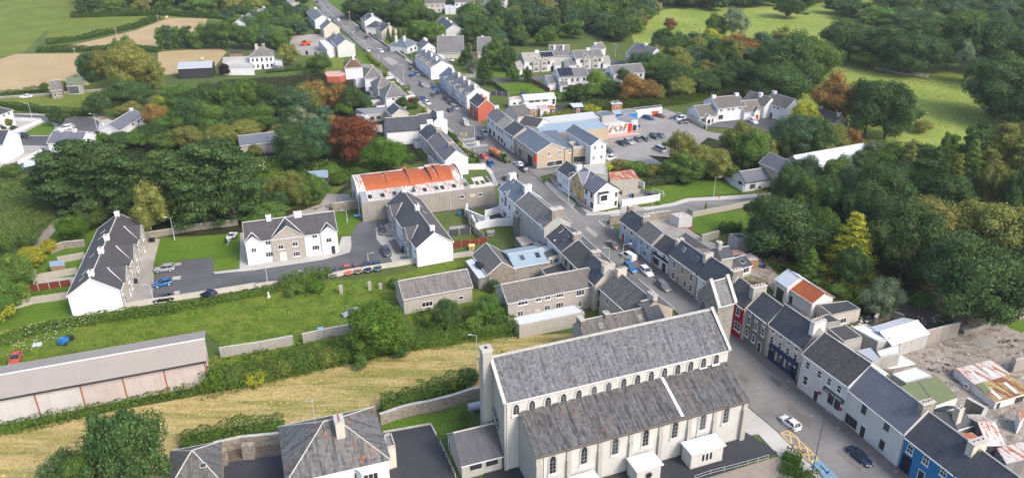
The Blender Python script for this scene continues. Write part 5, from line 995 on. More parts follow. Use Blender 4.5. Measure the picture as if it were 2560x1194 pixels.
house('barn','white walled shed with rust orange corrugated roof behind the taupe house','shed',"B5 1345,330 1690,555 1860,420",h=3.6,wall='white_render',roof='rust_roof',pitch=30,barge=False,wins=[('f',[(0.15,0.2)],1.4,2.0,'door:dark_trim')]);house('barn','white shed with pale grey sheet roof and green door next to the rust orange roof','shed',"B5 1160,205 1330,325 1500,190",h=4.3,wall='white_render',roof='light_sheet',pitch=30,barge=False,wins=[('f',[(0.5,0.1)],2.4,2.8,'door:dark_trim')])
flat('garage','flat charcoal roofed garage with railed opening near the trampoline','garage',"B5 1970,745 2385,655 2190,535 1765,585",3.0,'cream_render','roof_felt',para=0.1,wins=[('f',[(0.4,0.6)],2.2,1.2,'cas')])
flat('rear_return','flat roofed return with flaking black roof behind the cream pub','outbuilding',"c4 565,180 705,145 575,50 445,80",5.0,'concrete_wall','mossy_dark',para=0.05);flat('rear_return','low felt roof behind the taupe house','outbuilding',"B5 1800,870 2100,830 1920,720 1680,800",3.6,'grey_render','roof_felt',para=0.05)
flat('store','flat white roofed store with grey edging in the yard','outbuilding',"B6 610,400 785,360 440,165 250,205",4.0,'grey_render','flat_white',para=0.2);house('store','store with wide white sloping roof behind the derelict yard wall','outbuilding',"B6 790,430 1285,275 1140,100",h=3.6,pitch=18,wall='grey_render',roof='flat_white',barge=False,ridge='flat_white',eo=0.1)
flat('lean_to','white roofed lean-to below the wide white roof','outbuilding',"B6 640,605 910,545 905,430 590,520",3.0,'concrete_wall','flat_white',para=0.1);flat('lean_to','grey sheeted lean-to behind the white hairdresser house','outbuilding',"B6 540,650 640,620 510,470 320,510",3.6,'grey_render','cool_sheet',para=0)
flat('lean_to','white flat roofed outhouse beside the mossy green roofs','outbuilding',"B6 980,940 1335,850 1110,730 790,820",2.8,'concrete_wall','flat_white',para=0.05,wins=[('l',[(0.3,0.8)],1.0,1.2,'b')])
flat('outhouse','left outhouse of the pair with moss green corrugated roof and small chimney','outbuilding',"B6 1180,1215 1345,1190 1130,920 905,985",4.0,'concrete_wall','green_roof',para=0,lean=0.3);flat('outhouse','right outhouse of the pair with moss green corrugated roof','outbuilding',"B6 1380,1215 1675,1110 1400,850 1150,920",3.6,'white_render','green_roof',para=0,lean=0.3,wins=[('f',[(0.35,0.6)],0.8,1.8,'door:door_blue')])
def patch_barn():
 P4="B6 2175,1185 2640,1050 2130,625 1628,748"
 H=flat('barn','old whitewashed barn with patchwork rusty corrugated roof in the derelict yard','barn',P4,5.2,'white_render','brown_rust',base="B7 1745,300",para=0,lean=0.2,wins=[('f',[(0.1,0.1),],1.0,1.5,'b'),('f',[(0.7,0.1)],2.4,1.5,'b'),('l',[(0.6,0.8)],0.9,0.7,'b')])
 c=[Vector((l.x,l.y,z))for l,z in zip(H.loc,(H.h-0.2,H.h-0.2,H.h,H.h))];bl=lambda u,v,z:(c[0].lerp(c[1],u)).lerp(c[3].lerp(c[2],u),v)+Vector((0,0,0.08+z))
 for i,(u,v,w,l,m)in enumerate(((0.0,0.5,0.5,0.5,'half_rust'),(0.5,0.5,0.5,0.5,'half_rust'),(0.14,0.03,0.10,0.33,'flat_white'),(0.62,0.05,0.10,0.33,'flat_white'),(0.20,0.52,0.09,0.28,'flat_white'),(0.55,0.56,0.12,0.3,'flat_white'),(0.0,0.25,0.2,0.25,'green_roof'))):
  z=0.03+0.012*i;MB().slab([bl(u+.005,v+.01,z),bl(u+w-.005,v+.01,z),bl(u+w-.005,v+l-.01,z),bl(u+.005,v+l-.01,z)],0.02).obj('roof_sheet',m,H.root)
patch_barn()
house('outhouse','grey slate roofed outhouse with cream chimney behind the strong blue house','outbuilding',"B7 1240,535 1430,480 1310,250",h=4.0,wall='grey_render',roof='dark_slate',pitch=30,barge=False,chim=[(0.05,1.0,1.0,1.8,'cream_render',2,0.2)])
flat('garage','white and rust striped corrugated shed roof at the right edge','shed',"B7 1890,1005 2200,930 2220,690 1760,800",4.0,'dark_concrete','half_rust',para=0);house('garage','curved white and rust corrugated roof beyond the cream chimney','shed',"B7 1640,740 1860,740 1840,600",D=7,h=3.6,pitch=22,wall='dark_concrete',roof='half_rust',barge=False);flat('lean_to','rust striped lean-to roof against the strong blue house','outbuilding',"B7 1490,760 1620,720 1430,590 1290,600",3.6,'concrete_wall','red_rust',para=0)
flat('boiler_cabinet','white metal cabinet standing in the yard at the right edge','cabinet',"B7 2065,465 2135,370 2090,300 2040,290",2.6,'bright_white','red_rust',para=0)
# ============================================================ MAIN STREET, LEFT HAND SIDE NEAR THE CROSSING
ls='buildings on the left of the main street'
house('town_house','tall white three storey house with blue grey slate roof and two white chimneys','house',"B2 235,345 585,640 850,385",wall='bright_white',roof='blue_slate',base="B2 250,880",vo=0.05,group=ls,chim=[(0.03,1.2,1.8,1.3,'bright_white',3),(0.96,1.2,1.9,1.3,'bright_white',3)],wins=[('f',"B2 305,590 458,735 455,985",0.6,1.0,'sashb'),('f',"B2 372,655 365,895",0.9,1.3,'sashb'),('f',"B2 330,850",0.7,1.8,'b')],gab=[('f',0.42,2.2,0.02,'bright_white',[(0,5.6,0.8,0.9,'sashb')])],sky=[('f',0.22,0.8,0.8,1.0)])
OM=house('old_hotel','old grey building with lichened stone slate roof and massive stone chimney','house',"B2 590,650 1190,1170 1480,920",wall='grey_render',roof='old_stone_slate',h=8.6,vo=0.05,barge=False,group=ls,chim=[(0.97,1.6,3.0,1.6,'rubble',1)],wins=[('f',"B2 935,1000 1115,1150",0.9,1.3,'sash'),('f',[(0.2,5.8),(0.35,5.8)],0.9,1.4,'b')])
flat('rear_tower','stained concrete water tank block behind the old grey building','outbuilding',"B2 585,965 815,930 735,865 530,890",6.6,'dark_concrete','old_stone_slate',para=0.8,base="B2 540,1400");flat('rear_tower','stained concrete rear return with open doorway behind the old grey building','outbuilding',"B1 1060,50 1150,30 1010,-120 960,-80",6.0,'dark_concrete','mid_grey',base="B1 1090,265",para=0.4,wins=[('f',[(0.5,3.0)],1.0,1.8,'b')])
flat('lean_to','grey plank roofed lean-to below the stained concrete block','outbuilding',"B1 920,345 1110,290 985,180 815,215",2.8,'dark_concrete','fence_board',para=0)
house('town_house','dark roofed house with white dormer on the left of the main street','house',"B1 1305,185 1552,428 1815,240",wall='white_render',roof='dark_slate',h=6.2,vo=0.0,group=ls,barge=False,chim=[(0.97,1.0,2.0,1.2,'rubble',1)],gab=[('f',0.42,1.9,-1.2,'bright_white',[(0,5.9,0.9,0.9,'sash')])],sky=[('f',0.25,0.7,0.8,1.4),('f',0.68,0.62,0.8,1.5)])
house('town_house','speckled dark roofed house with tan rear wall and arched window','house',"B1 1558,445 1835,718 2120,535",wall='tan_paint',roof='mossy_dark',h=6.2,vo=0.0,group=ls,barge=False,chim=[(0.97,1.1,2.0,1.2,'rubble',1)],wins=[('f',"B1 1620,610 1700,680",0.8,1.5,'sashb')])
house('town_house','dark slate corner house with wide cream chimney at its end','house',"B1 1840,722 P 1488,711 1521,671",wall='cream_render',roof='dark_slate',h=6.4,vo=0.0,group=ls,barge=False,chim=[(0.97,1.2,2.6,1.0,'cream_render',4)],wins=[('B',[(0.2,3.6),(0.2,0.9)],0.9,1.4,'sashb')])
house('long_house','long two storey white and cream house with brown tiled roof and white gable','house',"B3 1548,358 290,612 208,352",wall='dashed_cream',roof='brown_tile',base="B3 1530,680",vo=0.2,pitch=32,wins=[('f',"B3 505,605",2.2,1.3,'cas'),('f',"B3 730,560 862,535",1.2,1.2,'cas'),('f',"B3 1040,497",1.7,1.3,'cas'),('f',"B3 1335,470",1.9,1.3,'cas'),('f',"B3 1520,470 1335,625",0.8,1.3,'sash'),('f',"B3 468,770 858,685",1.3,1.2,'cas'),('f',"B3 715,728",0.9,2.1,'door:galvanised'),('f',"B3 1035,648",1.7,1.3,'cas'),('B',"B3 178,475 250,730",1.0,1.3,'cas')])
flat('flat_roofed_extension','long low block extension with white flat roof in front of the long house','outbuilding',"B3 455,955 1398,758 1260,650 358,842",3.6,'dashed_cream','flat_white',base="B3 455,1140",para=0.15)
house('town_house','streaky mossy slate roof running along the left of the street','house',"B3 1625,398 2115,835 2425,612",wall='beige_paint',roof='streaky',h=6.4,vo=0.0,group=ls,barge=False,chim=[(0.02,1.0,2.2,1.3,'cream_render',5)],wins=[('f',"B3 1728,595",0.9,1.4,'sash')])
house('town_house','mossy grey slate roof with two small skylights directly behind the church','house',"B3 2375,905 1385,1118 1372,862",wall='grey_render',roof='streaky',h=5.6,vo=0.05,group=ls,barge=False,sky=[('f',0.15,0.45,0.7,0.9),('f',0.72,0.45,0.7,0.9)],chim=[(0.6,1.0,1.3,0.7,'rubble',1),(0.97,0.9,2.0,0.6,'rubble',0)])
house('town_house','cream gabled street house with cream chimney between the streaky roof and the church','house',"B3 2370,905 2560,850 2530,660",D=7.5,wall='cream_render',roof='dark_slate',h=6.2,pitch=36,group=ls,barge=False,chim=[(0.9,1.0,2.0,1.2,'cream_render',2)])
house('stone_shed','stone walled shed with grey concrete tile roof and white bargeboards','outbuilding',"B1 145,478 387,792 597,598",wall='rubble',roof='old_stone_slate',base="B1 400,960",vo=0.05)if False else house('stone_shed','stone walled shed with grey concrete tile roof and white bargeboards','outbuilding',"B1 145,478 387,792 597,598",wall='rubble',roof='brown_tile',h=3.6,vo=0.05)
flat('lean_to','pale grey sheet canopy with a black tank on top beside the stone shed','lean-to',"B1 230,862 392,820 165,545 30,588",3.0,'dark_concrete','light_sheet',para=0,oh=0.1)
house('blue_roofed_store','low store with pale blue corrugated roof and two yellowed rooflights','outbuilding',"B1 1335,592 800,685 P 1248,640",D=8.5,wall='old_concrete',roof='blue_sheet',h=3.8,pitch=16,barge=False,sky=[('f',0.20,0.55,1.2,1.9),('f',0.66,0.55,1.2,1.9)])
flat('rear_annex','flat dark roofed annex between the blue roof and the tan wall','outbuilding',"B1 1290,815 1668,745 1560,612 1215,720",3.2,'grey_render','roof_felt',para=0.12);flat('rear_annex','small cream annex with dark lean-to roof and white windows','outbuilding',"B1 1345,525 1540,465 1435,380 1262,460",4.6,'cream_render','dark_slate',para=0,wins=[('f',[(0.65,2.6)],1.6,1.3,'cas'),('f',[(0.2,2.6)],0.7,1.3,'sash')]);flat('rear_annex','square slate blue lean-to roof beside the dormer roof','outbuilding',"B1 1170,375 1375,312 1290,228 1090,295",4.2,'grey_render','blue_slate',para=0)
flat('rear_annex','glazed pale roof panel between the blue store and the dormer house','outbuilding',"B1 1240,440 1450,375 1395,310 1190,375",4.0,'cream_render','light_sheet',para=0)
house('stone_outbuilding','long stone outbuilding with weathered tile roof in the overgrown plot','outbuilding',"b2 1612,938 1100,1032 1055,905",wall='dashed_cream',roof='old_stone_slate',h=3.9,vo=0.1,pitch=34,wins=[('f',"b2 1278,1072",2.4,1.2,'cas'),('f',"b2 1530,1025",1.1,0.8,'b')])
house('corner_house','small white house with dark slate roof and hydrangeas at the side street corner','house',"b3 338,68 432,132 505,70",wall='bright_white',roof='dark_slate',base="b3 340,190",vo=0.05,chim=[(0.96,1.0,1.6,1.2,'bright_white',3)],wins=[('f',"b3 365,108 395,150 415,165",0.6,1.1,'cas')])
flat('rear_return','pale stone coloured flat roofed return behind the small white corner house','outbuilding',"b3 520,90 715,120 700,30 540,40",4.2,'white_render','pavement',para=0.2)
YH=house('corner_house','yellow gabled house joined to a white house with bay window','house',"B2 1782,140 2035,300",wall='yellow_paint',roof='smooth_grey',vo=0.0,base="B2 1775,520",pitch=36,D=7.4,gab=[('f',0.5,5.9,0.04,'yellow_paint',[],44)],wins=[('f',"B2 1840,245 1945,325",0.8,1.4,'casb'),('f',"B2 1832,470",0.9,2.1,'door:galvanised'),('f',"B2 1920,500",1.2,1.5,'casb')])
WH=house('corner_house','white gabled corner house with grey roof and projecting bay window on its end wall','house',"B2 2040,300 2250,445 P 1519,456",wall='bright_white',roof='smooth_grey',vo=0.15,base="B2 2025,690",trim='dark_trim',wins=[('f',"B2 2085,410 2190,490",0.8,1.3,'casb'),('f',"B2 2065,630",0.9,2.1,'door:door_red'),('f',"B2 2200,700",1.4,1.5,'casb'),('B',"b3 778,255 773,320",0.7,1.3,'sashb')])
sd=real_side(WH,'B');pz=place_on(WH,sd,pts("b3 675,275")[0]);b1=box_on(WH,sd,'bay_window',pz.y,pz.z-1.3,2.6,2.6,0.8,'bright_white');box_on(WH,sd,'bay_roof',pz.y,pz.z+1.31,3.0,0.25,1.05,'dark_trim');fm,pm,sm=win_meshes(2.0,1.5,'casb');loc,rz=wall_xf(WH,sd,pz.y,pz.z-0.75,0.8);o=link('window',fm,WH.root,loc,rz);link('pane',pm,o)
YG=MB();
flat('block_shed','grey block shed with rust red corrugated roof behind the white corner house','shed',"b3 735,150 945,140 905,72 722,90",3.6,'dashed_cream','red_rust',para=0)
house('bungalow','white bungalow with pale grey roof beside the green with the goal','bungalow',"A8 1530,1185 b3 1745,165 1697,88",wall='white_render',roof='smooth_grey',h=3.0,vo=0.2,pitch=30,trim='dark_trim',wins=[('f',"b3 1795,195",1.8,1.3,'casb'),('f',"b3 1852,190",1.0,2.1,'door:galvanised'),('B',"b3 1703,175",1.6,1.3,'casb')])
house('tan_house','tan two storey house with plain grey roof above the white bungalow','house',"A8 1320,992 1560,1098 1692,976",wall='tan_paint',roof='smooth_grey',h=6.2,vo=0.15,pitch=34)
house('long_low_building','long low cream building with light grey roof half hidden by trees','building',"a4 768,1168 250,1265 205,1155",wall='cream_render',roof='light_sheet',h=4.5,vo=0.2,pitch=25,wins=[('f',[(0.08,1.0),(0.2,1.0),(0.35,1.0)],1.4,1.4,'cas')])
# ============================================================ SHOPS, SUPERMARKET
AR='shops on the right of the upper main street'
house('shop_terrace','white end of terrace shop with black pub front next to the red house','shop',"A6 110,308 262,435 412,312",wall='white_render',roof='grey_slate',h=6.0,group=AR,**T,wins=[('f',"A6 130,380 195,430",0.8,1.2,'sashb'),('f',[(0.35,0.5),(0.75,0.5)],2.2,2.0,'b')],chim=[(0.02,0.9,1.4,0.8,'bright_white',2)])
house('shop_terrace','light grey roofed terrace house with white upper wall between two darker roofs','shop',"A6 264,437 376,522 520,400",wall='white_render',roof='beige_tile',h=6.0,group=AR,**T,wins=[('f',"A6 270,500 313,530 355,555",0.7,1.2,'sashb'),('f',[(0.3,0.9),(0.75,0.9)],1.3,1.3,'casb')])
house('shop_terrace','black slate roofed terrace house beside the beige corner shop','shop',"A6 378,524 533,632 715,508",wall='white_render',roof='dark_slate',h=6.0,group=AR,**T,wins=[('f',"A6 417,590 462,625 505,655",0.7,1.2,'sashb'),('f',[(0.1,0.1),(0.85,0.9)],1.2,1.6,'b')])
CS=house('corner_shop','large beige corner shop building with red hanging sign and blue grey slate roof','shop',"A6 537,637 905,900 1142,764",wall='tan_paint',roof='blue_slate',base="A6 540,890",vo=0.15,wins=[('f',"A6 580,715 628,750 678,785 725,820 770,850 822,885",0.75,1.3,'sash'),('f',"A6 640,900",2.6,2.6,'cas'),('f',"A6 795,1035",3.2,2.6,'casb'),('B',"A6 1097,920 1267,900",0.9,1.3,'grid'),('B',"A6 1130,1095 1240,1075",3.0,1.6,'b')])
sb=real_side(CS,'B');pz=place_on(CS,'f',pts("A6 900,960")[0]);box_on(CS,'f','sign_board',CS.Lx*(1-0.02)if not CS.flip else CS.Lx*0.02,CS.h-3.2,0.9,2.0,0.5,'red_paint_gloss');pz=place_on(CS,sb,pts("A6 1040,1065")[0])
flat('corner_shop_wing','blue grey roofed rear part of the beige corner shop with window facing the crossing','shop',"A6 1350,850 1495,820 1210,540 900,570",6.0,'tan_paint','blue_slate',base="A6 1350,1100",para=0,wins=[('f',[(0.5,3.8)],0.9,1.3,'grid')])
flat('estate_agent','flat roofed tan shop with blue window displays','shop',"A6 1480,850 1755,830 1640,745 1400,770",4.6,'tan_paint','mid_grey',base="A6 1480,1085",para=0.9,wins=[('f',[(0.5,0.6)],5.0,1.8,'casb')])
WG=house('white_apartments','tall white gabled building with small windows and long blue grey roof behind the corner shop','building',"A6 1368,548 1762,788 1895,690",wall='bright_white',roof='blue_slate',h=6.8,vo=0.2,wins=[('B',"A6 1825,820 1940,803",0.9,1.3,'grid'),('B',"A6 1803,985 1925,965",0.8,1.3,'cas')],pitch=34)
house('shop_return','brown tiled rear return with white wall behind the upper terrace','outbuilding',"A6 808,302 600,330 420,240",D=11,wall='white_render',roof='brown_tile',h=4.2,pitch=24,barge=False)
house('shop_return','dark roofed rear return behind the light grey roofed terrace','outbuilding',"A6 900,495 620,440 530,330",D=8,wall='white_render',roof='charcoal_tile',h=5.0,pitch=24,barge=False)
flat('supermarket','wide supermarket hall with low white sheet roof','supermarket',"A6 880,460 1935,340 1790,252 735,372",5.0,'grey_render','white_sheet',para=0.08);
flat('supermarket_hall','lower supermarket roof of pale blue metal in front of the white hall','supermarket',"A6 1690,545 2028,500 1880,385 1780,362 1000,430 880,458 940,560 1240,585",4.6,'tan_paint','blue_sheet',para=0.05)
SM=flat('supermarket_entrance','supermarket entrance block with white roof and picture panels of food','supermarket',"A6 2032,490 2425,440 2330,340 1800,355",5.0,'pale_grey','white_sheet',base="A6 2032,628",para=0.05)
for i,f in enumerate((0.12,0.31,0.50,0.68)):
 o=box_on(SM,'f','picture_panel',SM.Lx*f,0.6,SM.Lx*0.17,3.3,0.08,'flat_white')
 for j in range(3):MB().cyl(((-0.25+0.25*j)*SM.Lx*0.13,-0.085,0.8+0.8*((i+j)%3)),((-0.25+0.25*j)*SM.Lx*0.13,-0.1,0.8+0.8*((i+j)%3)),0.55,n=12).obj('printed_dish',('rust_metal','timber','tan_paint','mid_grey')[(i+j)%4],o)
box_on(SM,'f','red_panel',SM.Lx*0.89,0.3,SM.Lx*0.16,3.0,0.12,'red_paint_gloss')
flat('supermarket_store','grey roofed store at the back corner of the supermarket','store',"A6 2400,385 2510,375 2330,300 2190,330",4.2,'pale_grey','mid_grey',para=0.05,wins=[('f',[(0.5,0.4)],1.8,2.0,'casb')]);flat('supermarket_store','dark blue roofed block behind the white supermarket roof','store',"A6 1940,330 2155,300 2010,238 1840,262",5.6,'grey_render','blue_slate',para=0.1)
for i,(q,m,lb)in enumerate((("A6 2130,290 2300,285 2220,215 2090,240",'cool_sheet','blue roofed container behind the supermarket'),("A6 2260,300 2505,265 2420,200 2220,215",'mid_grey','grey roofed container with blue cover behind the supermarket'))):flat('container',lb,'container',q,3.0,'blue_plastic',m,para=0.05)
flat('garage_block','long garage with black roof edge and white doors at the back of the car park','garage',"a3 925,822 1122,798 1110,785 905,808",3.2,'bright_white','roof_felt',para=0.1);
g=G(pts("a3 995,865")[0]);o=MB().box(-4.5,4.5,-1.2,1.2,0.1,1.9).box(-4.6,4.6,-1.3,1.3,1.9,2.0).obj('skip','orange_plastic',None,loc=(g.x,g.y,0),rz=0.12);reg(o,'orange skip container beside the long garage with white doors','skip')
house('red_house','red painted house with dark slate roof and red brick chimneys','house',"A3 1387,962 1552,1095 1705,948",wall='brick_red',roof='dark_slate',vo=0.15,h=5.4,chim=[(0.55,1.2,0.7,0.9,'brick_red',2),(0.95,0.7,1.1,1.0,'brick_red',1)],wins=[('f',"A3 1415,1035 1460,1070 1508,1115",0.8,1.7,'sash'),('f',[(0.35,0.1)],1.0,2.2,'door:dark_trim')])
TA='gabled terrace houses facing the upper main street'
ev="780,460 915,560 1010,642 1105,715 1212,805 1328,878".split();rg="965,320 1112,402 1232,490 1337,567 1437,652 1556,722".split();wl=['pale_blue','white_render','cream_render','bright_white','white_render']
wd=['pale blue','white with dark door','cream','white with bright blue door','white stone cornered']
for i in range(5):
 house('terraced_house','%s terrace house with small front gable near the red house'%wd[i],'house',"A3 %s %s %s"%(ev[i],ev[i+1],rg[i+1]),wall=wl[i],roof='grey_slate' if i else 'blue_slate',h=5.0,group=TA,vo=0.02 if i==4 else 0.0,barge=(i==4),chim=[(0.85,0.8,0.8,1.1,'bright_white',1,0.42)],gab=[('f',0.75,1.7,0.02,wl[i],[(0,3.3,0.7,1.2,'sash')],48)],wins=[('f',[(0.25,3.0)],0.8,1.3,'sash'),('f',[(0.55,0.9)],1.1,1.3,'sash'),('f',[(0.2,0.1)],0.9,2.1,('door:dark_trim','door:dark_trim','door:dark_trim','door:door_blue','door:dark_trim')[i])])
ev="298,65 420,166 515,242 612,324".split();rg="440,-12 636,44 732,116 830,192".split()
for i in range(3):
 house('terraced_house','%s of three white gabled terrace houses by the parked cars'%('far end','middle','near end')[i],'house',"A3 %s %s %s"%(ev[i],ev[i+1],rg[i+1]),wall='bright_white',roof='grey_slate',h=5.0,group='three white terrace houses',vo=0.02 if i==2 else 0.0,barge=(i==2),chim=[(0.5,0.8,0.8,1.1,'bright_white',1,0.4)],gab=[('f',0.3,1.6,0.02,'bright_white',[(0,3.3,0.7,1.2,'sash')],48),('f',0.82,1.6,0.02,'bright_white',[(0,3.3,0.7,1.2,'sash')],48)],wins=[('f',[(0.3,0.1)],0.9,2.1,'door:door_blue'),('f',[(0.7,0.9)],1.1,1.3,'sash')])
house('hipped_house','white house with red brown hipped tile roof and tall white chimney','house',"A4 1003,212 655,232",D=9,h=5.2,pitch=35,hipA=True,hipB=True,wall='bright_white',roof='red_tile',chim=[(0.45,0.9,0.9,1.2,'bright_white',1,0.4)],wins=[('B',[(0.3,2.6),(0.65,2.6)],1.1,1.2,'cas')])
flat('garage','long brick garage with salmon tiled roof beside the red brown hipped house','garage',"A4 560,410 655,370 650,292 285,310 250,350 300,410",2.8,'brick_red','patch_pink',para=0)
house('hipped_house','white house with grey lichened hipped roof and stone chimney beside the upper road','house',"A4 1408,420 1052,440",D=9.5,h=5.6,pitch=34,hipA=True,hipB=True,wall='bright_white',roof='old_stone_slate',chim=[(0.55,1.1,0.9,0.8,'rubble',3)],wins=[('f',[(0.15,3.2)],0.8,1.0,'cas')]);flat('porch','white flat roofed annexe on the left of the lichened hipped house','extension',"A4 870,495 1045,465 1000,440 825,455",3.2,'white_render','light_sheet',para=0.1)
house('hipped_house','house with old grey hipped roof and red potted chimney','house',"A4 1310,632 1640,590",D=9,h=5.0,pitch=34,hipA=True,hipB=True,wall='cream_render',roof='old_stone_slate',chim=[(0.45,1.0,0.9,0.9,'rubble',3)])
house('hipped_house','white house with dark grey hipped roof behind the small black roofed sheds','house',"A4 1895,785 1468,828",D=11,h=4.8,pitch=34,hipA=True,hipB=True,wall='bright_white',roof='grey_slate',chim=[(0.5,1.4,0.9,0.6,'rubble',3)],wins=[('f',"A4 1620,850",1.1,1.3,'cas')])
flat('shed','upper of three small black roofed sheds behind the hipped houses','shed',"A4 1170,700 1280,680 1210,612 1130,625",2.6,'white_render','roof_felt',para=0.05);flat('shed','middle of three small black roofed sheds behind the hipped houses','shed',"A4 1170,880 1365,862 1355,800 1140,820",2.6,'white_render','roof_felt',para=0.05,wins=[('f',[(0.75,0.1)],0.8,2.0,'door:dark_trim')]);flat('shed','lower of three small black roofed sheds behind the hipped houses','shed',"A4 1285,995 1455,980 1455,910 1250,928",2.6,'bright_white','roof_felt',para=0.05)
house('small_house','small pale gabled house with dark roof behind the long grey roofed building','house',"A4 1478,1062 1592,1180 1746,1056",h=4.6,wall='cream_render',roof='dark_slate',vo=0.15)
flat('old_shed','long weathered grey felt roofed shed beside the copper tree','shed',"A5 360,240 720,195 690,115 190,150",3.2,'grey_render','mid_grey',para=0,wins=[('f',[(0.3,0.8),(0.6,0.8)],1.4,1.2,'casb')]);flat('old_shed','white roofed lean-to below the long weathered shed','shed',"A5 240,290 430,300 400,235 200,240",2.8,'white_render','white_sheet',para=0)
house('long_white_building','long white building with plain charcoal slate roof running back from the street','building',"A5 1278,482 716,526 668,310",wall='bright_white',roof='dark_slate',h=5.0,vo=0.1,pitch=36,trim='dark_trim',wins=[('B',"A5 675,445 655,505",0.9,1.3,'sashb')])
house('long_white_building','charcoal roofed wing joining the long white building to the street house','building',"A5 1500,362 1268,392 1206,252",wall='bright_white',roof='dark_slate',h=5.4,vo=0.0,barge=False,trim='dark_trim')
house('street_house','white street house with broad white gable chimney facing the camera','house',"A5 1392,258 1502,362 1612,262",wall='bright_white',roof='dark_slate',h=6.0,vo=0.0,barge=False,chim=[(0.97,0.9,2.2,1.3,'bright_white',3)])
TB='terrace running down the left of the upper street'
house('terraced_house','smooth grey slate roofed terrace house at the top end of the left row','house',"A5 1258,537 1395,667 1570,508",wall='white_render',roof='dark_slate',h=5.2,group=TB,vo=0.0,barge=False,chim=[(0.02,0.9,1.8,1.2,'bright_white',3)],wins=[('f',[(0.3,0.9),(0.7,0.9),(0.3,3.2),(0.7,3.2)],0.8,1.2,'cas')])
house('terraced_house','mossy brown slate roofed terrace house second from the top of the left row','house',"A5 1402,672 1530,836 1720,688",wall='cream_render',roof='old_stone_slate',h=5.2,group=TB,**T,chim=[(0.05,1.0,1.8,1.2,'rubble',4)])
house('terraced_house','plain grey roofed narrow terrace house near the white gable end','house',"A5 1533,838 1610,927 1802,778",wall='white_render',roof='smooth_grey',h=5.2,group=TB,**T,chim=[(0.9,1.0,1.8,1.2,'rubble',4)],wins=[('f',[(0.5,3.1)],0.7,0.9,'cas')])
house('terraced_house','end terrace house with blank white gable beside the rust orange roof','house',"A5 1612,928 1692,1016 1882,838",wall='bright_white',roof='grey_slate',h=5.2,group=TB,vo=0.05,barge=False,wins=[('f',[(0.3,3.1),(0.7,3.1)],0.7,0.9,'cas')])
flat('rear_annex','dark flat roofed annexe behind the left row of terrace houses','outbuilding',"A5 1480,1010 1610,1050 1540,930 1400,935",2.8,'white_render','mid_grey',para=0.05);flat('shed','small grey roofed garden shed behind the left row','shed',"A5 1190,700 1310,690 1270,645 1160,655",2.3,'white_render','mid_grey',para=0)
house('roadside_house','long grey roofed white house beside the road at the top','house',"A1 1488,242 1648,407 1803,322",wall='bright_white',roof='grey_slate',h=5.4,vo=0.1,wins=[('f',[(0.1,3.3),(0.3,3.3),(0.5,3.3),(0.7,3.3),(0.9,3.3),(0.2,0.8),(0.5,0.8),(0.8,0.8)],0.8,1.2,'casb')],chim=[(0.2,0.8,1.2,0.9,'bright_white',2)])
house('roadside_house','smaller grey roofed house below the long white house at the top of the road','house',"A1 1745,517 1825,578 1972,452",wall='cream_render',roof='grey_slate',h=4.4,vo=0.1,chim=[(0.05,0.9,1.2,0.8,'rubble',2)]);house('roadside_house','brown roofed cottage hidden between the road and the white annexe','house',"A1 1850,800 1960,860 2110,660",D=9,wall='cream_render',roof='brown_tile',h=4.2,pitch=30,chim=[(0.1,0.8,1.2,0.8,'rubble',2)])
house('hall','pale gabled hall with grey roof and rooflights beside the builders yard','hall',"A1 1962,787 2096,915 2263,785",wall='pale_grey',roof='smooth_grey',h=5.6,vo=0.1,barge=False,sky=[('f',0.15,0.5,2.5,2.0)]);flat('hall_annexe','white flat roofed annexe of the pale hall','building',"A1 1890,1005 2130,925 1960,800 1720,805",4.2,'pale_grey','flat_white',para=0.15,wins=[('f',[(0.8,1.2)],1.2,1.4,'casb'),('l',[(0.4,1.0),(0.7,1.0)],1.4,1.8,'casb')])
house('farmhouse','white farmhouse with hipped slate roof and two chimneys beside the conservatory','house',"A1 824,1106 345,1132",D=9,wall='bright_white',roof='old_stone_slate',h=5.8,pitch=34,hipA=True,hipB=True,chim=[(0.38,1.2,1.0,1.4,'rubble',2),(0.68,1.2,1.0,1.4,'cream_render',3)],wins=[('f',[(0.12,3.6),(0.3,3.6),(0.5,3.6),(0.7,3.6),(0.88,3.6),(0.12,0.9),(0.3,0.9),(0.7,0.9),(0.88,0.9)],0.8,1.3,'sashb'),('f',[(0.5,0.1)],1.0,2.2,'door:dark_trim')])
flat('farm_garage','long white flat roofed garage with dark bays left of the farmhouse','garage',"a1 1895,510 1655,510 1665,430 1870,422",3.0,'bright_white','pavement',para=0.15,wins=[('f',[(0.25,0.1),(0.6,0.1)],3.0,2.3,'b')]);flat('conservatory','white framed glass conservatory on the right of the farmhouse','conservatory',"a2 140,478 200,480 192,448 135,440",3.0,'white_render','light_sheet',para=0.05,wins=[('f',[(0.15,0.5),(0.4,0.5),(0.65,0.5),(0.88,0.5)],1.2,2.0,'cas')])
for i,(q,lb)in enumerate((("A1 240,472 345,405 225,337",'lower'),("A1 428,382 586,322 436,250",'middle'),("A1 668,287 796,228 636,165",'upper'))):house('stepped_terrace','%s block of the stepped white terrace half hidden by trees'%lb,'house',q,wall='bright_white',roof='grey_slate',h=5.0,group='stepped white terrace blocks',vo=0.1,pitch=34,chim=[(0.9,0.8,0.8,0.8,'bright_white',1)],gab=[('f',0.3,1.8,0.02,'bright_white',[]),('f',0.75,1.8,0.02,'bright_white',[])])
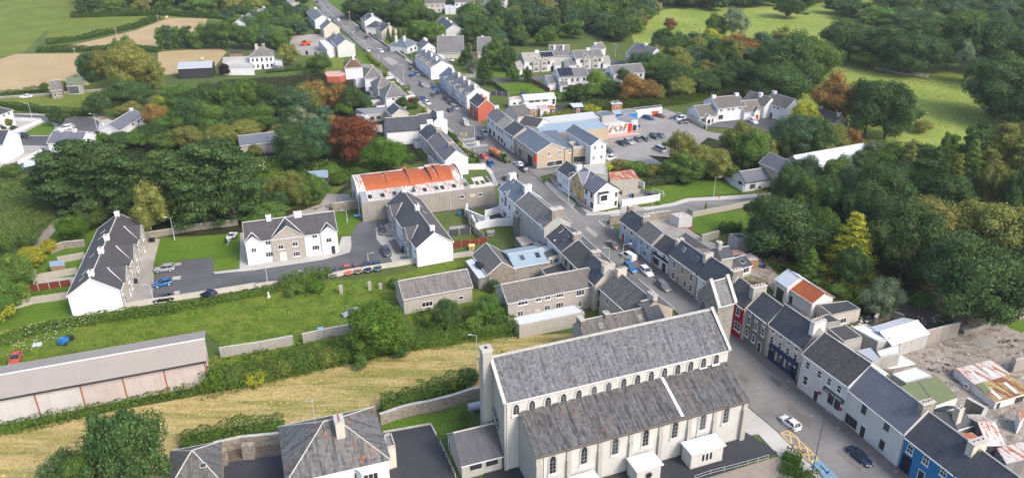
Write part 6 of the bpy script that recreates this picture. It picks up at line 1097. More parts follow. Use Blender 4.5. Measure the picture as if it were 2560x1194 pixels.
flat('bungalow','white flat roofed bungalow with dark doors at the top left of the road','bungalow',"A1 1045,100 1365,95 1330,45 1200,55 1060,70",3.2,'bright_white','pavement',para=0.1,wins=[('f',[(0.12,0.1),(0.25,0.1),(0.6,0.8),(0.85,0.8)],1.2,1.9,'b')]);flat('house_block','beige flat fronted building at the very top of the frame beside the road','building',"A1 1100,60 1240,60 1240,-40 1090,-40",5.0,'cream_render','mid_grey',para=0.1)
house('villa','white gabled house with grey slate roof and chimney right of the upper road','house',"A2 145,298 205,347 338,263",wall='bright_white',roof='dark_slate',h=5.4,vo=0.15,chim=[(0.85,0.9,0.9,1.1,'bright_white',2)],gab=[('f',0.5,3.5,0.3,'cream_render',[(0,3.2,1.2,1.3,'cas')])]);house('villa','low hipped slate wing of the white gabled house right of the upper road','extension',"A2 470,440 218,430",D=8,wall='white_render',roof='dark_slate',h=3.6,pitch=32,hipA=True,hipB=True)
house('villa','cream gabled house with dark slate roof beside the row of conifers','house',"A2 378,458 474,513 600,410",wall='cream_render',roof='dark_slate',h=5.0,vo=0.15,chim=[(0.9,0.9,0.9,1.0,'rubble',2)],gab=[('f',0.3,3.2,0.3,'cream_render',[(0,3.0,1.1,1.3,'cas')])],wins=[('f',[(0.8,3.0),(0.8,0.8)],1.0,1.3,'cas')])
house('bungalow','white bungalow with blue grey hipped roof and two white chimneys','bungalow',"A2 1058,690 880,752",D=10,wall='bright_white',roof='blue_slate',h=3.4,pitch=32,hipA=True,hipB=True,chim=[(0.7,1.0,0.9,1.2,'bright_white',2,0.35),(0.8,1.0,0.9,1.0,'bright_white',2,0.75)],wins=[('f',[(0.3,0.9),(0.65,0.9)],1.4,1.3,'casb')])
house('gabled_hall','white gabled house with brown tiled roof and row of three small gable windows','house',"A2 1032,708 1118,767 1222,680",wall='bright_white',roof='brown_tile',h=5.6,vo=0.2,trim='dark_trim',wins=[('B',"A2 1268,783 1300,780 1333,777",0.7,0.7,'b'),('f',[(0.4,2.8)],1.0,1.2,'casb')],chim=[(0.3,0.9,0.9,1.0,'bright_white',2),(0.6,0.9,0.9,1.0,'bright_white',2)])
flat('white_store','white sheet roofed store behind the three white terrace houses','store',"A2 1300,850 1475,885 1475,960 1390,960",3.6,'bright_white','white_sheet',para=0)
house('dormer_house','pair of dormer bungalows with steep grey roofs and white chimneys','house',"A2 1780,742 1372,748 1305,588",wall='cream_render',roof='grey_slate',h=3.0,vo=0.1,pitch=50,chim=[(0.35,0.9,0.9,0.3,'bright_white',1,0.3),(0.78,0.9,0.9,0.3,'bright_white',1,0.3)],wins=[('f',[(0.1,0.9),(0.4,0.9),(0.6,0.9),(0.9,0.9)],1.2,1.1,'casb')],sky=[('f',0.25,0.5,1,1.2),('f',0.45,0.5,1,1.2)])
house('dormer_house','single dormer bungalow with steep grey roof right of the pair','house',"A2 2215,755 2003,757 1960,598",wall='cream_render',roof='grey_slate',h=3.0,vo=0.1,pitch=50,chim=[(0.62,0.9,0.9,0.3,'bright_white',1,0.3)],sky=[('f',0.35,0.5,1,1.2),('f',0.8,0.5,1,1.2)])
house('gabled_house','pale rendered gabled house with grey slate roof among the trees','house',"A2 1335,352 1492,487 1626,405",wall='pale_grey',roof='dark_slate',h=5.4,vo=0.15,chim=[(0.35,0.9,0.9,1.0,'bright_white',2),(0.75,0.9,0.9,1.0,'bright_white',2)])
UP='estate houses along the top edge'
for P_,lb,ws in(("A2 1480,55 1165,58",'cream semi-detached pair with brown roof at the top edge',1),("A2 1955,35 1642,38",'white semi-detached pair with brown roof at the top edge',1),("A2 2440,25 2122,15",'white house with grey roof at the top edge, furthest right of three',1),("A2 1010,5 640,5",'long low white house at the top edge behind a hedge',0)):
 house('semi_detached_house',lb,'house',P_,D=8,h=5.4 if ws else 3.0,pitch=32,wall='cream_render' if 'cream' in lb else 'bright_white',roof='brown_tile',group=UP,wins=[('f',[(0.1,3.2),(0.35,3.2),(0.65,3.2),(0.9,3.2),(0.3,0.8),(0.7,0.8)],1.3,1.3,'cas'),('f',[(0.1,0.1),(0.9,0.1)],1.0,2.1,'door:dark_trim')])
flat('garage','white flat roofed garage left of the cream pair at the top edge','garage',"A2 1060,140 1175,138 1165,90 1055,92",3.0,'bright_white','light_sheet',para=0.1,wins=[('f',[(0.3,0.6),(0.7,0.6)],1.2,1.4,'cas')]);flat('garage','white garage between the two semi-detached pairs at the top edge','garage',"A2 1485,150 1555,150 1550,85 1482,85",3.0,'bright_white','light_sheet',para=0.1,wins=[('f',[(0.5,0.1)],2.2,2.1,'door:frame_white')]);flat('garage','grey roofed garage left of the white pair at the top edge','garage',"A2 1560,150 1650,150 1645,75 1545,75",3.0,'bright_white','light_sheet',para=0.1,wins=[('f',[(0.5,0.1)],2.2,2.1,'door:frame_white')])
house('bungalow','white extension with grey pitched roof at the top edge beside the shed','house',"A2 2210,130 2080,135 2050,70",wall='bright_white',roof='dark_slate',h=3.2,wins=[('f',[(0.5,0.7)],1.6,1.4,'casb')])
for q,lb in(("P 1400,5 1370,8 1364,-6",'left'),("P 1465,2 1435,6 1430,-8",'right')):house('far_house','%s of two white dark roofed houses peeping above the wood at the top'%lb,'house',q,D=8,h=5,pitch=34,wall='bright_white',roof='dark_slate')
house('far_house','far grey roofed white bungalow beyond the wood at the top','house',"P 1655,8 1622,10 1615,-2",D=8,h=3.2,pitch=30,wall='bright_white',roof='dark_slate')
# ============================================================ ESTATE (A7)
ES='semi-detached estate houses'
def semi(lab,P_,gts,roof,chim=0.5,pv=None,extra=(),wall='dashed_white'):
 return house('semi_detached_house',lab,'house',P_,wall='white_render',roof=roof,h=5.3,vo=0.15,pitch=34,group=ES,chim=[(chim,1.5,1.0,0.9,'bright_white',2)],gab=[('f',t,3.0,0.5,'gable_stone',[(0,3.1,1.5,1.5,'cas'),(0,0.7,1.7,1.5,'cas')],40)for t in gts],wins=[('f',[(g+(0.17 if g>0.5 else-0.17),3.3)for g in gts],1.1,1.2,'casb')]+list(extra))
S1=semi('semi-detached pair with solar panels on its beige roof',"A7 930,368 452,402 392,282",(0.36,0.62),'beige_tile',0.5,extra=[('f',[(0.08,0.1),(0.9,0.1)],1.1,2.2,'door:dark_trim')])
semi('semi-detached pair with grey roof and two stone gables',"A7 1707,328 1267,358 1200,245",(0.3,0.62),'grey_slate',0.45,extra=[('f',[(0.05,0.1),(0.93,0.1)],1.1,2.2,'door:dark_trim')])
def solar(H,t0,t1,n,m,lab,u0=0.25):
 rt=thing('solar_panels',lab,'solar panels',(0,0,0));rt.matrix_world=H.M;sl=math.radians(H.pitch);
 pm=MB().box(-0.5,0.5,-0.8,0.8,0,0.05).mesh('solar_panel','panel_dark');fm=MB().box(-0.52,0.52,-0.82,0.82,-0.02,0.02).mesh('panel_frame','panel_line')
 for i in range(n):
  for j in range(m):
   x=H.Lx*((t0 if not H.flip else 1-t1)+(i+0.5)/n*abs(t1-t0));y=H.D/2*(u0+0.30*j)
   w=abs(t1-t0)*H.Lx/n*0.94;o=link('solar_panel',pm,rt,(x,y,H.h+y*H.tp+0.17));o.rotation_euler=(sl,0,0);o.scale=(w,1.0,1);f=link('panel_frame',fm,o)
solar(S1,0.0,0.42,5,2,'dark solar panel array on the beige roof of the semi-detached pair',0.45)
S3=house('semi_detached_house','white semi-detached pair with black solar panels seen from behind','house',"A7 1472,635 1002,665 937,530",wall='bright_white',roof='grey_slate',h=5.2,vo=0.15,pitch=34,group=ES,wins=[('f',[(0.88,3.4),(0.76,3.4),(0.55,3.4),(0.37,3.4),(0.15,3.4),(0.05,3.4)],0.9,1.1,'casb'),('f',[(0.62,0.2),(0.3,0.6)],2.0,2.0,'cas')])
solar(S3,0.5,0.97,6,3,'black solar panel array on the white semi-detached pair',0.28)
house('semi_detached_house','white semi-detached pair with grey roof behind the brown tree','house',"A7 2360,570 1876,610 1802,480",wall='bright_white',roof='grey_slate',h=5.2,vo=0.15,pitch=34,group=ES,wins=[('f',[(0.9,3.4),(0.77,3.4),(0.6,3.4),(0.3,3.4),(0.12,3.4)],0.9,1.1,'casb')])
house('semi_detached_house','estate house with stone gables and pale roof at the right end of the estate','house',"a3 852,404 1002,452 1080,362",wall='white_render',roof='grey_slate',h=5.3,vo=0.15,group=ES,chim=[(0.45,1.4,1.0,0.9,'bright_white',2)],gab=[('f',0.42,3.0,0.5,'gable_stone',[(0,3.1,1.5,1.5,'cas'),(0,0.7,1.7,1.5,'cas')],40),('f',0.72,3.0,0.5,'gable_stone',[(0,3.1,1.5,1.5,'cas'),(0,0.7,1.7,1.5,'cas')],40)])
house('bungalow','brown tiled bungalow among the trees at the right end of the estate','bungalow',"a3 1205,462 1368,508 1418,475",wall='cream_render',roof='brown_tile',h=3.0,vo=0.2,D=None,pitch=30,chim=[(0.6,0.9,0.9,1.0,'bright_white',1)])
house('dormer_house','steep dark roofed dormer house behind the solar panelled pair','house',"A7 1170,308 850,310 772,150",D=None,wall='white_render',roof='grey_slate',h=3.0,pitch=48,vo=0.1,chim=[(0.3,0.9,0.9,0.3,'bright_white',1,0.3),(0.75,0.9,0.9,0.3,'bright_white',1,0.3)],sky=[('f',0.2,0.5,1,1.1),('f',0.5,0.5,1,1.1),('f',0.68,0.5,1,1.1),('f',0.95,0.5,1,1.1)])
house('dormer_house','small white gabled dormer house half hidden behind trees','house',"A7 1740,190 1620,222 1560,128",wall='bright_white',roof='grey_slate',h=3.2,pitch=45,vo=0.1,chim=[(0.95,0.9,0.9,0.6,'bright_white',1)])
GA='single storey side garages of the estate'
for q,lb,rf in(("A7 440,508 345,517 290,412",'left garage with beige roof beside the solar panelled pair','beige_tile'),("A7 1035,462 930,470 900,362",'right garage of the beige roofed pair with small solar panels','beige_tile'),("A7 1282,455 1160,463 1108,367",'left garage of the grey roofed pair','grey_slate'),("A7 1815,415 1700,420 1690,320",'right garage of the grey roofed pair','beige_tile'),("A7 957,750 827,758 765,642",'left garage of the black solar panelled pair','grey_slate'),("A7 1825,690 1745,695 1690,590",'dark roofed garage between the two white pairs','dark_slate')):
 house('side_garage',lb,'garage',q,wall='bright_white',roof=rf,h=2.9,vo=0.1,pitch=32,group=GA,wins=[('f',[(0.5,0.1)],2.2,2.1,'door:frame_white')])
for q,lb in(("A7 1143,772 1022,780 1000,722",'small rear extension with window behind the black solar panels'),("A7 2013,712 1895,720 1868,660",'small rear extension on the white pair behind the brown tree')):house('rear_extension',lb,'extension',q,wall='bright_white',roof='grey_slate',h=2.9,vo=0.1,pitch=28,wins=[('f',[(0.5,0.8)],1.3,1.2,'casb')])
house('workshop','long white workshop with pale sheet roof beside the green','workshop',"A7 950,985 450,1020 440,955",D=7,wall='bright_white',roof='white_sheet',h=3.6,pitch=16,ridge='flat_white',vo=0.1,barge=False,wins=[('f',"A7 565,1033 660,1025 780,1015",2.0,0.9,'casb'),('f',"A7 915,1040",1.2,2.2,'b')]);flat('workshop','white cottage with rusty flat roof joined to the long white workshop','workshop',"A7 215,1010 440,1005 400,955 190,985",3.4,'bright_white','half_rust',para=0.15,wins=[('f',[(0.35,0.8),(0.75,0.8)],0.9,1.4,'sashb')])
for q,lb,m,w_ in(("A6 790,215 925,205 880,165 750,178",'white roofed shed with red doors','white_sheet','timber'),("A6 960,215 1110,210 1060,140 905,155",'white shed with rust striped roof and red door','half_rust','bright_white'),("A6 1115,210 1215,205 1150,148 1065,152",'black shed with rust orange roof','red_rust','dark_board'),("A6 1480,180 1640,170 1610,112 1430,122",'dark garden shed with pale tin roof and orange door','light_sheet','dark_board'),("A6 2095,135 2260,122 2200,68 2050,85",'white tin roofed shed beyond the tall hedge','white_sheet','timber')):flat('garden_shed',lb,'shed',q,2.5,w_,m,para=0,oh=0.15,wins=[('f',[(0.5,0.1)],0.9,1.9,'door:rust_metal')],group='small garden sheds')
# ============================================================ A8 HOUSES
EH='houses round the courtyard beyond the car park'
house('courtyard_house','single storey white house end with brown roof beside the car park wall','house',"A8 776,395 562,418 478,285",wall='white_render',roof='brown_tile',h=3.0,vo=0.2,pitch=34,group=EH,wins=[('f',[(0.85,0.8),(0.3,0.4)],1.4,1.5,'casb'),('B',"A8 470,415",1.2,1.2,'cas')],gab=[('f',0.55,2.2,1.0,'white_render',[(0,0.5,1.0,1.5,'casb')])])
house('courtyard_house','two storey white house with brown roof and two chimneys in the courtyard','house',"A8 1137,275 792,310 700,178",wall='bright_white',roof='brown_tile',h=5.2,vo=0.2,pitch=32,group=EH,chim=[(0.93,1.3,1.0,0.9,'bright_white',2),(0.08,1.3,1.0,0.9,'bright_white',2)],wins=[('f',"A8 830,335 922,325 980,318 1068,307",1.1,1.1,'cas'),('f',"A8 822,420",1.8,1.5,'casb')]);house('courtyard_house','lower brown roofed white house with red front door','house',"A8 1327,330 1125,352 1100,212",wall='bright_white',roof='brown_tile',h=3.4,vo=0.1,pitch=34,group=EH,wins=[('f',[(0.3,0.1)],1.0,2.1,'door:red_paint_gloss')],gab=[('f',0.3,2.4,1.2,'bright_white',[(0,0.2,1.0,2.0,'door:red_paint_gloss')])])
house('courtyard_house','broad brown roofed house at the back of the courtyard','house',"A8 1100,200 1375,288 1455,165",wall='bright_white',roof='brown_tile',h=4.6,pitch=32,vo=0.1,group=EH,chim=[(0.55,1.3,1.0,0.9,'bright_white',2,0.4)],barge=False);house('courtyard_house','two storey white house with porch roof right of the red door','house',"A8 1380,228 1655,312 1758,192",wall='bright_white',roof='brown_tile',h=5.2,vo=0.15,pitch=34,group=EH,chim=[(0.02,1.3,1.0,0.9,'bright_white',2)],wins=[('f',"A8 1430,268 1503,292 1550,308",1.1,1.1,'cas'),('f',"A8 1412,352",1.6,1.4,'cas'),('f',"A8 1462,390",1.0,2.1,'door:dark_trim')])
house('courtyard_house','cream gable ended house with brown roof at the edge of the pasture','house',"A8 1990,402 2268,497 2374,412",wall='cream_render',roof='brown_tile',h=4.6,vo=0.2,pitch=34,group=EH,chim=[(0.88,1.0,1.0,0.9,'bright_white',2,0.45),(0.05,1.0,1.0,0.9,'bright_white',2)],wins=[('B',"A8 2358,468",0.7,0.5,'b')])
# ============================================================ LEFT ESTATE
house('estate_house','white bungalow with plain grey roof beside the turning circle','bungalow',"B8 1785,435 1480,625 1335,560",D=None,wall='bright_white',roof='smooth_grey',h=3.8,vo=0.2,pitch=30,wins=[('f',"B8 1505,640 1530,630 1565,605",0.6,1.3,'cas'),('f',"B8 1650,535 1720,500 1755,480",1.1,1.4,'casb')],chim=[(0.06,0.9,0.9,0.9,'bright_white',2)]);house('side_garage','small slate roofed white outhouse right of the grey roofed bungalow','garage',"B8 1915,505 1835,562 1770,520",wall='bright_white',roof='dark_slate',h=2.8,vo=0.1)
house('estate_house','grey roofed bungalow with two white chimneys half hidden by the dark cypress','bungalow',"B8 1000,790 590,780 640,660",D=9,wall='bright_white',roof='smooth_grey',h=3.4,pitch=28,chim=[(0.35,1.0,0.9,0.9,'bright_white',2),(0.75,1.0,0.9,0.9,'bright_white',2)])
house('estate_house','white house with slate roof cut by the left edge, upper','house',"B8 150,372 -260,520",D=9,h=5.4,pitch=32,hipA=True,hipB=True,wall='bright_white',roof='dark_slate',wins=[('f',"B8 108,412 45,438",1.0,1.4,'cas'),('f',"B8 10,570",1.6,1.3,'cas')])
house('estate_house','white gabled house with slate roof cut by the left edge, lower','house',"B8 -200,680 30,800 75,690",D=None,h=5.6,wall='bright_white',roof='dark_slate',vo=0.15)if False else house('estate_house','white gabled house with slate roof cut by the left edge, lower','house',"B8 -330,800 30,800 -60,600",D=9.5,away=True,h=6.0,pitch=32,wall='bright_white',roof='dark_slate')
flat('garden_shed','green flat roofed shed near the left estate wall','shed',"B8 300,1085 440,1060 420,985 290,1010",2.4,'dark_board','light_sheet',para=0)
house('ruin','roofless looking stone cottage ruin with patchy slates by the field','ruin',"a1 455,665 378,672 380,602",D=7,wall='rubble',roof='old_stone_slate',h=3.6,pitch=38,barge=False,wins=[('f',[(0.25,1.0),(0.7,1.0)],0.9,1.1,'b')]);flat('field_shed','grey shed with pale green sheet roof and dark opening beside the ruin','shed',"a1 500,630 615,628 612,575 490,580",4.0,'concrete_wall','green_roof',para=0,oh=0.2,wins=[('f',[(0.35,0.1)],4.2,3.2,'b')])
house('hay_barn','long black hay barn with curved grey roof beside the stubble field','barn',"a1 1580,500 1325,512 1322,478",D=8,wall='dark_trim',roof='cool_sheet',h=4.6,pitch=22,barge=False,ridge='cool_sheet');flat('small_barn','small timber barn with dark flat roof behind the farm garages','barn',"a1 1712,402 1812,400 1810,376 1714,376",3.0,'timber','roof_felt',para=0)
house('dark_roofed_hall','long low building with dark grey roof and skylight hidden in the wood','building',"b1 1740,0 1740,0 1740,0",h=3)if False else house('dark_roofed_hall','long low building with dark grey roof and skylight hidden in the wood','building',"a2 170,1050 a1 1790,1085",D=8,wall='concrete_wall',roof='smooth_grey',h=3.8,pitch=25,barge=False,sky=[('f',0.25,0.4,0.9,0.9)])
flat('garden_shed','small blue roofed timber shed in the lawn behind the ruin of the mill','shed',"b2 470,135 540,130 535,72 380,85",2.6,'dark_board','blue_sheet',para=0)
# ============================================================ CUL-DE-SAC
CT=house('gabled_terrace','long terrace with charcoal roof, white end gable and three stone front gables','terrace',"b1 502,1012 737,510 672,886",wall='bright_white',roof='charcoal_tile',h=5.0,RA=True,vo=0.15,pitch=36,chim=[(0.05,1.1,1.0,1.0,'bright_white',3),(0.37,1.3,1.0,1.0,'bright_white',3),(0.57,1.3,1.0,1.0,'bright_white',3),(0.97,0.9,1.0,1.0,'bright_white',2)],sky=[('f',t,0.45,0.7,1.2)for t in(0.12,0.2,0.45,0.72,0.82)],gab=[('k',0.20,6.2,0.5,'gable_stone',[(-1.3,0.7,1.2,1.3,'cas'),(1.3,0.7,1.2,1.3,'cas'),(0,3.2,1.4,1.3,'cas')],34),('k',0.52,6.2,0.5,'gable_stone',[(-1.3,0.7,1.2,1.3,'cas'),(0,3.2,1.4,1.3,'cas'),(1.4,0.05,0.95,2.1,'door:dark_trim')],34),('k',0.84,6.2,0.5,'gable_stone',[(-1.3,0.7,1.2,1.3,'cas'),(0,3.2,1.4,1.3,'cas')],34)],wins=[('k',[(0.04,0.8),(0.36,0.8),(0.68,0.8),(0.04,3.2),(0.36,3.2),(0.68,3.2)],1.1,1.2,'cas'),('k',[(0.08,0.05),(0.4,0.05),(0.72,0.05)],0.95,2.1,'door:dark_trim')])
k=MB().box(0,CT.Lx,CT.D,CT.D+0.03,0,CT.h-0.1).obj('stone_front','gable_stone',CT.root)
MT=house('gabled_terrace','white and stone terrace with two white chimneys and central stone gable','terrace',"b2 603,524 b1 1828,613 1813,466",wall='bright_white',roof='charcoal_tile',base="b2 605,688",vo=0.1,pitch=34,chim=[(0.40,1.7,1.0,1.1,'bright_white',4),(0.72,1.1,1.0,1.1,'bright_white',2)],gab=[('f',0.545,7.6,0.35,'gable_stone',[(-1.8,3.1,1.2,1.2,'cas'),(1.5,3.4,1.2,1.2,'cas'),(1.6,0.7,1.6,1.3,'cas'),(-1.5,0.05,1.3,2.1,'door:frame_white')],38),('f',0.10,3.6,0.35,'bright_white',[(0,3.2,1.3,1.2,'cas'),(0.8,0.05,0.9,2.1,'door:dark_trim')],38),('f',0.92,3.4,0.35,'bright_white',[(0,3.2,1.2,1.2,'cas')],38)],wins=[('f',"b2 438,565 90,615",1.2,1.2,'cas'),('f',"b2 447,652 100,702",1.7,1.3,'cas'),('f',"b1 1893,635 1898,735",1.2,1.2,'cas')])
MD=house('gabled_terrace','terrace with white end gable and two stone gables facing the parked cars','terrace',"b2 1468,608 1222,288 1330,540",wall='bright_white',roof='charcoal_tile',h=5.0,RA=True,vo=0.15,pitch=36,chim=[(0.06,1.0,1.0,1.0,'bright_white',2),(0.52,1.3,1.0,1.1,'bright_white',3),(0.96,1.0,1.0,0.8,'bright_white',2)],gab=[('k',0.28,5.8,0.5,'gable_stone',[(0,3.1,1.3,1.3,'cas'),(-1.2,0.7,1.2,1.3,'cas'),(1.3,0.05,0.95,2.1,'door:frame_white')],34),('k',0.80,5.8,0.5,'gable_stone',[(0,3.1,1.3,1.3,'cas'),(1.2,0.7,1.2,1.3,'cas')],34)],sky=[('f',0.55,0.5,0.7,1.1),('f',0.7,0.5,0.7,1.1),('f',0.8,0.5,0.7,1.1)],wins=[('k',[(0.04,3.2),(0.52,3.2),(0.04,0.8),(0.52,0.8)],1.1,1.2,'cas'),('A',[(0.5,1.5)],0.5,0.5,'b')][:1])
# ============================================================ DERELICT MILL WITH RUST ORANGE ROOF
def mill():
 h=5.4;q=[G(p,h)for p in pts("b2 787,322 1785,192 1722,128 740,245")];A,B=q[0],q[1];e=(B-A).normalized();n=Vector((-e.y,e.x,0));Lx=(B-A).length;rz=math.atan2(e.y,e.x)
 M=Matrix.Translation((A.x,A.y,0))@Matrix.Rotation(rz,4,'Z');Mi=M.inverted();loc=lambda s,z:Mi@G(pts(s)[0],z)
 root=thing('derelict_mill','derelict mill with arched rust orange corrugated roof and holed white lean-to roof','mill',(A.x,A.y,0),rz)
 y1=loc("b2 765,250",6.2).y;y1=max(5.5,min(9,y1));k=MB();k.box(0,Lx,0,0.4,0,h).box(Lx-0.4,Lx,0.41,y1+2.4,0,h-0.02).box(0,0.4,0.41,y1,0,h-0.02);k.obj('wall','old_concrete',root)
 H=House();H.root=root;H.M=M;H.Lx=Lx;H.D=y1+10;H.flip=False;H.h=h
 n=22;holes={1,3,5,7,10,12,13,15,17,19,20};w=(Lx-0.6)/n;z0,z1=h-0.1,h+1.0;zz=lambda y:z0+(z1-z0)*y/y1
 for i in range(n):
  x0,x1=0.3+w*i,0.3+w*(i+1)-0.03;m='half_rust' if i%3==1 or i in(9,11,14)else('lead' if i in(0,16,17)else 'pavement')
  def qd(a,b,c,d):k2.slab([(a,c,zz(c)),(b,c,zz(c)),(b,d,zz(d)),(a,d,zz(d))],0.06)
  k2=MB()
  if i in holes:qd(x0,x1,0.2,y1*0.32);qd(x0,x1,y1*0.66,y1);qd(x0,x0+w*0.15,y1*0.325,y1*0.655);qd(x1-w*0.15,x1,y1*0.325,y1*0.655)
  elif i in(8,18,21):qd(x0,x1,0.2,y1*0.4)
  else:qd(x0,x1,0.2,y1)
  k2.obj('roof_panel',m,root)
 MB().box(0.5,Lx-0.5,0.45,y1-0.1,0,0.3).obj('floor','scrub_ground',root)
 a0,a1=loc("b2 765,248",6.2),loc("b2 1535,155",6.2);x0,x1=a0.x,a1.x;span=10.5;c=loc("b2 715,132",9.0);ns=14;zb,rise=6.2,2.0
 for i in range(ns):
  xa,xb=x0+(x1-x0)*i/ns,x0+(x1-x0)*(i+0.995)/ns;k=MB();sag=0.55*math.sin(i*1.9)*(1 if 6<i<12 else 0.2);m=9
  for j in range(m):
   t0,t1=math.pi*j/m,math.pi*(j+1)/m;P0=(y1+span/2-span/2*math.cos(t0),zb+(rise+sag)*math.sin(t0));P1=(y1+span/2-span/2*math.cos(t1),zb+(rise+sag)*math.sin(t1))
   k.face([(xa,P0[0],P0[1]),(xb,P0[0],P0[1]),(xb,P1[0],P1[1]),(xa,P1[0],P1[1])],[(xa,j),(xb,j),(xb,j+1),(xa,j+1)])
  k.obj('roof_sheet','half_rust' if i in(0,13)else 'rust_roof',root)
 for x in(x0-0.3,x1+0.2):
  k=MB();pol=[(y1-0.2,0),(y1+span+0.2,0)]+[(y1+span/2+(span/2+0.2)*math.cos(math.pi*j/10),zb+(rise+0.25)*math.sin(math.pi*j/10))for j in range(11)]
  a=[(x,y,z)for y,z in pol];b=[(x+0.35,y,z)for y,z in pol];k.face(a[::-1]);k.face(b)
  for i in range(len(pol)):j=(i+1)%len(pol);k.face([a[i],a[j],b[j],b[i]])
  k.obj('end_wall','white_render',root)
 MB().box(x0,x1,y1-0.2,y1+0.1,0,zb).box(x0,x1,y1+span-0.1,y1+span+0.3,0,zb+0.9).obj('wall','white_render',root)
 for y,w_,hh in((2.2,1.6,3.2),(y1+1.6,1.8,3.6),(y1+5.0,2.4,4.4),(y1+8.4,1.6,3.4)):MB().box(-0.05 if y<y1 else x0-0.36,0.0 if y<y1 else x0-0.31,y-w_/2,y+w_/2,0.05,hh).obj('doorway','panel_dark',root)
 for s in("b2 1537,272","b2 1674,256"):p=place_on(H,'f',pts(s)[0]);add_window(H,'f',p.x,p.z-0.5,1.3,0.9,'b')
 p=place_on(H,'f',pts("b2 1617,263")[0]);MB().box(p.x-0.7,p.x+0.7,-0.02,0.01,p.z-0.5,p.z+0.5).obj('blocked_window','cream_render',root)
 print('MILL',Lx,y1)
mill()
flat('tin_shed','small shed with rust striped roof behind the mill','shed',"b2 1000,110 1125,90 1115,40 990,65",2.8,'rust_metal','red_rust',para=0);flat('tin_shed','rusty lean-to roof at the far end of the mill','shed',"b2 1275,70 1400,60 1370,25 1250,35",3.4,'concrete_wall','half_rust',para=0)
# ============================================================ WALLS, FENCES, HEDGES
GW,PF,HG=garden_wall,panel_fence,hedge
GW('white boundary wall along the cul-de-sac below the parked cars, left stretch',"b1 940,1105 1130,1072 1500,1018 1910,952 b2 0,958 170,935",1.2,0.22,'cream_render');GW('white boundary wall along the cul-de-sac below the parked cars, right stretch',"b2 540,885 690,850 850,825 1010,800 1180,770 1380,745 1620,712",1.2,0.22,'cream_render')
GW('rubble stone wall behind the green of the cul-de-sac',"b2 575,385 700,368 850,352 985,340",2.4,0.5,'rubble');GW('rubble stone wall below the dark cypress trees',"b1 1060,590 1250,560 1480,520 1780,485",1.6,0.5,'rubble');GW('rubble garden wall left of the long gabled terrace',"b1 380,700 480,660 640,645",1.8,0.4,'rubble')
GW('grey block wall across the overgrown plot, left stretch',"P 552,893 640,880 735,862",2.2,0.3,'concrete_wall');GW('grey block wall across the overgrown plot, right stretch',"P 758,858 830,842 888,832",2.2,0.3,'concrete_wall')
GW('white capped wall round the dark tarmac yard beside the tall white house',"B2 245,880 -40,960 P 1213,560 1165,540 1168,528",2.0,0.3,'bright_white','white_trim',piers=6);GW('white capped wall in front of the dark tarmac yard',"B2 515,1130 210,1140 -120,1190 -250,1230 -330,1080",2.0,0.3,'bright_white','white_trim',piers=7)
SG('tarmac_yard',"B2 245,890 410,1060 0,1110 -100,1000 -60,960",'new_asphalt')
GW('white garden wall with brown piers beside the white corner house',"b3 822,350 900,335 1000,320 1095,305",1.9,0.25,'bright_white','white_trim',piers=3.2);GW('low stone wall between the corner garden and the side street',"b3 725,480 800,470",2.4,0.5,'rubble');GW('rubble wall between side street and the houses backs',"b3 980,470 1080,450 1175,440",2.4,0.4,'rubble')
GW('white wall along the edge of the green with the goal',"b3 1540,95 1640,190 1725,245",1.6,0.3,'bright_white');GW('white wall by the yellow garden piers',"b3 893,165 985,215",1.9,0.25,'bright_white');GW('low front wall of the yellow house',"b3 455,270 500,330 600,390",0.8,0.2,'grey_render');GW('white garden wall with pillars in front of the small white corner house',"b3 300,165 350,215 440,270",0.8,0.25,'bright_white',piers=1.6)
GW('concrete wall of the derelict yard below the wide white roof',"B6 1060,470 1250,430 1640,330",3.4,0.4,'old_concrete');GW('grey concrete block wall stub in the derelict yard',"B6 900,560 1050,520",3.0,0.4,'old_concrete');GW('grey wall at the far right of the derelict yard',"B6 2380,810 2560,760 2700,700",3.0,0.3,'old_concrete');GW('stone wall round the slate outhouse behind the strong blue house',"B7 1310,330 1560,470 1480,640 1400,650",3.2,0.5,'rubble')
GW('rubble ruin wall near the flat charcoal garage',"B6 550,190 590,130 760,100 930,160",2.2,0.5,'rubble');GW('tumbled rubble wall at the edge of the cleared ground',"B6 1730,300 1900,270 2090,200",0.9,0.6,'rubble')
GW('ivy grown stone wall between churchyard and hay meadow',"c2 930,800 1080,745 1180,720 1290,700 1470,655 1600,610 1700,590",2.3,0.5,'rubble');GW('stone wall behind the presbytery yard',"c2 -300,1010 -100,965 210,935",2.2,0.5,'rubble')
GW('kerb wall between the churchyard drive and lawn',"c2 950,862 1303,800 1345,880",0.35,0.2,'concrete_wall');GW('block garden wall behind the beige terraced house',"B4 1480,670 1750,600",2.0,0.3,'concrete_wall')
GW('car park boundary wall beside the white house end',"A8 250,420 450,480 640,580",1.8,0.3,'cream_render');GW('roadside wall of the upper road, right side',"P 850,12 905,50 A2 330,600 530,730 860,950",1.2,0.4,'rubble');GW('curved white estate wall by the beige garage',"A7 85,470 150,520 215,555",1.6,0.3,'white_render');GW('field wall beside the narrow lane on the left',"B8 -400,260 0,235 600,195 900,165 1390,130",0.8,0.5,'rubble');GW('white garden wall of the left estate',"B8 170,670 520,520",1.2,0.3,'bright_white');GW('white garden wall behind the estate road',"B8 160,500 520,520",1.2,0.3,'bright_white');GW('white back wall of the lower left estate',"B8 230,1050 520,900",1.2,0.3,'bright_white')
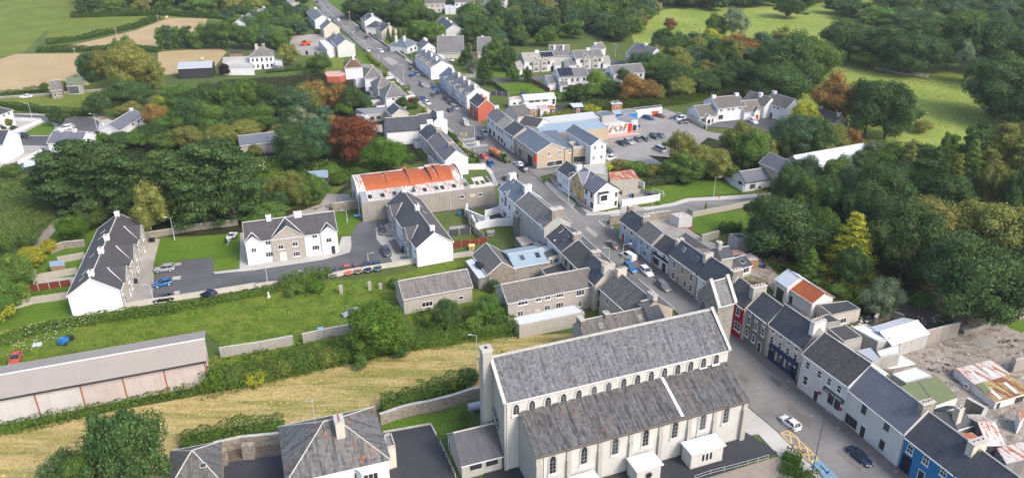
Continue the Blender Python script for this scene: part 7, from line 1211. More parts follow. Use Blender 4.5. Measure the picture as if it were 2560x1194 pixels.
GW('front wall of the upper left houses',"A4 1010,222 1230,260",1.4,0.25,'bright_white');GW('front wall of the lichened house garden',"A4 1480,460 1640,450 1700,520",1.0,0.25,'bright_white');GW('white wall beside the copper hedge',"A4 1900,850 2040,830",1.2,0.25,'bright_white');GW('white end wall of the mill garden by the street',"A5 2075,1165 2380,1160",1.8,0.3,'bright_white');GW('yard wall of the builders yard',"A1 1400,1110 1900,1100 2400,1050",1.6,0.3,'grey_render')
GW('garden boundary wall behind the grey roofed bungalow',"B8 1640,620 1900,600 2000,605",1.4,0.3,'bright_white')
PF('timber panel fence with concrete posts, long one along the left gardens',"b1 0,1200 95,1120 240,1075 520,1035",1.8,2.5);PF('timber panel fence below the small garden shed',"b1 270,905 580,850",1.8,2.4);PF('timber panel fence behind the small garden shed',"b1 440,770 635,735",1.8,2.4);PF('dark red panel fence between the terrace gardens',"b1 105,1075 210,985 535,940",1.7,2.2,'red_board');PF('weathered outer panel fence of the terrace gardens',"b1 -60,1150 30,1090 140,1010",1.8,2.5);PF('grey timber side fence near the garden rubble',"b1 255,930 275,870",1.8,2.4)
PF('long timber fence with white posts above the side street green',"B4 1260,215 1340,272 P 1731,543 1800,530 1875,515 1930,506",1.7,2.1,'fence_board','pavement');PF('dark red panel fence beside the white end gable of the middle terrace',"b2 1468,655 1600,640 1725,618",1.8,2.4,'red_board','timber');PF('grey panel fence round the small paved yard',"b2 1435,570 1600,550 1560,400",1.8,2.4,'dark_board');PF('weathered panel fence beside the white walled yard',"b2 1590,445 1600,520 1700,600",1.9,2.4)
PF('dark red fence along the estate green',"A7 560,740 700,810 855,900",1.8,2.4,'red_board','concrete');PF('dark panelled fence between the small sheds',"A6 1190,228 1450,215",2.0,2.4,'dark_board','dark_trim');PF('cream panelled garden fence behind the blue terrace house',"A3 1230,500 1330,510 1500,510",1.6,2.4,'fence_board','white_trim');PF('pale fence rising behind the blue garden',"A3 1500,480 1350,340",1.8,2.4,'fence_board','white_trim');PF('dark fence behind the red house garden',"A3 1800,870 2150,880 1840,650",1.8,2.4,'dark_board');PF('timber fence by the goal garden',"b3 825,265 960,250 1040,280 1085,300",1.6,2.2);PF('low timber fence at the edge of the cleared ground',"B6 2480,110 2547,80 2640,40",1.2,2.4)
rail_fence('blue handrail beside the derelict mill corner',"b2 1750,140 1800,200",1.1,1.5,'blue_plastic');rail_fence('white metal railing beside the churchyard ramp',"c2 1375,950 1420,1040 1490,1200",1.1,1.6,'galvanised');rail_fence('long galvanised railing along the bottom churchyard path',"c3 1360,1215 1480,1175 1680,1125 1910,1060",1.1,2.2,'galvanised');rail_fence('black railing beside the left estate road',"B8 250,735 400,740 590,742",1.0,2,'dark_trim');rail_fence('garden railing in front of the white hall houses',"A2 540,745 700,850 850,950",1.0,2,'galvanised')
HC,HD,HY=(0.08,0.135,0.024),(0.052,0.096,0.02),(0.16,0.195,0.03)
HG('overgrown bramble hedge below the cul-de-sac wall with white flowers',"P 0,862 60,838 170,812 280,797 420,778 560,751 660,732 700,722",2.6,1.5,HC,0.5,42);HG('ragged bushes along the cul-de-sac wall',"P 700,720 780,700 830,690",2.6,2.6,HC,0.5);HG('ivy and bramble hedge at the foot of the pink panelled shed',"P -40,1084 70,1066 200,1034 330,1004 480,976 540,956",2.8,1.7,HC,0.4,40);HG('tall overgrown hedge above the hay meadow, left stretch',"P 505,975 560,965 620,955 700,930 800,905 870,895",4.5,3.0,HC,0.6,36);HG('tall overgrown hedge above the hay meadow, right stretch',"P 870,895 940,880 1040,862 1160,842 1290,826",4.0,2.8,HC,0.6,36)
HG('ivy covered hedge between the meadow and presbytery, left stretch',"P 455,1118 560,1095 640,1085 712,1075",4.0,2.8,HC,0.4);HG('ivy covered hedge between the meadow and churchyard, right stretch',"P 955,1026 1000,1016 1050,1001 1110,981 1165,968",3.4,3.2,HC,0.4)
HG('yellow green garden hedge beside the lawn of the upper road',"A4 1120,0 1200,110 1290,190 1380,210",1.6,1.8,HY,0.2);HG('clipped hedge along the front garden of the blue grey bungalow',"A2 540,690 620,760 740,830 830,860",1.6,1.6,HY,0.15);HG('dark clipped hedge below the dormer bungalows',"A2 1385,830 1700,825 2040,822",2.4,2.4,HD,0.15);HG('square topped green hedge by the car park, left stretch',"A6 1010,325 1300,290 1640,250",2.0,1.6,HY,0.25);HG('long clipped hedge behind the supermarket and courtyard',"A6 1850,230 2300,180 2560,160 A8 0,290 300,250 700,180 1100,130",3.0,3.0,(0.06,0.09,0.016),0.15,36)
HG('dark hedge along the left lane',"B8 -300,220 0,205 300,170 600,140",2.4,2.2,HD,0.35);HG('hedge between pasture and the estate road',"B8 -200,340 100,350 400,385 640,420 900,440 1150,450",3.4,2.6,HD,0.3,34);HG('field hedge between green field and stubble',"P 118,112 200,100 330,72 395,48",3.5,2.5,HD,0.4,30,0.5);HG('field hedge across the two stubble fields',"P 95,130 200,128 300,125 400,130",3.5,2.5,HD,0.4,30,0.5);HG('shrubby border beside the green with the goal',"b3 985,190 1150,170 1300,140 1450,120 1530,100",3.6,2.2,(0.07,0.09,0.04),0.4,40);HG('ivy draped over the yard wall by the garage',"B4 1760,520 1850,500 2100,500",2.0,2.8,HD,0.5)
HG('flower hedge of cream hydrangeas behind the red house',"B5 720,210 860,260 1040,290",3.0,1.2,(0.32,0.28,0.17),0.4,50,0.25);HG('pink and cream hydrangea hedge in front of the small white corner house',"b3 305,150 350,195 380,215",1.8,1.5,(0.34,0.24,0.19),0.4,60,0.25);HG('garden hedge beside the left row of terrace houses',"A5 1720,560 1850,680 1950,780",1.8,1.6,(0.06,0.10,0.015),0.35,45);HG('garden hedge by the white end gable',"A5 2000,880 2150,980 2260,1080",2.2,1.8,(0.06,0.10,0.015),0.45,45)
HG('clipped dark red hedge beside the upper road',"A4 1935,920 2120,900",2.2,2.0,(0.10,0.022,0.018),0.1);HG('dark hedge in the upper garden beside the small cottage',"A4 1900,1060 2100,1040",2.2,1.8,HD,0.2);HG('dark hedge above the upper garden wall',"A4 1810,700 1950,690",2.0,2.2,HC,0.15);HG('green hedge below the farmhouse lawn',"a2 80,545 250,530 400,520",2.0,1.5,HD,0.2);HG('large clipped hedge mound beside the street lamp at the bottom, upper',"c4 110,1040 240,1090",3.2,1.6,(0.035,0.075,0.012),0.1,60,0.25);HG('large clipped hedge mound beside the street lamp at the bottom, lower',"c4 95,1130 250,1180 320,1230",3.6,1.7,(0.035,0.075,0.012),0.1,60,0.25)
HG('hedge bank along the top left wood',"P 180,44 300,40 420,38 520,45 640,52",4,3.0,HD,0.4,26,0.6)
# ============================================================ GROUND COVER (stuff)
GC=ground_cover
GC('rough_grass_tufts',"P 0,900 60,845 560,750 830,710 980,700 1000,740 880,812 560,868 510,825 0,930",(0.11,0.21,0.02),0.45,2.4,0.45,0.6);GC('nettles',"P 500,925 560,885 890,835 1000,850 860,890 640,945 520,965",(0.075,0.13,0.022),1.4,5.0,0.55,0.8);GC('scrub',"P -100,455 130,435 165,535 110,580 60,680 0,760 -100,860",(0.085,0.13,0.025),1.4,3.0,0.65,0.8)
GC('brambles',"P 610,400 880,385 940,440 850,460 700,450 620,470",(0.085,0.16,0.025),1.6,4.0,0.6,0.6);GC('brambles',"P 1000,740 1100,760 1180,800 1290,790 1285,825 1050,845",(0.04,0.075,0.015),1.5,4.0,0.6,0.8);GC('hay_swaths',"P 0,1090 440,1010 1000,890 1280,848 1430,840 1200,950 950,1015 700,1068 460,1105 300,1190 0,1220",(0.50,0.39,0.17),0.2,2.0,0.5,0.6);GC('undergrowth',"P 640,200 760,190 1000,260 900,290 640,300",(0.04,0.06,0.015),2.0,1.5,0.8,0.6)
GC('undergrowth',"P 1640,400 1860,440 1900,500 1880,640 2060,770 2200,780 2500,720 2560,520 2300,450 2150,440 1900,400",(0.04,0.065,0.017),1.6,1.2,0.8,0.6);GC('pasture_tufts',"P 2250,200 2440,190 2560,310 2260,330 2270,250",(0.30,0.36,0.08),0.3,0.6,0.7,0.6);GC('pasture_tufts',"P 1640,60 1900,40 2050,60 1980,180 1800,110",(0.30,0.36,0.08),0.3,0.5,0.8,0.6);GC('undergrowth',"P 120,560 330,340 640,330 900,300 960,430 620,540 340,560",(0.035,0.06,0.016),2.0,1.0,0.9,0.5)
GC('weeds',"P 640,530 760,505 830,520 760,530",(0.12,0.10,0.03),0.6,3,0.4,0.6);GC('hedge_bank',"P 1480,260 1640,235 1720,240 1640,262 1500,272",(0.075,0.10,0.02),2.5,2.0,0.7,0.8);GC('undergrowth',"P 1270,255 1560,225 1640,215 1560,262 1420,270",(0.06,0.085,0.02),2.5,2.0,0.7,0.8)
GC('yard_weeds',"B6 950,560 1300,430 1700,340 2547,400 2700,700 2350,640 2000,600 1600,740 1480,900 1300,700",(0.13,0.13,0.04),0.35,0.5,0.4,0.9);GC('yard_litter',"B6 300,100 560,180 950,90 1450,130 1720,170 2300,100 2400,250 1800,330 1300,270 1150,90 700,30",(0.14,0.10,0.06),0.4,1.2,0.35,0.9)
def flecks(P,n,z0,z1,mat='flower_white',nm='wild_flowers',s=0.22):
 c=[G(p)for p in pts(P)];mb=MB();r=random.Random(9)
 for i in range(n):
  k=r.randrange(len(c)-1);p=c[k].lerp(c[k+1],r.random());x,y,z=p.x+r.gauss(0,1.5),p.y+r.gauss(0,1.5),r.uniform(z0,z1);mb.face([(x-s,y,z),(x,y-s,z),(x+s,y,z+0.05),(x,y+s,z+0.1)])
 mb.obj(nm,mat)['kind']='stuff'
flecks("P 0,868 60,845 170,818 240,808",70,0.8,1.7,s=0.11);flecks("P 0,1066 70,1054 200,1018",30,1.0,2.2,s=0.1);flecks("P 20,880 130,850",40,0.3,0.8,s=0.11);flecks("P 820,420 660,410 640,440",60,1.0,2.0,s=0.12)
# ============================================================ TREES
def TR(where,group,rows):
 for r in rows.split(';'):
  a=r.split();tree(a[0],float(a[1]),float(a[2]),float(a[3]),float(a[4]),a[5],where,group)
kk='round'
TR('left of the turning circle road','trees by the turning circle','round 147 262 316 42 D;round 165 282 292 30 M')
tree('round',250,228,290,62,'D','',None,'dark round tree standing alone beside the estate turning circle');tree('conifer',440,80,118,30,'O','',None,'small golden conifer in front of the poplar belt')
TR('above the stubble field','belt of trees above the stubble','column 408 68 122 34 M;column 425 62 122 36 B;column 446 66 120 34 M;column 470 60 120 40 D;loose 500 54 122 52 M;round 535 52 122 56 D;loose 570 48 122 60 M;round 606 52 120 60 D;round 640 60 122 58 M;round 672 66 124 56 B;round 700 76 124 52 D;loose 725 70 100 44 M')
TR('near the stone ruin','trees near the stone ruin','loose 215 122 200 42 B;column 232 130 205 40 D;loose 258 112 200 66 O;round 345 88 225 104 O;loose 325 80 190 62 M;column 400 152 222 44 O;round 372 160 215 50 D;round 262 140 196 50 D;loose 290 130 170 60 M;bush 115 200 228 26 M;bush 160 196 222 22 O')
tree('round',330,190,266,104,'K','',None,'broad very dark tree between the lane and the poplar row');tree('round',325,250,290,56,'O','',None,'olive tree behind the grey roofed bungalow')
TR('in the street side wood','wood left of the main street','round 420 222 290 56 Y;round 400 250 330 60 A;round 455 200 290 92 M;round 520 198 300 90 D;round 575 190 300 92 M;loose 625 185 300 84 M;round 680 195 300 96 D;round 735 205 300 96 B;loose 800 196 285 88 A;round 770 200 290 80 O;loose 845 200 275 80 A;round 880 214 280 60 D;round 905 228 272 50 B;round 480 240 335 92 D;round 540 250 340 92 M;round 600 256 338 80 D;round 655 250 330 80 M;loose 720 262 330 84 D;round 430 270 340 78 M;loose 775 258 345 80 S;column 815 262 335 56 B;bush 700 300 345 60 O;bush 860 250 290 50 V;bush 915 245 275 40 V;round 620 290 350 70 O;round 480 310 380 90 O;round 560 300 375 80 O;round 425 320 380 80 M;round 385 300 360 70 D;round 350 318 368 60 M;round 310 322 372 58 D;bush 265 320 372 40 V;round 750 290 400 110 D;round 800 280 398 96 B;round 760 345 420 90 D;round 850 285 385 70 A;bush 640 350 390 40 O')
tree('round',892,272,402,122,'R','',None,'large copper red tree beside the long white building');tree('round',858,292,396,66,'A','',None,'amber leaved half of the copper tree clump');tree('round',970,328,436,106,'V','',None,'fresh green round tree in front of the copper red tree')
TR('in the cypress grove','cypress grove','cypress 170 365 525 150 K;cypress 225 340 520 170 K;cypress 290 352 545 180 K;cypress 345 372 560 150 D;cypress 120 400 510 100 D;cypress 410 400 555 120 D;cypress 470 372 565 160 K;cypress 530 335 560 170 D;cypress 590 350 560 150 K;cypress 575 330 500 150 D;cypress 420 370 480 110 M;cypress 515 420 570 120 K;cypress 250 400 540 120 K')
TR('edging the cypress grove','grove edge trees','loose 382 452 592 100 O;round 450 450 560 70 M;round 700 430 500 56 O;round 740 425 512 76 O;round 775 430 510 62 M;round 690 470 530 66 D;round 670 505 560 96 M;round 250 505 570 44 M;round 220 515 580 50 D;round 800 440 500 44 M;bush 850 425 460 54 V;bush 830 400 440 50 M;bush 900 410 450 70 V')
TR('around the left terrace gardens','garden trees at the left','round 185 528 602 66 V;bush 125 588 632 42 Y;round 88 608 668 62 Y;round 45 620 735 90 M;round 25 690 795 84 M;bush 60 690 760 50 L;bush 15 720 800 70 Y;bush 30 400 440 60 M;bush 10 560 640 60 M;bush 70 560 620 50 M')
tree('round',350,985,1262,190,'D','',None,'large flowering broadleaf tree in front of the hay meadow at the bottom left');TR('at the bottom left','trees at the bottom left','loose 190 1105 1275 120 D;round 235 1130 1290 90 M;bush 300 1165 1290 80 V;loose 150 1150 1290 80 S')
tree('round',955,728,890,140,'V','',None,'bright green tree overhanging the block wall in the rough meadow');TR('under the bright green tree','round bushes under the green tree','bush 878 858 905 46 V;bush 918 850 905 44 V;bush 905 870 925 40 M;bush 1010 800 870 60 M;bush 1000 850 890 60 D;bush 545 905 975 60 V;bush 575 915 970 50 M;bush 640 915 960 60 Y;bush 600 905 950 50 O;bush 700 890 935 70 O;bush 760 880 925 60 M;bush 820 860 910 60 O')
TR('beside the long stone outbuilding','trees by the stone outbuilding','round 1120 738 820 70 D;round 1222 728 805 84 M;bush 1185 780 835 60 L;bush 1265 740 800 50 D;bush 1075 770 820 40 L;bush 1235 690 730 40 D;bush 985 690 720 40 M;bush 740 700 740 50 M;bush 790 690 730 50 V;bush 1290 800 830 40 V')
tree('bush',1170,905,966,62,'D','',None,'dark round shrub on the hay meadow beside the tall church chimney');tree('bush',1258,870,892,20,'Y','',None,'small yellow bush beyond the church ridge');tree('bush',1160,1015,1060,30,'M','',None,'small shrub on the churchyard lawn')
TR('below the car park','trees around the car park','loose 1690 325 425 90 O;round 1745 350 440 90 O;loose 1720 370 450 110 M;round 1790 365 448 84 O;bush 1545 388 428 52 O;bush 1590 392 440 64 M;bush 1520 400 430 40 Y;round 1840 288 425 96 O;round 1870 310 440 80 M;loose 1900 320 430 70 O;bush 1830 400 450 60 M;bush 1890 400 440 60 V;bush 1640 400 445 60 O;bush 1700 420 460 80 M')
TR('before the courtyard houses','trees before the courtyard','round 2000 250 330 76 Y;round 1985 270 395 120 B;round 2030 290 400 80 D;round 1955 300 400 70 D;round 2085 300 390 80 O;loose 2120 320 395 60 A;loose 2060 350 410 70 O;bush 2160 370 410 60 O')
TR('screening the long light grey roof','trees before the long grey roof','round 1995 375 480 90 B;round 1965 400 520 80 D;round 2080 385 500 100 M;round 2110 400 520 70 B;round 2060 420 540 90 D;round 2010 430 540 80 M;round 2150 420 560 100 D;loose 2095 378 470 60 S')
tree('round',1962,485,650,190,'D','',None,'huge dark green round tree at the end of the side street green');tree('conifer',2112,512,695,165,'Y','',None,'tall yellow green larch in the garden');tree('conifer',2018,612,700,92,'M','',None,'bushy green conifer behind the white roofed barn');tree('round',2248,482,700,180,'D','',None,'dark broad tree right of the yellow larch');tree('round',2415,570,812,230,'K','',None,'massive very dark tree over the cleared ground');tree('round',2195,688,790,90,'S','',None,'silvery green willow like tree by the trampoline garden');tree('bush',2175,750,790,40,'V','',None,'small fresh green bush below the silvery tree')
TR('in the right hand wood','wood at the right','loose 2330 470 650 190 O;round 2400 480 640 160 O;round 2480 490 680 180 O;round 2540 520 700 160 D;round 2180 400 560 140 D;round 2230 400 540 120 K;round 2300 420 560 150 D;round 2150 440 600 100 D;round 2360 430 580 120 D;cypress 2270 380 540 120 D;round 2190 480 640 100 D;round 2120 600 720 80 D;round 2330 560 720 110 D;round 2550 600 760 110 D;round 1900 480 600 110 D;round 2040 500 660 100 M;bush 2530 680 730 50 Y;bush 2090 700 745 60 M;bush 2300 720 770 70 M;conifer 2360 740 830 46 K')
TR('beyond the long grey roof','trees at the pasture foot','round 2205 345 432 96 M;loose 2265 350 436 90 D;round 2320 352 440 100 D;loose 2385 345 445 90 O;round 2440 335 450 100 M;loose 2500 320 455 110 O;cypress 2550 290 460 110 O;loose 2170 350 425 70 S;cypress 2420 300 470 80 D;cypress 2480 300 480 80 O;round 2150 370 440 70 D')
woods("P 2230,530 2330,470 2560,455 2700,480 2700,660 2560,600 2330,570",30,(15,22),(3.5,5.5),'DDOOM',['cypress','loose','conifer','round'],'at the right edge','mixed wood at the right edge',4,0.7)
TR('standing in the pasture','parkland trees on the pasture','loose 2090 165 320 130 A;round 2160 180 345 120 D;round 2210 190 348 140 K;loose 2060 190 300 80 O;round 1960 80 240 130 D;round 2010 70 210 130 M;round 1950 140 260 130 D;round 2000 150 240 90 K;round 2120 42 150 140 D;round 2190 52 165 130 K;round 2270 62 185 140 D;round 2320 90 175 110 D;round 2170 122 170 80 L;round 2245 100 180 110 M;loose 2365 85 168 70 M;loose 2410 98 205 60 S;round 2480 110 290 160 D;round 2520 150 310 160 K;round 2450 30 180 150 D;round 2540 60 230 140 D;round 2400 20 130 130 M;round 2300 15 100 140 D;loose 2190 15 80 120 M;bush 2305 292 332 60 O;round 2560 200 330 140 D')
TR('along the pasture edge','trees along the pasture edge','loose 1830 18 98 70 S;round 1790 30 95 54 M;loose 1674 40 86 38 A;loose 1775 70 130 56 Y;round 1850 82 150 100 A;round 1905 88 150 50 D;round 1580 55 80 60 M;loose 1700 78 135 60 D;loose 1740 82 150 60 M;round 1660 90 140 60 D;bush 2015 30 36 20 M;round 1965 -10 46 70 D;bush 2085 5 20 60 M;loose 1950 60 110 50 O')
tree('bare',1512,22,66,30,'S','',None,'bleached bare dead tree in the scrub behind the estate');tree('bare',1600,25,65,26,'S','',None,'leaning bare branched tree at the edge of the pasture');tree('bare',1792,122,150,34,'S','',None,'small bare branched tree below the amber tree')
woods("P 1640,120 1900,140 1985,200 1990,250 1880,235 1700,215 1600,190 1620,150",44,(9,14),(4,6.5),'DDMBDO',['round','round','loose'],'right of the estate','wood right of the estate',5,0.7)
far_wood('far_wood',"P 1280,115 1260,60 1290,5 1500,10 1640,5 1640,40 1560,100 1480,95 1400,100",60,(8,13),(4,7),'DDMMBO',6,0.68)
far_wood('far_wood',"P 880,55 860,-10 1000,-30 1160,-20 1270,60 1180,75 1060,70 1010,60",34,(9,14),(4.5,7),'DDMMB',7,0.72)
far_wood('far_wood',"P 180,40 200,-5 420,-30 700,-30 760,5 660,45 420,36",66,(8,13),(4.5,7.5),'DMBMDO',8,0.72)
far_wood('far_wood',"P 1600,5 1640,-20 2000,-30 2560,-20 2700,30 2560,60 2300,30 2050,12 1900,20 1760,25",80,(9,15),(5,8),'DDMBKO',9,0.72)
far_wood('far_wood',"P 2050,28 2330,38 2560,50 2620,170 2440,150 2340,105 2200,62 2060,48",60,(9,15),(4.5,7.5),'DDMBKO',21,0.62)
far_wood('far_wood',"P 1290,60 1500,20 1640,40 1580,110 1480,100 1300,130",36,(8,12),(4,6.5),'DDMB',22,0.6)
far_wood('far_wood',"P 1640,0 2050,-10 2050,18 1900,22 1760,28 1650,30",30,(8,12),(4,6.5),'DDMB',23,0.6)
woods("P 1160,70 1270,70 1300,120 1230,130 1130,100",14,(8,12),(3.5,5.5),'DDMB',['round','loose'],'behind the dormer bungalows','trees behind the dormer bungalows',10,0.72)
woods("P 600,20 760,15 770,50 700,62 660,100 560,60 600,40",22,(7,11),(4,6),'DDMB',['round','loose'],'around the stepped white terrace','trees around the stepped terrace',12,0.72)
woods("P 2330,60 2560,60 2700,200 2560,130 2400,100",16,(12,17),(6,9),'DDMB',['round','loose'],'in the upper right parkland','upper right parkland wood',13,0.72)
woods("P 640,55 740,60 760,95 700,110 640,80",12,(7,11),(4,6),'DDMB',['round'],'above the farmhouse','trees above the farmhouse',14,0.72)
TR('among the estate houses','garden trees of the estate','round 1283 162 205 32 M;loose 1315 165 206 26 M;column 1322 170 208 20 D;round 1495 168 235 50 L;round 1465 200 250 60 M;round 1530 200 248 60 D;round 1580 178 256 70 A;round 1618 190 256 66 A;bush 1640 205 250 50 O;round 1440 205 252 60 D;bush 1400 225 255 40 M;round 1560 165 215 40 D;round 1240 88 165 50 M;round 1270 110 180 50 D;loose 1230 120 175 44 M;bush 1470 255 280 40 Y;bush 1490 262 282 40 Y;round 1660 150 225 60 D;round 1690 150 240 80 D;round 1730 165 235 80 M;round 1700 180 248 70 O;round 1760 170 240 80 D;loose 1640 215 250 60 O;bush 1340 225 248 30 M;bush 1380 225 250 30 Y')
tree('conifer',1212,110,212,54,'K','',None,'tall very dark conifer beside the upper terrace');tree('round',1165,120,165,36,'D','',None,'dark tree behind the three white terrace houses');tree('loose',1180,145,178,30,'S','',None,'pale weeping tree beside the tall dark conifer')
TR('beside the upper road','row of garden conifers','conifer 972 66 107 18 V;conifer 985 64 108 18 M;conifer 998 66 107 18 V;conifer 1010 64 107 18 M;conifer 1022 66 106 18 V;conifer 1034 68 104 17 M')
TR('above the garden conifers','oaks above the conifer row','round 1050 44 104 66 M;round 1085 48 108 54 M;loose 1100 60 106 30 D;round 925 -8 46 100 D;round 980 5 60 70 D;round 1020 10 66 60 M;round 1070 20 60 70 D')
tree('round',800,128,188,58,'M','',None,'round green tree left of the red brown hipped house');tree('loose',722,104,165,56,'O','',None,'yellowish loose tree right of the farmhouse');tree('round',700,75,128,54,'M','',None,'round green tree above the farmhouse');tree('conifer',750,56,80,14,'Y','',None,'small golden conifer near the top road');tree('round',722,48,84,34,'D','',None,'dark tree left of the small golden conifer');tree('round',640,95,120,22,'P','',None,'purple black tree behind the farmhouse');tree('round',563,155,190,26,'P','',None,'purple black small tree beside the black barn')
tree('round',1005,236,280,30,'D','',None,'dark tree beside the small pale gabled house')
TR('in the roadside gardens','garden shrubs by the upper road','bush 942 172 182 12 Y;bush 962 178 196 20 V;bush 995 203 214 12 O;bush 968 250 272 24 D;bush 1040 240 262 14 V;bush 1062 262 280 14 Y;bush 1100 330 345 24 V;bush 1125 345 358 18 V;bush 1148 352 366 18 Y;bush 1155 368 382 18 D;bush 1170 375 400 24 O;bush 1180 390 410 26 M;bush 750 155 170 20 M;bush 795 68 85 20 M;bush 788 40 54 16 M;round 760 20 40 24 D;bush 840 95 110 16 D;bush 1292 425 448 8 D;bush 1300 255 270 12 V;bush 1313 258 268 8 V;bush 1590 428 440 12 M;round 1090 110 140 20 P;bush 1763 250 262 14 V;round 22 290 318 22 O;bush 35 310 325 18 D;bush 10 312 325 14 D')
tree('conifer',1763,502,528,10,'L','',None,'tiny young tree on the kerb of the side street');tree('bush',2205,835,862,12,'M','',None,'ivy clump on the corner of the flaking black roof');tree('column',2292,822,850,14,'M','',None,'self sown sapling on the yard wall below the wide white roof');tree('bush',2298,940,958,20,'O','',None,'weeds sprouting on the mossy green roof gutter')
for p_,s_ in(("a4 1550,200",'x'),):pass
# ============================================================ FALLEN TREE, BALES, RUBBLE
fa=G(pts("a4 790,520")[0]);fb=G(pts("a4 1200,595")[0]);k=MB();prev=fa;rr=random.Random(2)
for i in range(1,9):q=fa.lerp(fb,i/8)+Vector((0,rr.uniform(-1.5,1.5),0));k.cyl((prev.x-fa.x,prev.y-fa.y,0.6),(q.x-fa.x,q.y-fa.y,0.6),0.75*(1-i/11),0.75*(1-(i+1)/11),7);prev=q
for i in range(16):q=fa.lerp(fb,rr.uniform(0.55,1));k.cyl((q.x-fa.x,q.y-fa.y,0.5),(q.x-fa.x+rr.uniform(-4,4),q.y-fa.y+rr.uniform(-4,4),rr.uniform(0.3,2.4)),0.22,0.05,5)
reg(k.obj('fallen_tree','dead_wood',None,loc=(fa.x,fa.y,0)),'bleached fallen tree trunk lying on the pasture','fallen tree')
def bale(p,lab):g=G(pts(p)[0]);reg(MB().cyl((-0.8,0,0.85),(0.8,0,0.85),0.85,n=16).obj('round_bale','straw',None,loc=(g.x,g.y,0),rz=0.5),lab,'straw bale','round straw bales')
bale("a1 1490,362",'round straw bale at the top of the stubble by the poplar belt');bale("a1 562,578",'round straw bale behind the pale green roofed field shed');bale("a1 1510,455",'round straw bale behind the black hay barn');bale("a1 1245,142",'round straw bale in the farthest stubble field')
def pile(p,lab,mat,n,r,nm,cat,s=0.4):
 g=G(pts(p)[0]);k=MB();q=random.Random(len(lab))
 for i in range(n):
  a,d=q.uniform(0,6.28),r*math.sqrt(q.random());z=max(0.02,(1-d/r)*r*0.35*q.random());M=Matrix.Translation((d*math.cos(a),d*math.sin(a),z))@Matrix.Rotation(q.uniform(0,3),4,(q.random(),q.random(),1));w=s*q.uniform(0.4,1.2);k.box(-w,w,-w*0.5,w*0.5,0,w*0.5,M)
 o=k.obj(nm,mat,None,loc=(g.x,g.y,0));reg(o,lab,cat)
pile("a4 0,0 a4 0,0",'','timber',1,1,'x','x')if False else None
pile("b4 60,755",'heap of split logs under the huge dark tree','timber',60,2.6,'log_pile','log pile');pile("b4 525,700",'brown heap beside the yellow larch trunk','rust_metal',50,2.2,'soil_heap','heap');pile("B4 1260,430",'rusty scrap heap beside the white block shed','rust_metal',40,2.2,'scrap_heap','scrap');pile("B6 400,140",'rubble heap beside the flat charcoal garage','concrete',60,3.5,'rubble_heap','rubble');pile("B6 1300,150",'broken stones scattered over the cleared ground','bare_earth' if False else 'concrete',70,6,'rubble_heap','rubble',0.3);pile("B6 1480,800",'brown weeds and debris beside the whitewashed barn','bark',60,4,'debris','debris',0.3);pile("b2 600,345",'brown garden debris heap in the mill yard','bark',70,3.2,'debris_heap','debris',0.3);pile("B6 2400,450",'brown debris strip in the far part of the derelict yard','bark',50,4,'debris','debris',0.25)
# ============================================================ CARS
MSd="A6 600,1000"
UPR,DWN='cars on the upper main street','cars parked near the crossing'
car('hatch','white',"c4 165,775","c4 60,690",'driving past the church',None);car('sedan','navy',"c4 685,1025","c4 800,1120",'at the kerb below the light grey house',None)
car('sedan','bronze',"b3 750,625","b3 690,575",'at the kerb beside the blue terraced house',DWN);car('van','white',"b3 868,715","b3 810,680",'parked below the pale blue house',DWN);car('suv','brightblue',"b3 884,800","b3 940,850",'in the road beside the white van',DWN);car('suv','white',"b3 1003,828","b3 1060,880",'next to the bright blue SUV',DWN);car('suv','grey',"b3 1130,938","b3 1190,990",'in front of the beige house',DWN)
car('hatch','black',"B2 385,130","B2 300,60",'half hidden behind the tall white house',DWN);car('suv','navy',"A6 690,1150","A6 640,1110",'at the side street corner behind the white hatchback',DWN);car('hatch','white',"A6 610,1070","A6 550,1030",'at the kerb of the beige corner shop',DWN);car('hatch','blue',"A6 170,1070","A6 240,1130",'below the red saloon',UPR);car('sedan','red',"A6 55,945","A6 -10,890",'beside the front gardens',UPR)
car('sedan','black',"A5 2295,645","A5 2370,700",'nearest the road lettering',UPR);car('suv','paleblue',"A5 2355,555","A5 2430,610",'parked outside the black pub front',UPR);car('mpv','silver',"A5 2035,385","A5 2110,460",'in the middle of the upper street',UPR);car('hatch','black',"A5 1783,175","A5 1840,225",'driving towards the silver people carrier',UPR);car('hatch','silver',"A5 1875,125","A5 1930,170",'parked last in the line of three',UPR);car('suv','darkgrey',"A3 1012,1005","A3 1070,1060",'parked second in the line of three',UPR);car('suv','black',"A3 915,930","A3 970,980",'parked first in the line of three',UPR)
car('hatch','darkgrey',"A3 678,855","A3 740,905",'passing the line of parked cars',UPR);car('hatch','black',"A3 785,805","A3 845,850",'parked behind the bright blue hatchback',UPR);car('hatch','brightblue',"A3 685,715","A3 745,760",'at the side road mouth by the pale blue terrace',UPR);car('mpv','darkgrey',"A3 448,655","A3 510,705",'driving past the white terrace',UPR);car('hatch','paleblue',"A3 345,432","A3 400,468",'parked beside the white terrace',UPR);car('sedan','blue',"A3 235,472","A3 290,512",'driving beside the white terrace',UPR);car('suv','bronze',"A3 232,338","A3 285,375",'parked at the top of the white terrace',UPR);car('sedan','darkgrey',"A3 290,235","A3 330,290",'parked on the pavement above the white terrace',UPR)
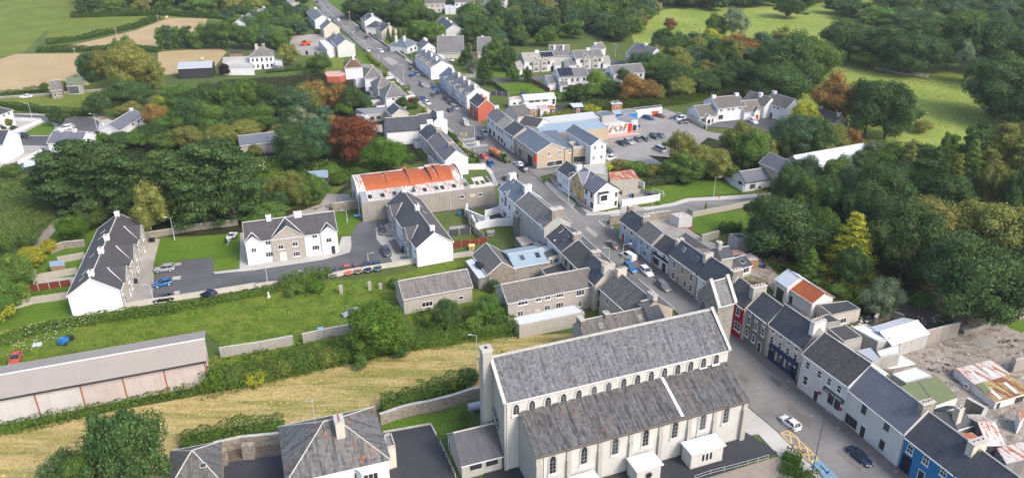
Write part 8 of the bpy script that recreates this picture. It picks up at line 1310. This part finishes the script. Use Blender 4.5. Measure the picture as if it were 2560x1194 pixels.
car('hatch','blue',"A3 458,925","A3 515,965",'parked on the left kerb',UPR);car('hatch','white',"A3 545,1005","A3 610,1050",'parked in the left driveway',UPR);car('hatch','white',"A2 462,812","A2 500,840",'by the telegraph pole on the upper road',UPR);car('suv','darkgrey',"A2 243,603","A2 285,630",'on the upper road below the side turning',UPR);car('hatch','grey',"A2 108,492","A2 140,520",'higher on the upper road',UPR);car('hatch','white',"A1 2100,385","A1 2060,365",'driving up near the top of the road',UPR);car('hatch','silver',"A1 1942,162","A1 1990,185",'near the top of the frame on the road',UPR);car('hatch','darkgrey',"A1 1700,48","A1 1730,70",'at the very top of the road',UPR);car('hatch','teal',"A1 1945,362","A1 1990,385",'beside the long white roadside house',UPR);car('hatch','white',"A2 250,800","A2 285,820",'in the driveway above the hedge',UPR);car('hatch','white',"A1 978,138","A1 980,160",'outside the top bungalow',None)
CPK='cars in the supermarket car park'
car('sedan','black',"a3 818,1065","a3 860,1085",'at the left end of the car park row',CPK);car('suv','silver',"a3 873,1056","a3 912,1076",'in the car park row',CPK);car('hatch','grey',"a3 943,1038","a3 980,1060",'in the middle of the car park row',CPK);car('hatch','darkgrey',"a3 995,1034","a3 1030,1050",'fourth in the car park row',CPK);car('suv','black',"a3 1063,1017","a3 1103,1038",'fifth in the car park row',CPK);car('sedan','grey',"a3 1113,1008","a3 1153,1030",'at the right end of the car park row',CPK);car('mpv','silver',"a3 1100,1110","a3 1060,1092",'alone at the kerb island of the car park',CPK);car('hatch','darkgrey',"a3 715,1120","a3 735,1128",'beside the white gabled building',CPK);car('hatch','white',"a3 735,1175","a3 700,1190",'behind the bushes at the corner of the car park',CPK);car('suv','blue',"a3 1018,877","a3 1055,885",'beside the orange skip',CPK);car('hatch','dullred',"a3 1105,863","a3 1140,870",'beyond the orange skip',CPK);car('hatch','blue',"a3 1222,876","a3 1190,875",'third from the wall end of the car park',CPK);car('van','white',"a3 1265,884","a3 1215,893",'with orange markings near the car park wall',CPK);car('suv','darkgrey',"a3 1285,907","a3 1235,912",'nearest the car park wall',CPK);car('hatch','red',"a3 1210,1088","a3 1190,1080",'half hidden by the trees at the car park edge',CPK);car('van','white',"A8 1235,470","A8 1270,490",'parked in front of the red front door',None);car('hatch','white',"A2 1568,955","A2 1600,960",'parked behind the white terrace store',None);car('hatch','silver',"A7 205,428","A7 160,432",'behind the curved estate wall',None);car('hatch','white',"A7 2340,465","A7 2300,470",'outside the right end estate house',None);car('hatch','silver',"A2 1515,195","A2 1515,215",'on the drive between the two pairs at the top',None)
CDS='cars parked in the cul-de-sac'
car('suv','silver',"b1 1225,805","b1 1160,812",'parked at the top of the terrace yard',CDS);car('hatch','brightblue',"b1 1212,912","b1 1150,925",'in the middle of three beside the terrace yard',CDS);car('sedan','black',"b1 1218,1025","b1 1150,1035",'at the bottom of the terrace yard beside the lamp post',CDS);car('hatch','navy',"b1 1548,990","b1 1510,985",'tucked behind the boundary wall',CDS);car('hatch','darkgrey',"b2 942,520","b2 955,560",'outside the stone gabled terrace, upper',CDS);car('suv','darkgrey',"b2 973,678","b2 990,720",'outside the stone gabled terrace, lower',CDS)
for c_,p_,f_,w_ in(('grey',"b2 252,875","b2 250,915",'behind the boundary wall'),('silver',"b2 337,862","b2 345,900",'behind the boundary wall'),('darkgrey',"b2 570,835","b2 573,870",'behind the boundary wall, alone'),('orange',"b2 680,815","b2 690,850",'behind the boundary wall'),('dullred',"b2 753,805","b2 765,840",'between the orange car and the blue cars'),('navy',"b2 828,795","b2 838,830",'beside the lamp post at the wall'),('teal',"b2 903,785","b2 913,820",'last of the cars behind the wall')):car('hatch',c_,p_,f_,w_,CDS)
car('hatch','silver',"b2 715,1135","b2 640,1155",'abandoned on the rough meadow beside the bright green tree',None);car('sedan','orange',"c1 115,295","c1 90,350",'abandoned in the weeds above the long shed',None);car('suv','white',"B8 800,595","B8 700,610",'parked under the tree by the turning circle',None);car('suv','black',"B8 300,690","B8 350,700",'parked behind the black railing',None);car('sedan','white',"B8 320,200","B8 250,205",'driving along the narrow lane',None);car('hatch','darkgrey',"a1 1790,482","a1 1795,505",'in front of the farm garages, left',None);car('hatch','darkgrey',"a1 1843,472","a1 1848,495",'in front of the farm garages, right',None);car('hatch','black',"a1 1752,508","a1 1760,525",'beside the dark bush at the farm drive',None)
g=G(pts("A6 385,1045")[0]);f=G(pts("A6 470,1090")[0]);rz=math.atan2(f.y-g.y,f.x-g.x)
tr=thing('tractor','green tractor with large rear wheels towing the rust coloured tanker','tractor',(g.x,g.y,0),rz)
MB().box(0.1,2.3,-0.42,0.42,0.9,1.5).box(0.3,2.2,-0.38,0.38,1.5,1.62).obj('bonnet','tractor_green',tr);k=MB();k.box(-1.2,0.1,-0.7,0.7,1.6,2.75);k.obj('cab','car_glass',tr);MB().box(-1.3,0.2,-0.8,0.8,2.76,2.95).obj('cab_roof','tractor_green',tr);MB().box(-1.6,-0.2,-0.55,0.55,0.7,1.58).obj('chassis','dark_trim',tr)
for s in(-1,1):
 w=MB().cyl((-0.7,s*0.75,0.85),(-0.7,s*1.25,0.85),0.85,n=18).obj('rear_wheel','rubber',tr);MB().cyl((-0.7,s*1.26,0.85),(-0.7,s*1.28,0.85),0.45,n=12).obj('rim','tractor_green',w);MB().cyl((1.75,s*0.65,0.55),(1.75,s*1.0,0.55),0.55,n=16).obj('front_wheel','rubber',tr);MB().box(-1.4,-0.1,s*0.7 if s>0 else-1.25,s*1.25 if s>0 else-0.7,1.72,1.8).obj('mudguard','tractor_green',tr)
MB().cyl((0.5,0.3,1.6),(0.5,0.3,2.5),0.06).obj('exhaust','dark_trim',tr)
d=Vector((math.cos(rz),math.sin(rz),0));t=g-d*5.2;tk=thing('slurry_tanker','rust coloured round slurry tanker behind the green tractor','tanker',(t.x,t.y,0),rz)
MB().cyl((-2.6,0,1.75),(2.0,0,1.75),0.95,n=20).cyl((2.0,0,1.75),(2.4,0,1.75),0.95,0.5,n=20).cyl((-3.0,0,1.75),(-2.6,0,1.75),0.5,0.95,n=20).obj('tank','tank_rust',tk,True);MB().box(-2.5,3.8,-0.35,0.35,0.75,0.92).box(2.0,4.0,-0.1,0.1,0.6,0.76).obj('chassis','rust_metal',tk);MB().box(-0.6,-0.1,-0.3,0.3,2.6,2.85).cyl((0.9,0,2.6),(0.9,0,2.95),0.3).obj('hatch','tank_rust',tk)
for s in(-1,1):MB().cyl((-0.6,s*0.85,0.7),(-0.6,s*1.35,0.7),0.7,n=18).obj('wheel','rubber',tk)
g=G(pts("b1 1728,600")[0]);bt=thing('boat','white motor boat on a trailer at the top corner of the cul-de-sac green','boat',(g.x,g.y,0),-math.pi/2)
k=MB();st=[(-2.4,1.0,1.2),(-1.0,1.1,1.25),(0.6,1.0,1.35),(1.8,0.6,1.5),(2.7,0.05,1.65)]
for(xa,wa,ta),(xb,wb2,tb)in zip(st,st[1:]):
 for s in(-1,1):k.face([(xa,0,0.6),(xb,0,0.65+0.3*(xb>2)),(xb,s*wb2,tb),(xa,s*wa,ta)][::s]);k.face([(xa,s*wa,ta),(xb,s*wb2,tb),(xb,s*wb2*0.8,tb),(xa,s*wa*0.8,ta)][::s])
k.face([(-2.4,-1.0,1.2),(-2.4,0,0.6),(-2.4,1.0,1.2)]);k.face([(0.3,-0.85,1.36),(2.6,-0.05,1.62),(2.6,0.05,1.62),(0.3,0.85,1.36)]);k.obj('hull','bright_white',bt);MB().box(-2.3,0.3,-0.8,0.8,0.9,0.96).obj('deck','pavement',bt);MB().box(-0.4,0.35,-0.6,0.6,1.3,1.75).obj('windscreen','car_glass',bt);MB().box(-2.9,-2.45,-0.2,0.2,0.8,1.7).obj('outboard_motor','black_plastic',bt)
MB().box(-2.2,3.6,-0.05,0.05,0.4,0.5).box(-1.2,-1.0,-1.0,1.0,0.35,0.45).obj('trailer','galvanised',bt)
for s in(-1,1):MB().cyl((-1.1,s*0.95,0.3),(-1.1,s*1.15,0.3),0.3).obj('wheel','rubber',bt)
# ============================================================ SMALL OBJECTS
LP=lamp_post
LP('galvanised lamp post on the cul-de-sac green below the cypress trees',"b1 1305,600",544,side=-1);LP('galvanised lamp post beside the black saloon at the boundary wall',"b1 1147,1060",713);LP('galvanised lamp post rising from the lawn below the mill wall',"b2 682,470",527);LP('lamp post between the cars behind the boundary wall',"b2 838,760",633,side=1);LP('lamp post at the left end of the white boundary wall',"b2 90,935",664,side=-1);LP('lamp post on the lane beside the derelict mill',"b2 1450,375",494);LP('lamp post on the green with the goal',"b3 1503,280",443,side=1);LP('lamp post on the side street pavement',"b3 1042,410",495,side=1);LP('lamp post in front of the yellow house',"b3 420,320",432,side=1)
LP('tall curved lamp post over the white van',"b3 822,795",610,side=1,arm=1.6);LP('slim lamp post on the left kerb of the lower street',"b3 722,770",620);LP('tall black lamp post outside the cream pub',"B5 1040,1200",792,dark=True,side=-1,arm=0.6);LP('tall black lamp post at the bottom of the street',"c4 330,1155",1037,dark=True,side=1,arm=1.0);LP('thin lamp post behind the church chimney',"P 1193,925",838,side=-1);LP('lamp post in the middle of the supermarket car park',"a3 1010,1150",342);LP('lamp post beside the road lettering',"A5 2195,900",315,side=-1);LP('lamp post on the left kerb by the hipped houses',"A4 1830,540",163);LP('lamp post beside the line of parked cars',"A3 1215,1060",212,side=-1);LP('lamp post by the white terrace',"A3 250,240",125)
LP('lamp post beside the turning circle, right',"B8 1205,600",285,side=-1);LP('lamp post beside the turning circle, left',"B8 400,475",259,side=-1);LP('lamp post behind the estate rooftops',"A7 1895,340",111);LP('lamp post beside the tall dark conifer',"A2 1905,920",111);LP('lamp post above the dormer bungalow',"A2 2480,740",90)
TP=telegraph_pole
TP('leaning telegraph pole in front of the left wood',"A4 535,1065",233);TP('telegraph pole right of the white bungalow outhouse',"B8 2025,550",277);TP('telegraph pole on the left kerb of the upper road',"A2 425,990",119);TP('telegraph pole on the right verge at the top of the road',"A1 2350,470",29);TP('telegraph pole on the left of the top road',"A2 35,650",77);TP('telegraph pole in the stubble field, left',"a1 563,420",120);TP('telegraph pole in the stubble field, middle',"a1 880,310",70);TP('telegraph pole in the stubble field, right',"a1 1182,165",38);TP('telegraph pole beside the white hall annexe',"A2 215,800",100)
g=PR.M@Vector((PR.Lx*0.35,PR.D*0.5,PR.h+PR.rise));a_=thing('tv_aerial','thin television aerial above the presbytery ridge','aerial',tuple(g));MB().cyl((0,0,0),(0,0,4.2),0.03,n=5).cyl((-1.6,0,4.0),(1.0,0,4.3),0.025,n=5).cyl((0,-0.5,4.15),(0,0.5,4.15),0.02,n=4).cyl((-0.8,-0.4,4.1),(-0.8,0.4,4.1),0.02,n=4).obj('antenna','galvanised',a_)
for p,m,l in(("b1 1028,780",'blue_plastic','blue bin against the stone front of the long terrace, upper'),("b1 985,920",'blue_plastic','blue bin against the stone front of the long terrace, lower'),("b1 1018,918",'black_plastic','black bin beside the lower blue bin of the long terrace'),("b1 1022,870",'black_plastic','black bin in the middle of the stone front'),("b1 1125,612",'black_plastic','black bin of the pair at the top of the terrace yard'),("b1 1148,610",'black_plastic','green black bin of the pair at the top of the terrace yard'),("b2 1098,670",'blue_plastic','blue bin outside the stone gabled terrace'),("b2 1095,692",'black_plastic','black bin outside the stone gabled terrace'),("b2 560,112",'blue_plastic','blue bin beside the small blue roofed timber shed'),("b2 1517,415",'blue_plastic','blue bin in the yard behind the lane'),("b3 885,280",'blue_plastic','blue bin in the fenced garden of the corner house'),("b3 898,280",'black_plastic','black bin in the fenced garden of the corner house'),("B4 2430,1080",'blue_plastic','blue bin at the edge of the slate sun room terrace'),("B4 2470,1090",'black_plastic','black bin at the edge of the slate sun room terrace'),("B4 2320,1075",'black_plastic','dark bin beside the sun room'),("A6 2530,500",'blue_plastic','blue bin at the supermarket corner'),("A6 928,290",'blue_plastic','blue bin beside the white roofed shed'),("A6 1215,270",'blue_plastic','blue bin beside the black shed'),("B8 1870,615",'blue_plastic','dark blue bin beside the slate outhouse'),("b1 545,1140",'blue_plastic','blue bin at the white gable corner'),("c4 228,500",'black_plastic','black bin against the tall white hairdresser house'),("b3 745,530",'galvanised','pale blue cabinet at the corner wall'),("A8 620,570",'black_plastic','black bin at the car park wall end')):bin_(l,p,m)
def trampoline(p,lab,r=2.1):
 g=G(pts(p)[0]);o=thing('trampoline',lab,'trampoline',(g.x,g.y,0));MB().cyl((0,0,0.85),(0,0,0.9),r*0.88,n=24).obj('mat','black_plastic',o);k=MB();m=24
 for i in range(m):
  a,b=2*math.pi*i/m,2*math.pi*(i+1)/m;k.face([(r*0.86*math.cos(a),r*0.86*math.sin(a),0.93),(r*math.cos(a),r*math.sin(a),0.9),(r*math.cos(b),r*math.sin(b),0.9),(r*0.86*math.cos(b),r*0.86*math.sin(b),0.93)])
 k.obj('pad','blue_plastic',o)
 for i in range(6):
  a=i*math.pi/3;MB().cyl((r*math.cos(a),r*math.sin(a),0),(r*math.cos(a),r*math.sin(a),2.6),0.035,n=6).obj('pole','dark_trim',o)
 k=MB()
 for i in range(36):
  a=2*math.pi*i/36;k.cyl((r*math.cos(a),r*math.sin(a),0.95),(r*math.cos(a),r*math.sin(a),2.5),0.012,n=3,caps=False)
 for z in(1.5,2.0,2.5):
  for i in range(18):a,b=2*math.pi*i/18,2*math.pi*(i+1)/18;k.cyl((r*math.cos(a),r*math.sin(a),z),(r*math.cos(b),r*math.sin(b),z),0.015,n=3,caps=False)
 k.obj('net','black_plastic',o)
trampoline("b4 495,935",'round trampoline with blue pad and black net in the shaded garden');trampoline("b3 1035,290",'trampoline with dark net in the corner garden beside the goal',1.7);trampoline("A7 450,945",'dark trampoline behind the long white workshop',1.6)
def goal(p):
 g=G(pts(p)[0]);o=thing('goal','white football goal with net on the green','goal',(g.x,g.y,0),-0.75);k=MB();w,h,d=3.6,2.0,1.4
 for s in(-1,1):k.cyl((s*w/2,0,0),(s*w/2,0,h),0.06,n=6).cyl((s*w/2,0,h),(s*w/2,d,0),0.04,n=6).cyl((s*w/2,0,0),(s*w/2,d,0),0.04,n=6)
 k.cyl((-w/2,0,h),(w/2,0,h),0.06,n=6).cyl((-w/2,d,0),(w/2,d,0),0.04,n=6);k.obj('frame','white_trim',o);k=MB()
 for i in range(13):x=-w/2+w*i/12;k.cyl((x,0,h),(x,d,0),0.012,n=3,caps=False)
 for i in range(6):t=i/5;k.cyl((-w/2,d*t,h*(1-t)),(w/2,d*t,h*(1-t)),0.012,n=3,caps=False)
 k.obj('net','white_trim',o)
goal("b3 1085,272")
def cone(p,lab):g=G(pts(p)[0]);o=thing('traffic_cone',lab,'traffic cone',(g.x,g.y,0.14),0,'traffic cones');MB().box(-.25,.25,-.25,.25,0,.05).cyl((0,0,.05),(0,0,.85),.19,.04,10).obj('cone_body','orange_plastic',o);MB().cyl((0,0,.4),(0,0,.58),.125,.085,10).obj('reflective_band','white_trim',o)
cone("A6 318,768",'orange traffic cone on the pavement below the terrace shops');cone("b3 1545,285",'orange traffic cone on the side street pavement')
g=G(pts("A5 2250,850")[0]);o=thing('speed_sign','yellow driver feedback sign on a post by the road lettering','road sign',(g.x,g.y,0));MB().cyl((0,0,0),(0,0,3.4),0.05).obj('post','galvanised',o);MB().box(-0.5,0.5,-0.12,-0.05,1.9,3.4).obj('sign_board','white_trim',o);MB().cyl((0,-0.125,2.9),(0,-0.14,2.9),0.36,n=16).obj('yellow_disc','road_yellow',o)
g=G(pts("b2 757,425")[0]);o=thing('play_table','blue framed board lying on the lawn below the mill wall','board',(g.x,g.y,0),0.1);MB().box(-0.9,0.9,-0.6,0.6,0.45,0.55).obj('top','cloth_blue',o);[MB().box(x-.05,x+.05,y-.05,y+.05,0,.45).obj('leg','galvanised',o)for x in(-.8,.8)for y in(-.5,.5)]
def slab_thing(nm,lab,cat,p,w,d,h,mat,rz=0.0,z=0.0):g=G(pts(p)[0]);o=MB().box(-w/2,w/2,-d/2,d/2,0,h).box(-w/2*0.9,w/2*0.9,-d/2*0.9,d/2*0.9,h,h+0.06).obj(nm,mat,None,loc=(g.x,g.y,z),rz=rz);reg(o,lab,cat)
slab_thing('paving_slab','pale concrete slab between the terrace garden fences','slab',"b1 420,905",8,3,0.1,'pavement',0.2);slab_thing('paddling_pool','blue plastic cover lying on the lawn of the shaded garden','cover',"b4 520,1020",2.2,1.6,0.2,'cloth_blue',0.4);slab_thing('sun_lounger','blue patterned mat on the grass under the dark trees','mat',"b4 1022,905",1.8,1.2,0.12,'cloth_blue',-0.4);slab_thing('skylight_cover','white box in the tarmac yard beside the tall white house','box',"b2 1700,455",3.0,2.0,0.8,'flat_white',0.1);slab_thing('oil_tank','long grey cylinder like tank by the churchyard lawn','tank',"c2 1625,700",2.2,1.3,1.3,'galvanised',0.3)if False else None
g=G(pts("c2 1640,700")[0]);o=thing('oil_tank','pale blue grey cylindrical oil tank behind the tall church chimney','tank',(g.x,g.y,0),0.3);MB().cyl((-1.3,0,1.2),(1.3,0,1.2),0.75,n=16).obj('tank','cool_sheet',o,True);[MB().box(x-.15,x+.15,-.5,.5,0,.6).obj('support','concrete',o)for x in(-.8,.8)]
g=G(pts("b2 1750,560")[0]);o=thing('oil_tank','grey oil tank on the grass behind the stone shed','tank',(g.x,g.y,0),0.2);MB().cyl((-1.0,0,0.8),(1.0,0,0.8),0.65,n=14).obj('tank','mid_grey',o,True);MB().box(-.8,.8,-.4,.4,0,.2).obj('support','concrete',o)
g=G(pts("B1 250,690")[0],3.1);o=thing('water_tank','black ribbed cylindrical tank lying on the pale grey canopy','tank',(g.x,g.y,3.1),-0.9);k=MB();[k.cyl((-1.1+0.37*i,0,0.62),(-1.1+0.37*i+0.3,0,0.62),0.62,n=16)for i in range(6)];k.cyl((-1.0,0,0.62),(1.0,0,0.62),0.56,n=16).obj('tank','black_plastic',o,True)
g=G(pts("b2 1610,665")[0]);o=thing('play_house','cream plastic play house on the small lawn','play house',(g.x,g.y,0),0.1);MB().box(-.6,.6,-.5,.5,0,1.1).obj('wall','cream_render',o);MB().slab([(-.75,-.65,1.05),(.75,-.65,1.05),(.75,0,1.5),(-.75,0,1.5)],.05).slab([(.75,.65,1.05),(-.75,.65,1.05),(-.75,0,1.5),(.75,0,1.5)],.05).obj('roof','road_yellow',o);MB().box(-.2,.2,-.54,-.5,0,.8).obj('door','orange_plastic',o)
for p,h_,l in(("b2 638,995",1.9,'short stone gate pillar on the rough meadow, left of three'),("b2 850,968",1.9,'short stone gate pillar on the rough meadow, middle of three'),("b2 930,960",1.2,'short stone gate pillar on the rough meadow, right of three')):g=G(pts(p)[0]);o=thing('gate_pillar',l,'pillar',(g.x,g.y,0));MB().box(-.3,.3,-.3,.3,0,h_).obj('shaft','concrete',o);MB().box(-.36,.36,-.36,.36,h_,h_+.12).obj('cap','pavement',o)
g=G(pts("b2 97,1030")[0]);o=thing('statue','small white statue against the bushes below the boundary wall','statue',(g.x,g.y,0));MB().box(-.3,.3,-.3,.3,0,.4).obj('plinth','concrete',o);MB().cyl((0,0,.4),(0,0,1.3),.28,.16,10).cyl((0,0,1.3),(0,0,1.4),.08,.08,8).cyl((0,0,1.38),(0,0,1.65),.14,.1,10).obj('figure','white_trim',o,True)
def quadwreck(p):g=G(pts(p)[0]);o=thing('scrap_trailer','blue and black scrap machine standing in the weeds above the long shed','machine',(g.x,g.y,0),1.4);MB().box(-1.5,0.2,-.6,.6,.5,1.2).box(-1.3,-.3,-.5,.5,1.2,1.6).obj('body','blue_plastic',o);MB().box(.2,1.6,-.55,.55,.4,.9).obj('deck','black_plastic',o);[MB().cyl((x,s*.55,.4),(x,s*.8,.4),.4).obj('wheel','rubber',o)for x in(-1.0,1.1)for s in(-1,1)]
quadwreck("c1 497,185");slab_thing('scrap_sheet','grey metal sheet lying in the flowers above the long shed','metal sheet',"c1 278,205",1.6,1.2,0.3,'galvanised',0.3);slab_thing('blue_tarpaulin','small blue and white bag on the meadow by the block wall','bag',"c2 480,88",1.3,0.7,0.4,'cloth_blue',0.3)
for p,l,r in(("c1 1660,1090",'left of two upright stone pillars against the yard wall',.9),("c1 1865,1045",'right of two upright stone pillars against the yard wall',.9)):g=G(pts(p)[0]);o=thing('stone_pillar',l,'pillar',(g.x,g.y,0));MB().box(-r,r,-.5,.5,0,2.9).obj('shaft','rubble',o)
g=G(pts("b1 420,825")[0]);flat('garden_shed','small timber garden shed with blue grey roof in the left terrace garden','shed',"b1 375,795 485,785 470,748 368,757",2.3,'timber','blue_sheet',para=0,oh=0.1)
for p,l in(("A1 1470,910",'orange'),):g=G(pts(p)[0]);o=thing('telehandler','orange machine standing in the builders yard','machine',(g.x,g.y,0),0.2);MB().box(-2.4,2.2,-1,1,.6,1.6).obj('body','orange_plastic',o);MB().box(-1.2,.3,-.8,.2,1.6,2.7).obj('cab','car_glass',o);MB().box(-2,3,.4,.8,1.7,2.1).obj('boom','orange_plastic',o);[MB().cyl((x,s*.8,.55),(x,s*1.2,.55),.55).obj('wheel','rubber',o)for x in(-1.5,1.5)for s in(-1,1)]
for i,(p,l)in enumerate((("B8 1290,490",'picnic table on the green by the turning circle'),("A6 1880,640",'left picnic bench outside the supermarket'),("A6 1960,635",'right picnic bench outside the supermarket'))):g=G(pts(p)[0]);o=thing('picnic_table',l,'picnic table',(g.x,g.y,0),0.2*i,'picnic tables');MB().box(-.9,.9,-.38,.38,.7,.76).obj('table_top','timber',o);[MB().box(-.9,.9,s*.75-.14,s*.75+.14,.42,.47).obj('seat','timber',o)for s in(-1,1)];[MB().box(x-.05,x+.05,-.75,.75,.35,.42).box(x-.05,x+.05,-.3,.3,0,.7).obj('leg','timber',o)for x in(-.6,.6)]
for p,l in(("A2 1850,520",'brown timber stack beside the pale gabled house'),):pile(p,l,'timber',40,2.6,'timber_stack','timber stack')
for i,(p,l)in enumerate((("B8 1285,560",'white flower urn by the grey roofed bungalow'),)):g=G(pts(p)[0]);o=thing('urn',l,'planter',(g.x,g.y,0));MB().cyl((0,0,0),(0,0,.7),.35,.5,10).obj('pot','white_trim',o)
k=MB();q=random.Random(4)
yp=[G(p)for p in pts("B6 960,600 1300,450 1690,350 2400,330 2500,560 2000,620 1450,880 B7 1500,640 1800,420 2000,560 1700,640")]
for i in range(420):
 a=q.choice(yp).lerp(q.choice(yp),q.random());w=q.uniform(0.06,0.28);k.box(-w,w,-w*0.7,w*0.7,0,w*0.7,Matrix.Translation((a.x+q.gauss(0,2),a.y+q.gauss(0,2),0.1))@Matrix.Rotation(q.uniform(0,3),4,(q.random()*0.4,q.random()*0.4,1)))
k.obj('loose_stones','concrete')['kind']='stuff'
HZ=bpy.data.materials.new('haze');HZ.use_nodes=True;hn=HZ.node_tree;hn.nodes.clear();ho=hn.nodes.new('ShaderNodeOutputMaterial');hv=hn.nodes.new('ShaderNodeVolumePrincipled');hv.inputs['Color'].default_value=(0.86,0.9,0.95,1);hv.inputs['Density'].default_value=0.0001;hv.inputs['Anisotropy'].default_value=0.2;hn.links.new(hv.outputs[0],ho.inputs['Volume']);MATS['haze']=HZ
MB().box(-3100,3100,-500,5100,-1.0,92.0).obj('haze','haze')['kind']='stuff'
finish_labels()
print('THINGS',len(REG),'OBJECTS',len(bpy.data.objects))
for l in LOG:print(l)
